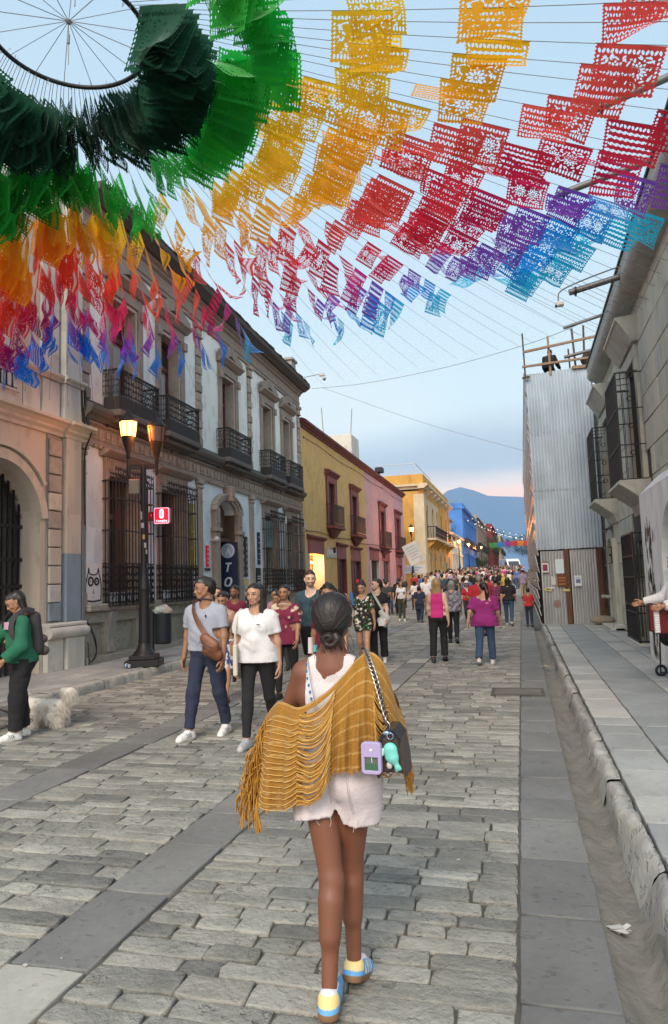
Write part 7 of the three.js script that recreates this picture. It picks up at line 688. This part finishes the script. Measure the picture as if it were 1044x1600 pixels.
  mesh('loose_ribbons', mergeGeometries(rib), MSh, W).userData.kind = 'stuff'; mesh('loose_threads', thr, MTh, W).userData.kind = 'stuff'; mesh('pale_threads', pal, MPale, W).userData.kind = 'stuff';
  const fr = []; for (let i = 0; i < 210; i++) { const t = rnd(), e = S(.05 + rr(0, .5) * rnd(), t), dx = rr(-.02, .075) * (.4 + t), L = rr(.05, .15); fr.push(tube([[e[0], e[1], e[2] - rr(-.01, .01)], [e[0] + dx * .6, e[1] - L * .35, e[2] - rr(-.02, .04)], [e[0] + dx * .7 + rr(-.012, .012), e[1] - L, e[2] - rr(-.03, .04)]], rr(.0014, .003), 7, 4)); } for (let i = 0; i < 60; i++) { const a = rr(0, 6.28), q = rr(0, .013); fr.push(tube([[.340, .785, -.05], [.342 + Math.cos(a) * q * .5, .73, -.055 + Math.sin(a) * q * .5], [.336 + Math.cos(a) * q * 1.3, .64 + rr(-.012, .02), -.055 + Math.sin(a) * q]], .0022, 7, 4)); } for (let i = 0; i < 40; i++) { const t = rr(.72, 1), e = S(8 + rr(-.3, 1.0), t); fr.push(tube([e, [e[0] - rr(.0, .012), e[1] - .05, e[2]], [e[0] - rr(-.004, .022), e[1] - rr(.05, .11), e[2]]], .002, 6, 4)); } mesh('fringe', fr, MTh, W).userData.kind = 'stuff';
  const hem = []; for (let i = 0; i < 120; i++) { const s = rr(.3, 7.8), e = S(s, 1); hem.push(tube([[e[0], e[1] + .004, e[2]], [e[0] + rr(-.005, .005), e[1] - rr(.004, .016), e[2]]], .0012, 3, 3)); } mesh('hem_threads', hem, MTh, W).userData.kind = 'stuff';
  // frayed threads under the shorts
  const fz = [], shorts = r.children.find(o => o.name === 'bottoms').geometry.attributes.position; let n = 0; for (let i = 0; i < shorts.count && n < 90; i += 7) { const y = shorts.getY(i), z = shorts.getZ(i); if (y < .745 && y > .69 && z < .06 && hash2(i, 3) < .16) { n++; const x = shorts.getX(i); fz.push(tube([[x, y + .004, z], [x + rr(-.01, .01), y - rr(.01, .02), z - .003], [x + rr(-.02, .02), y - rr(.02, .045), z - rr(0, .008)]], .0009, 6, 3)); } } if (fz.length) mesh('frayed_threads', fz, cl([.7, .66, .66]), r).userData.kind = 'stuff';
  { const q = shorts, near = (x, y) => { let b = 9, z = 0; for (let i = 0; i < q.count; i++) { const d = Math.hypot(q.getX(i) - x, q.getY(i) - y); if (q.getZ(i) < -.02 && d < b) { b = d; z = q.getZ(i); } } return z - .001; }, ln = (a, b, n, r2) => tube([...Array(n)].map((_, i) => { const u = i / (n - 1), x = a[0] + (b[0] - a[0]) * u, y = a[1] + (b[1] - a[1]) * u; return [x, y, near(x, y)]; }), r2, n * 3, 4), sm = cl([.58, .53, .55]); mesh('seam', [ln([0, .93, 0], [0, .76, 0], 8, .0016), ln([-.075, .93], [-.085, .74], 8, .0014), ln([-.082, .93], [-.092, .74], 8, .0012), ln([.05, .90], [.12, .90], 6, .0013), ln([.05, .90], [.055, .81], 6, .0013), ln([.12, .90], [.115, .81], 6, .0013)], sm, r); }
  mesh('bra_strap', strap([[.105, 1.345, .02], [.102, 1.352, -.02], [.085, 1.31, -.092], [.070, 1.25, -.118], [.056, 1.19, -.132]], .016, .003, cl([.66, .66, .7]), r, 'bra_strap').geometry, cl([.66, .66, .7]), r).visible = true; r.remove(r.children[r.children.length - 1]);
  const mk = []; for (let i = 0; i < 6; i++) { const u = i / 5; mk.push(box(-.004, .004, -.006, .006, -.002, .002).translate(.098 - .038 * u, 1.335 - .13 * u, -.060 - .076 * Math.pow(u, .6) - .004)); } mesh('strap_print', mk, CM.blue, r);
  // ---- chain bag with its charms ----
  const B = thing('shoulder_bag', 'small dark brown flap bag on a twisted chain strap hanging from her shoulder', 'bag', [-.80, 0, -2.93], PI), leather = mat([.055, .036, .028], { r: .45, t: 'stone', b: .001 });
  const cp = new THREE.CatmullRomCurve3([[-.125, 1.385, .03], [-.150, 1.388, -.035], [-.185, 1.352, -.115], [-.215, 1.29, -.16], [-.240, 1.21, -.185], [-.262, 1.13, -.198], [-.275, 1.09, -.195]].map(p => V(...p))), lk = [], dk = []; for (let i = 0; i < 44; i++) { const p = cp.getPointAt(i / 44), d = cp.getTangentAt(i / 44), g = new THREE.TorusGeometry(.0098, .0032, 5, 10).toNonIndexed(); g.scale(1, 1.25, 1); g.applyQuaternion(new THREE.Quaternion().setFromUnitVectors(V(0, 1, 0), d).multiply(new THREE.Quaternion().setFromAxisAngle(V(0, 1, 0), (i % 2 ? .8 : -.8)))); g.translate(p.x, p.y, p.z); (i % 2 ? lk : dk).push(g); } mesh('chain', lk, mat([.62, .58, .5], { m: .85, r: .3 }), B).userData.kind = 'stuff'; mesh('chain_leather', dk, leather, B).userData.kind = 'stuff';
  mesh('body', boxUV(shapeX([[-.055, 0], [-.043, .012], [.036, .012], [.05, -.012], [.056, .002], [.048, .05], [.034, .135], [.012, .158], [-.016, .158], [-.036, .135], [-.05, .05]], .13, [], .006).translate(-.279, .945, -.235)), leather, B);
  mesh('flap', boxUV(shapeX([[-.036, .10], [-.040, .135], [-.016, .166], [.012, .166], [.037, .135], [.04, .08], [.034, .08], [.03, .13], [.01, .154], [-.014, .154], [-.03, .13]], .14, [], .003).translate(-.279, .945, -.24)), mat([.03, .032, .04], { r: .25, m: .4 }), B); mesh('clasp', [new THREE.SphereGeometry(.012, 10, 8).toNonIndexed().scale(1.3, .8, .6).translate(-.268, 1.098, -.245), new THREE.TorusGeometry(.012, .003, 5, 12).toNonIndexed().translate(-.283, 1.088, -.25)], mat([.25, .33, .45], { m: .7, r: .25 }), B);
  const sn = thing('sanitizer_case', 'lavender pocket sanitizer bottle in a case clipped to the chain bag', 'sanitizer', [-.80 + .214, 1.012, -2.93 + .262], -.08); { const q = (w, h, rr_) => { const s = new THREE.Shape(); const x = w / 2, y = h / 2; s.moveTo(-x + rr_, -y); s.lineTo(x - rr_, -y); s.quadraticCurveTo(x, -y, x, -y + rr_); s.lineTo(x, y - rr_); s.quadraticCurveTo(x, y, x - rr_, y); s.lineTo(-x + rr_, y); s.quadraticCurveTo(-x, y, -x, y - rr_); s.lineTo(-x, -y + rr_); s.quadraticCurveTo(-x, -y, -x + rr_, -y); return s; }; const lav = mat([.38, .32, .52], { r: .35 }); const s = q(.072, .112, .014), hole = new THREE.Path(); [[-.029, -.048], [-.029, .006], [.029, .006], [.029, -.048]].forEach(([x, y], i) => i ? hole.lineTo(x, y) : hole.moveTo(x, y)); s.holes.push(hole); mesh('case', boxUV(new THREE.ExtrudeGeometry(s, { depth: .018, bevelSize: .003, bevelThickness: .003, bevelSegments: 2 }).toNonIndexed()), lav, sn); mesh('window', box(-.03, .03, -.05, .008, .004, .013), mat([.10, .13, .11], { r: .12, x: { clearcoat: 1 } }), sn); mesh('liquid', box(-.027, .027, -.047, -.022, .0135, .0155), mat([.05, .13, .07], { r: .2 }), sn); mesh('nozzle', [bar([0, .008, .017], [.003, -.016, .017], .0016, 5), new THREE.SphereGeometry(.006, 10, 8).toNonIndexed().scale(1, 1, .4).translate(.0, .03, .021)], mat([.7, .7, .72], { r: .3 }), sn); }
  const wh = thing('whale_charm', 'turquoise rubber whale charm with its tail down on the chain bag', 'charm', [-.80 + .283, 1.028, -2.93 + .258]); mesh('body', sdfMesh([pr([0, .012, 0], [.004, -.012, 0], .027, .026, { sz: 1.6 }), pr([.012, -.02, 0], [.026, -.052, 0], .014, .006), pr([.026, -.052, 0], [.037, -.058, 0], .006, .004), pr([.026, -.052, 0], [.021, -.066, 0], .006, .004)], .0028, { k: .014 }), mat([.16, .55, .48], { r: .4 }), wh); mesh('fin', sdfMesh([pr([-.026, .012, .004], [-.030, -.006, .006], .007, .005)], .002), mat([.45, .68, .64], { r: .4 }), wh); mesh('cord', [bar([0, .038, 0], [-.004, .075, -.01], .0018, 4)], leather, wh); mesh('bead', new THREE.SphereGeometry(.012, 10, 8).scale(1, 1.2, .7).translate(-.006, -.046, -.004), mat([.5, .49, .46], { r: .4 }), wh);
  const dr = thing('drink_tube', 'small white and teal tube held up beside her chin in her left hand', 'drink', [-.80 - .145, 1.395, -2.93 - .15]); mesh('tube', new THREE.CylinderGeometry(.011, .013, .07, 12), mat([.62, .52, .52], { r: .4 }), dr); mesh('cap', new THREE.CylinderGeometry(.010, .010, .03, 12).translate(.022, -.014, 0), mat([.12, .42, .45], { r: .4 }), dr);
}

// ----- the crowd up the street -----
{
  rnd = RNG(501); const proto = []; const mk = (fem, k, ry) => { const f = figure({ label: 'x', h: fem ? 1.6 : 1.72, fem, w: [1, 1.12, 1.2][k % 3], skin: ['tan', 'brown', 'mid', 'light'][k % 4], cell: .034, hcell: .016, hand: .016, pos: [0, 0, 0], ry: 0, pose: { ...walk(k % 2 ? .8 : -.7), ...(k === 3 ? { armR: [.9, .2, 1.2] } : {}) }, hair: [['long', 'pony', 'bob', 'longback', 'bun'][k % 5], HAIR.black], top: { m: CM.red, sleeve: .38, hem: .88, loose: .015 }, bottom: { m: CM.jeans, q: .018 }, shoe: { c: [.04, .04, .04] } }); scene.remove(f.root); proto.push(f.root); };
  for (let k = 0; k < 5; k++) mk(1, k); for (let k = 0; k < 5; k++) { const f = figure({ label: 'x', h: 1.72, w: [1, 1.15][k % 2], skin: ['brown', 'tan', 'mid'][k % 3], cell: .034, hcell: .016, hand: .016, pos: [0, 0, 0], ry: 0, pose: walk(k % 2 ? .8 : -.8), hair: ['short', HAIR.black], hat: k === 4 ? ['cap', CM.white] : null, top: { m: CM.red, sleeve: .4, hem: .88, loose: .02 }, bottom: { m: CM.jeans, q: .022 }, shoe: { c: [.04, .04, .04] } }); scene.remove(f.root); proto.push(f.root); }
  const tops = [['white', 5], ['black', 9], ['red', 3], ['navy', 2], ['maroon', 3], ['pink', 1], ['cream', 2], ['grey', 2], ['lilac', 1], ['blue', 1], ['teal', 1], ['yellow', 1], ['charcoal', 3]].flatMap(([n, k]) => Array(k).fill(n)), bots = ['jeans', 'black', 'charcoal', 'navy', 'jeans', 'black', 'olive', 'tan'], word = { grey: 'grey', dgreen: 'dark green', lilac: 'lilac', charcoal: 'charcoal' };
  const seen = new Set(); const place = (x, z, dens) => { const k = Math.floor(rnd() * 10), p = proto[k], c = p.clone(); c.name = numbered('person'); scene.add(c); let t = pick(tops), b = pick(bots); const away = rnd() < .62; const bag = rnd() < .3; c.position.set(x, gy(z), z); c.rotation.y = (away ? PI : 0) + rr(-.4, .4); const s = rr(.93, 1.06); c.scale.set(s, s, s); c.children.forEach(o => { if (o.name === 'top') o.material = CM[t]; if (o.name === 'bottoms') o.material = CM[b]; if (o.name === 'hair' && rnd() < .08) o.material = HAIR.grey; if (o.name === 'hat') o.material = pick([CM.white, CM.black, CM.tan]); }); const zone = z > -42 ? 'before the pink house' : z > -62 ? 'by the street lamp' : z > -86 ? 'below the ochre house' : 'near the van', side = x < -4.6 ? 'left side' : x < -1.6 ? 'mid street' : 'right side';
    const lb = () => `${k < 5 ? 'woman' : 'man'} in ${t} top and ${b} ${zone}, ${side}, ${away ? 'from behind' : 'facing us'}`; for (let q = 0; q < 40 && seen.has(lb()); q++) { t = pick(tops); b = pick(bots); } seen.add(lb()); c.children.forEach(o => { if (o.name === 'top') o.material = CM[t]; if (o.name === 'bottoms') o.material = CM[b]; });
    c.userData = { label: `${k < 5 ? 'woman' : 'man'} in ${t} top and ${b} ${zone}, ${side}, ${away ? 'from behind' : 'facing us'}`, category: 'person', group: 'people in the crowd up the street' }; };
  const spots = []; for (const [z0, z1, n] of [[-31, -42, 16], [-42, -62, 50], [-62, -86, 90], [-86, -110, 80]]) for (let i = 0; i < n; i++) { let x, z, t = 0; do { z = rr(z1, z0); x = rr(-7.6, z < -30 ? Math.min(.2, .2 + (z + 30) * .0) : .1); t++; } while (t < 30 && (spots.some(q => Math.hypot(q[0] - x, q[1] - z) < .55) || (z > -42 && (x > -2.6 ? rnd() < .35 : x > -5 && rnd() < .75)) || Math.hypot(x + 1.55, z + 112) < 3.2 || Math.hypot(x + 7.4, z + 50) < .6)); spots.push([x, z]); place(x, z); }
}

// ---------- signs, posters, bins and litter ----------
{
  const t = thing('litter_bin', 'dark blue green litter bin on a post overflowing with bags by the lamp', 'litter bin', [-7.62, .15, -13.75], .3), m = mat([.015, .022, .028], { r: .5 }); mesh('post', [bar([-.16, 0, 0], [-.16, 1.05, 0], .055, 12), new THREE.SphereGeometry(.058, 12, 8).toNonIndexed().translate(-.16, 1.05, 0)], m, t); mesh('drum', lathe([[.0, .32], [.165, .32], [.175, .36], [.18, .95], [.19, .97], [.17, .97], [.16, .5], [0, .5]], 20).translate(.08, 0, 0), m, t); mesh('strap', [box(-.17, .0, .5, .55, -.02, .02), box(-.17, .0, .8, .85, -.02, .02)], m, t);
  const bag = (p, sc, c) => { const g = new THREE.IcosahedronGeometry(.14, 4), q = g.attributes.position; for (let i = 0; i < q.count; i++) { const k = .75 + .5 * n3(q.getX(i) * 14 + p[0], q.getY(i) * 14, q.getZ(i) * 14); q.setXYZ(i, q.getX(i) * k * sc, q.getY(i) * k * sc * .75, q.getZ(i) * k * sc); } g.computeVertexNormals(); mesh('rubbish_bag', g.translate(...p), c, t); }; bag([.02, 1.03, .03], 1, mat([.55, .68, .64], { r: .4, tr: .25 })); bag([.14, 1.0, .0], .95, mat([.55, .47, .38], { r: .5, tr: .2 })); bag([.09, 1.08, -.06], .7, MW.offw);
  const cup = thing('crushed_cup', 'crumpled blue and white cup lying against the lamp base', 'litter', [-7.38, .2, -12.1]); mesh('cup', new THREE.CylinderGeometry(.045, .035, .09, 10).rotateZ(1.4), MW.offw, cup); mesh('band', new THREE.CylinderGeometry(.046, .040, .045, 10).rotateZ(1.4), CM.blue, cup);
  const scrap = (label, x, y, z, c, n, s) => { const o = thing('paper_scrap', label, 'litter', [x, y, z]); rnd = RNG(700 + n); for (let k = 0; k < n; k++) mesh('scrap', box(-rr(.2, .5) * s, rr(.2, .5) * s, 0, .002, -rr(.06, .2) * s, rr(.06, .2) * s).rotateZ(rr(-.25, .35)).rotateY(rr(-1, 1)).translate(rr(-.3, .3) * s, .012 + k * .004, rr(-.3, .3) * s), c, o); };
  scrap('torn white paper scraps lying in the gutter beside the near slabs', .36, -.055, -3.78, MW.offw, 5, .10); scrap('pale flattened scrap in the gutter farther up near the kerb', .33, -.005, -13.6, MW.cream, 3, .16); scrap('green and white litter beside the left kerb behind the man', -6.75, .01, -11.4, mat([.3, .45, .2]), 3, .12); scrap('dark flattened scrap on the setts near the left kerb', -5.9, .01, -8.6, MW.iron, 2, .14);
  rnd = RNG(711); const dots = []; for (let i = 0; i < 70; i++) { const s = rr(.004, .012), x = rr(-6, .3), z = rr(-12, -2.4); dots.push(box(-s, s, 0, .003, -s * .6, s * .6).rotateY(rr(0, 3)).translate(x, .012, z)); } const cf = mesh('confetti', dots, MW.offw); tag(cf, 'tiny white paper specks scattered over the setts', 'confetti', null, 'stuff');
}
{ // on the white mansion
  const A = 1.3 * PI / 180, at = (a, y, w) => V(w, y, -a).applyAxisAngle(V(0, 1, 0), A).add(V(-8.8, 0, -12.6)).toArray();
  const sg = thing('red_sign', 'glowing red square shop sign with white oval on a maroon bracket', 'sign', [-8.47, 3.43, -15.5], .12), red = mat([.5, .005, .015], { em: [.9, .01, .04], ei: .75 }), pk = mat([.8, .4, .5], { em: [1, .42, .55], ei: 1.1 }), whi = mat([.8, .8, .85], { em: [.95, .9, 1], ei: .9 }); mesh('box', new RoundedBoxGeometry(.40, .40, .17, 3, .05), mat([.30, .05, .06], { r: .4 }), sg); mesh('face', new RoundedBoxGeometry(.38, .38, .02, 2, .008).translate(0, 0, .082), red, sg); const rim = new THREE.Shape(); const rb = (s, w, r) => { s.moveTo(-w + r, -w); s.lineTo(w - r, -w); s.quadraticCurveTo(w, -w, w, -w + r); s.lineTo(w, w - r); s.quadraticCurveTo(w, w, w - r, w); s.lineTo(-w + r, w); s.quadraticCurveTo(-w, w, -w, w - r); s.lineTo(-w, -w + r); s.quadraticCurveTo(-w, -w, -w + r, -w); }; rb(rim, .195, .045); const hl = new THREE.Path(); rb(hl, .178, .035); rim.holes.push(hl); mesh('rim', new THREE.ExtrudeGeometry(rim, { depth: .014, bevelEnabled: false }).translate(0, 0, .086), pk, sg); const ov = new RoundedBoxGeometry(.12, .23, .02, 4, .0099).toNonIndexed(); mesh('oval', new THREE.CapsuleGeometry(.058, .115, 6, 16).scale(1, 1, .18).translate(0, .045, .095), whi, sg); mesh('oval_core', new THREE.CapsuleGeometry(.03, .11, 4, 12).scale(1, 1, .2).translate(0, .045, .1025), mat([.45, .42, .6], { em: [.45, .42, .65], ei: .5 }), sg); mesh('lettering', textGeo('Compita', .052, .006).translate(0, -.135, .093), whi, sg); mesh('bracket', box(-.40, -.2, -.11, .11, -.03, .03, .01), mat([.10, .01, .015], { r: .5 }), sg);
  const pl = new THREE.PointLight(0xff2040, .5, 0, 2); pl.position.set(-8.45, 3.43, -15.2); scene.add(pl);
  const ow = thing('cat_poster', 'white poster of a black outlined owl faced cat with round staring eyes', 'poster', at(.47, 1.78, .012), A + PI / 2), ink = mat([.015, .015, .018], { r: .6 }), ln = (pts, w = .012) => mesh('outline', tube(pts.map(p => [p[0], p[1], .006]), w * .75, pts.length * 4, 5), ink, ow); mesh('sheet', box(-.34, .34, -.40, .46, -.004, .004), mat([.7, .71, .72]), ow);
  ln([[-.27, -.33], [-.285, -.1], [-.25, .12], [-.2, .23], [-.17, .36], [-.15, .25], [-.1, .22], [.1, .22], [.15, .25], [.18, .36], [.21, .23], [.26, .12], [.29, -.1], [.28, -.33]], .02); ln([[-.27, -.33], [0, -.35], [.28, -.33]], .024); for (const [x, r] of [[-.10, .085], [.12, .07]]) { mesh('eye_ring', new THREE.TorusGeometry(r, .022, 6, 24).translate(x, .07, .004), ink, ow); mesh('pupil', new THREE.SphereGeometry(.018, 10, 8).scale(1, 1, .4).translate(x, .07, .006), ink, ow); } mesh('beak', [boxUV(shapeX([[-.02, -.2], [0, -.08], [.04, -.2], [.01, -.17]], .008))], mat([.2, .09, .07]), ow); mesh('caption', box(-.05, .06, -.262, -.25, .004, .006), mat([.5, .3, .3]), ow);
  // banner in the doorway and wall signs
  const tb = thing('doorway_banner', 'tall navy banner reading T O U hanging in the mansion doorway', 'banner', at(8.3, 2.0, -.12), .02), nv = mat([.008, .018, .055], { r: .6 }), lw = mat([.72, .74, .78]); mesh('cloth', box(-.34, .34, -1.3, 1.05, -.012, .012, .004), nv, tb); mesh('disc', new THREE.CylinderGeometry(.24, .24, .014, 28).rotateX(PI / 2).translate(0, .78, .014), mat([.40, .46, .55]), tb); mesh('disc_ring', new THREE.TorusGeometry(.2, .012, 5, 28).translate(0, .78, .022), lw, tb); mesh('disc_mark', [boxUV(shapeX([[-.09, -.13], [.0, .13], [.09, -.13], [.03, -.13], [0, 0], [-.04, -.13]], .006).translate(.02, .78, .022))], lw, tb); [['T', .25], ['O', -.22], ['U', -.7]].forEach(([c, y]) => { const g = textGeo(c, .30, .008); g.applyMatrix4(new THREE.Matrix4().makeShear(0, 0, .2, 0, 0, 0)); mesh('letter', g.translate(0, y, .012), lw, tb); });
  const wsign = (label, a, y, w, h, m, deco) => { const o = thing('wall_sign', label, 'sign', at(a, y, .03), A + PI / 2); mesh('board', box(-w / 2, w / 2, -h / 2, h / 2, -.02, .02, .005), m, o); deco && deco(o); return o; };
  wsign('narrow red vertical sign with white marks on the pale wall left of the doorway', 6.35, 2.55, .16, .62, mat([.4, .01, .03], { em: [.5, .01, .03], ei: .25 }), o => mesh('marks', [.2, .06, -.08, -.2].map(y => box(-.04, .04, y - .035, y + .035, .021, .025)), MW.offw, o)); wsign('small black lettering strip below the narrow red sign', 6.35, 2.16, .34, .08, mat([.04, .05, .05])); wsign('framed menu board with grey sheet beside the doorway', 6.35, 1.62, .42, .52, MW.iron, o => mesh('sheet', box(-.17, .17, -.2, .2, .021, .025), mat([.45, .5, .52]), o));
  const vt = (o, s, w) => [...s].forEach((c, i) => mesh('letter', textGeo(c, .14, .006).translate(0, .52 - i * .26, .021), MW.offw, o)); wsign('tall dark brown sign with white vertical letters right of the doorway', 9.22, 2.62, .26, 1.4, mat([.05, .025, .02]), o => vt(o, 'TANGO')); wsign('second narrow brown sign with pale marks beside the lettered one', 9.56, 2.62, .2, 1.36, mat([.07, .035, .03]), o => mesh('marks', [.5, .3, .1, -.1, -.3, -.5].map(y => box(-.05, .04, y - .06, y + .05, .021, .025)), MW.stoneL, o)); wsign('yellow and blue poster sheets under the brown signs', 9.4, 1.68, .62, .36, mat([.55, .42, .18]), o => mesh('blue_corner', box(-.3, -.1, -.17, 0, .021, .026), mat([.08, .3, .5]), o)); wsign('dark navy vertical sign on the pale wall before the last windows', 10.82, 2.95, .22, 1.15, mat([.008, .015, .08]), o => mesh('marks', [.4, .2, 0, -.2, -.4].map(y => box(-.11, .11, y - .012, y + .012, .021, .025)), MW.offw, o)); wsign('black notice board with white lines low before the last windows', 10.72, 1.85, .42, .8, mat([.02, .02, .022]), o => mesh('lines', [.1, .02, -.1].map(y => box(-.15, .15, y - .02, y + .02, .021, .025)), MW.offw, o));
  wsign('teal and white banner hung inside the third barred window', 12.15, 3.55, 1.3, 1.0, mat([.16, .32, .32]), o => { o.position.x -= .15; mesh('tree_print', [...Array(9)].map((_, i) => box(-.5 + i * .12, -.47 + i * .12, -.3 + (i % 3) * .1, .35 - (i % 2) * .2, .021, .025)), mat([.06, .12, .12]), o); }); wsign('gold patterned panel glowing beside the second barred window', 5.35, 3.05, .36, 1.9, mat([.55, .38, .10]), o => { rnd = RNG(720); mesh('pattern', [...Array(24)].map(() => { const x = rr(-.14, .1), y = rr(-.85, .8); return box(x, x + .06, y, y + .05, .021, .025); }), mat([.8, .62, .3]), o); });
}

renderer.render(scene, camera);
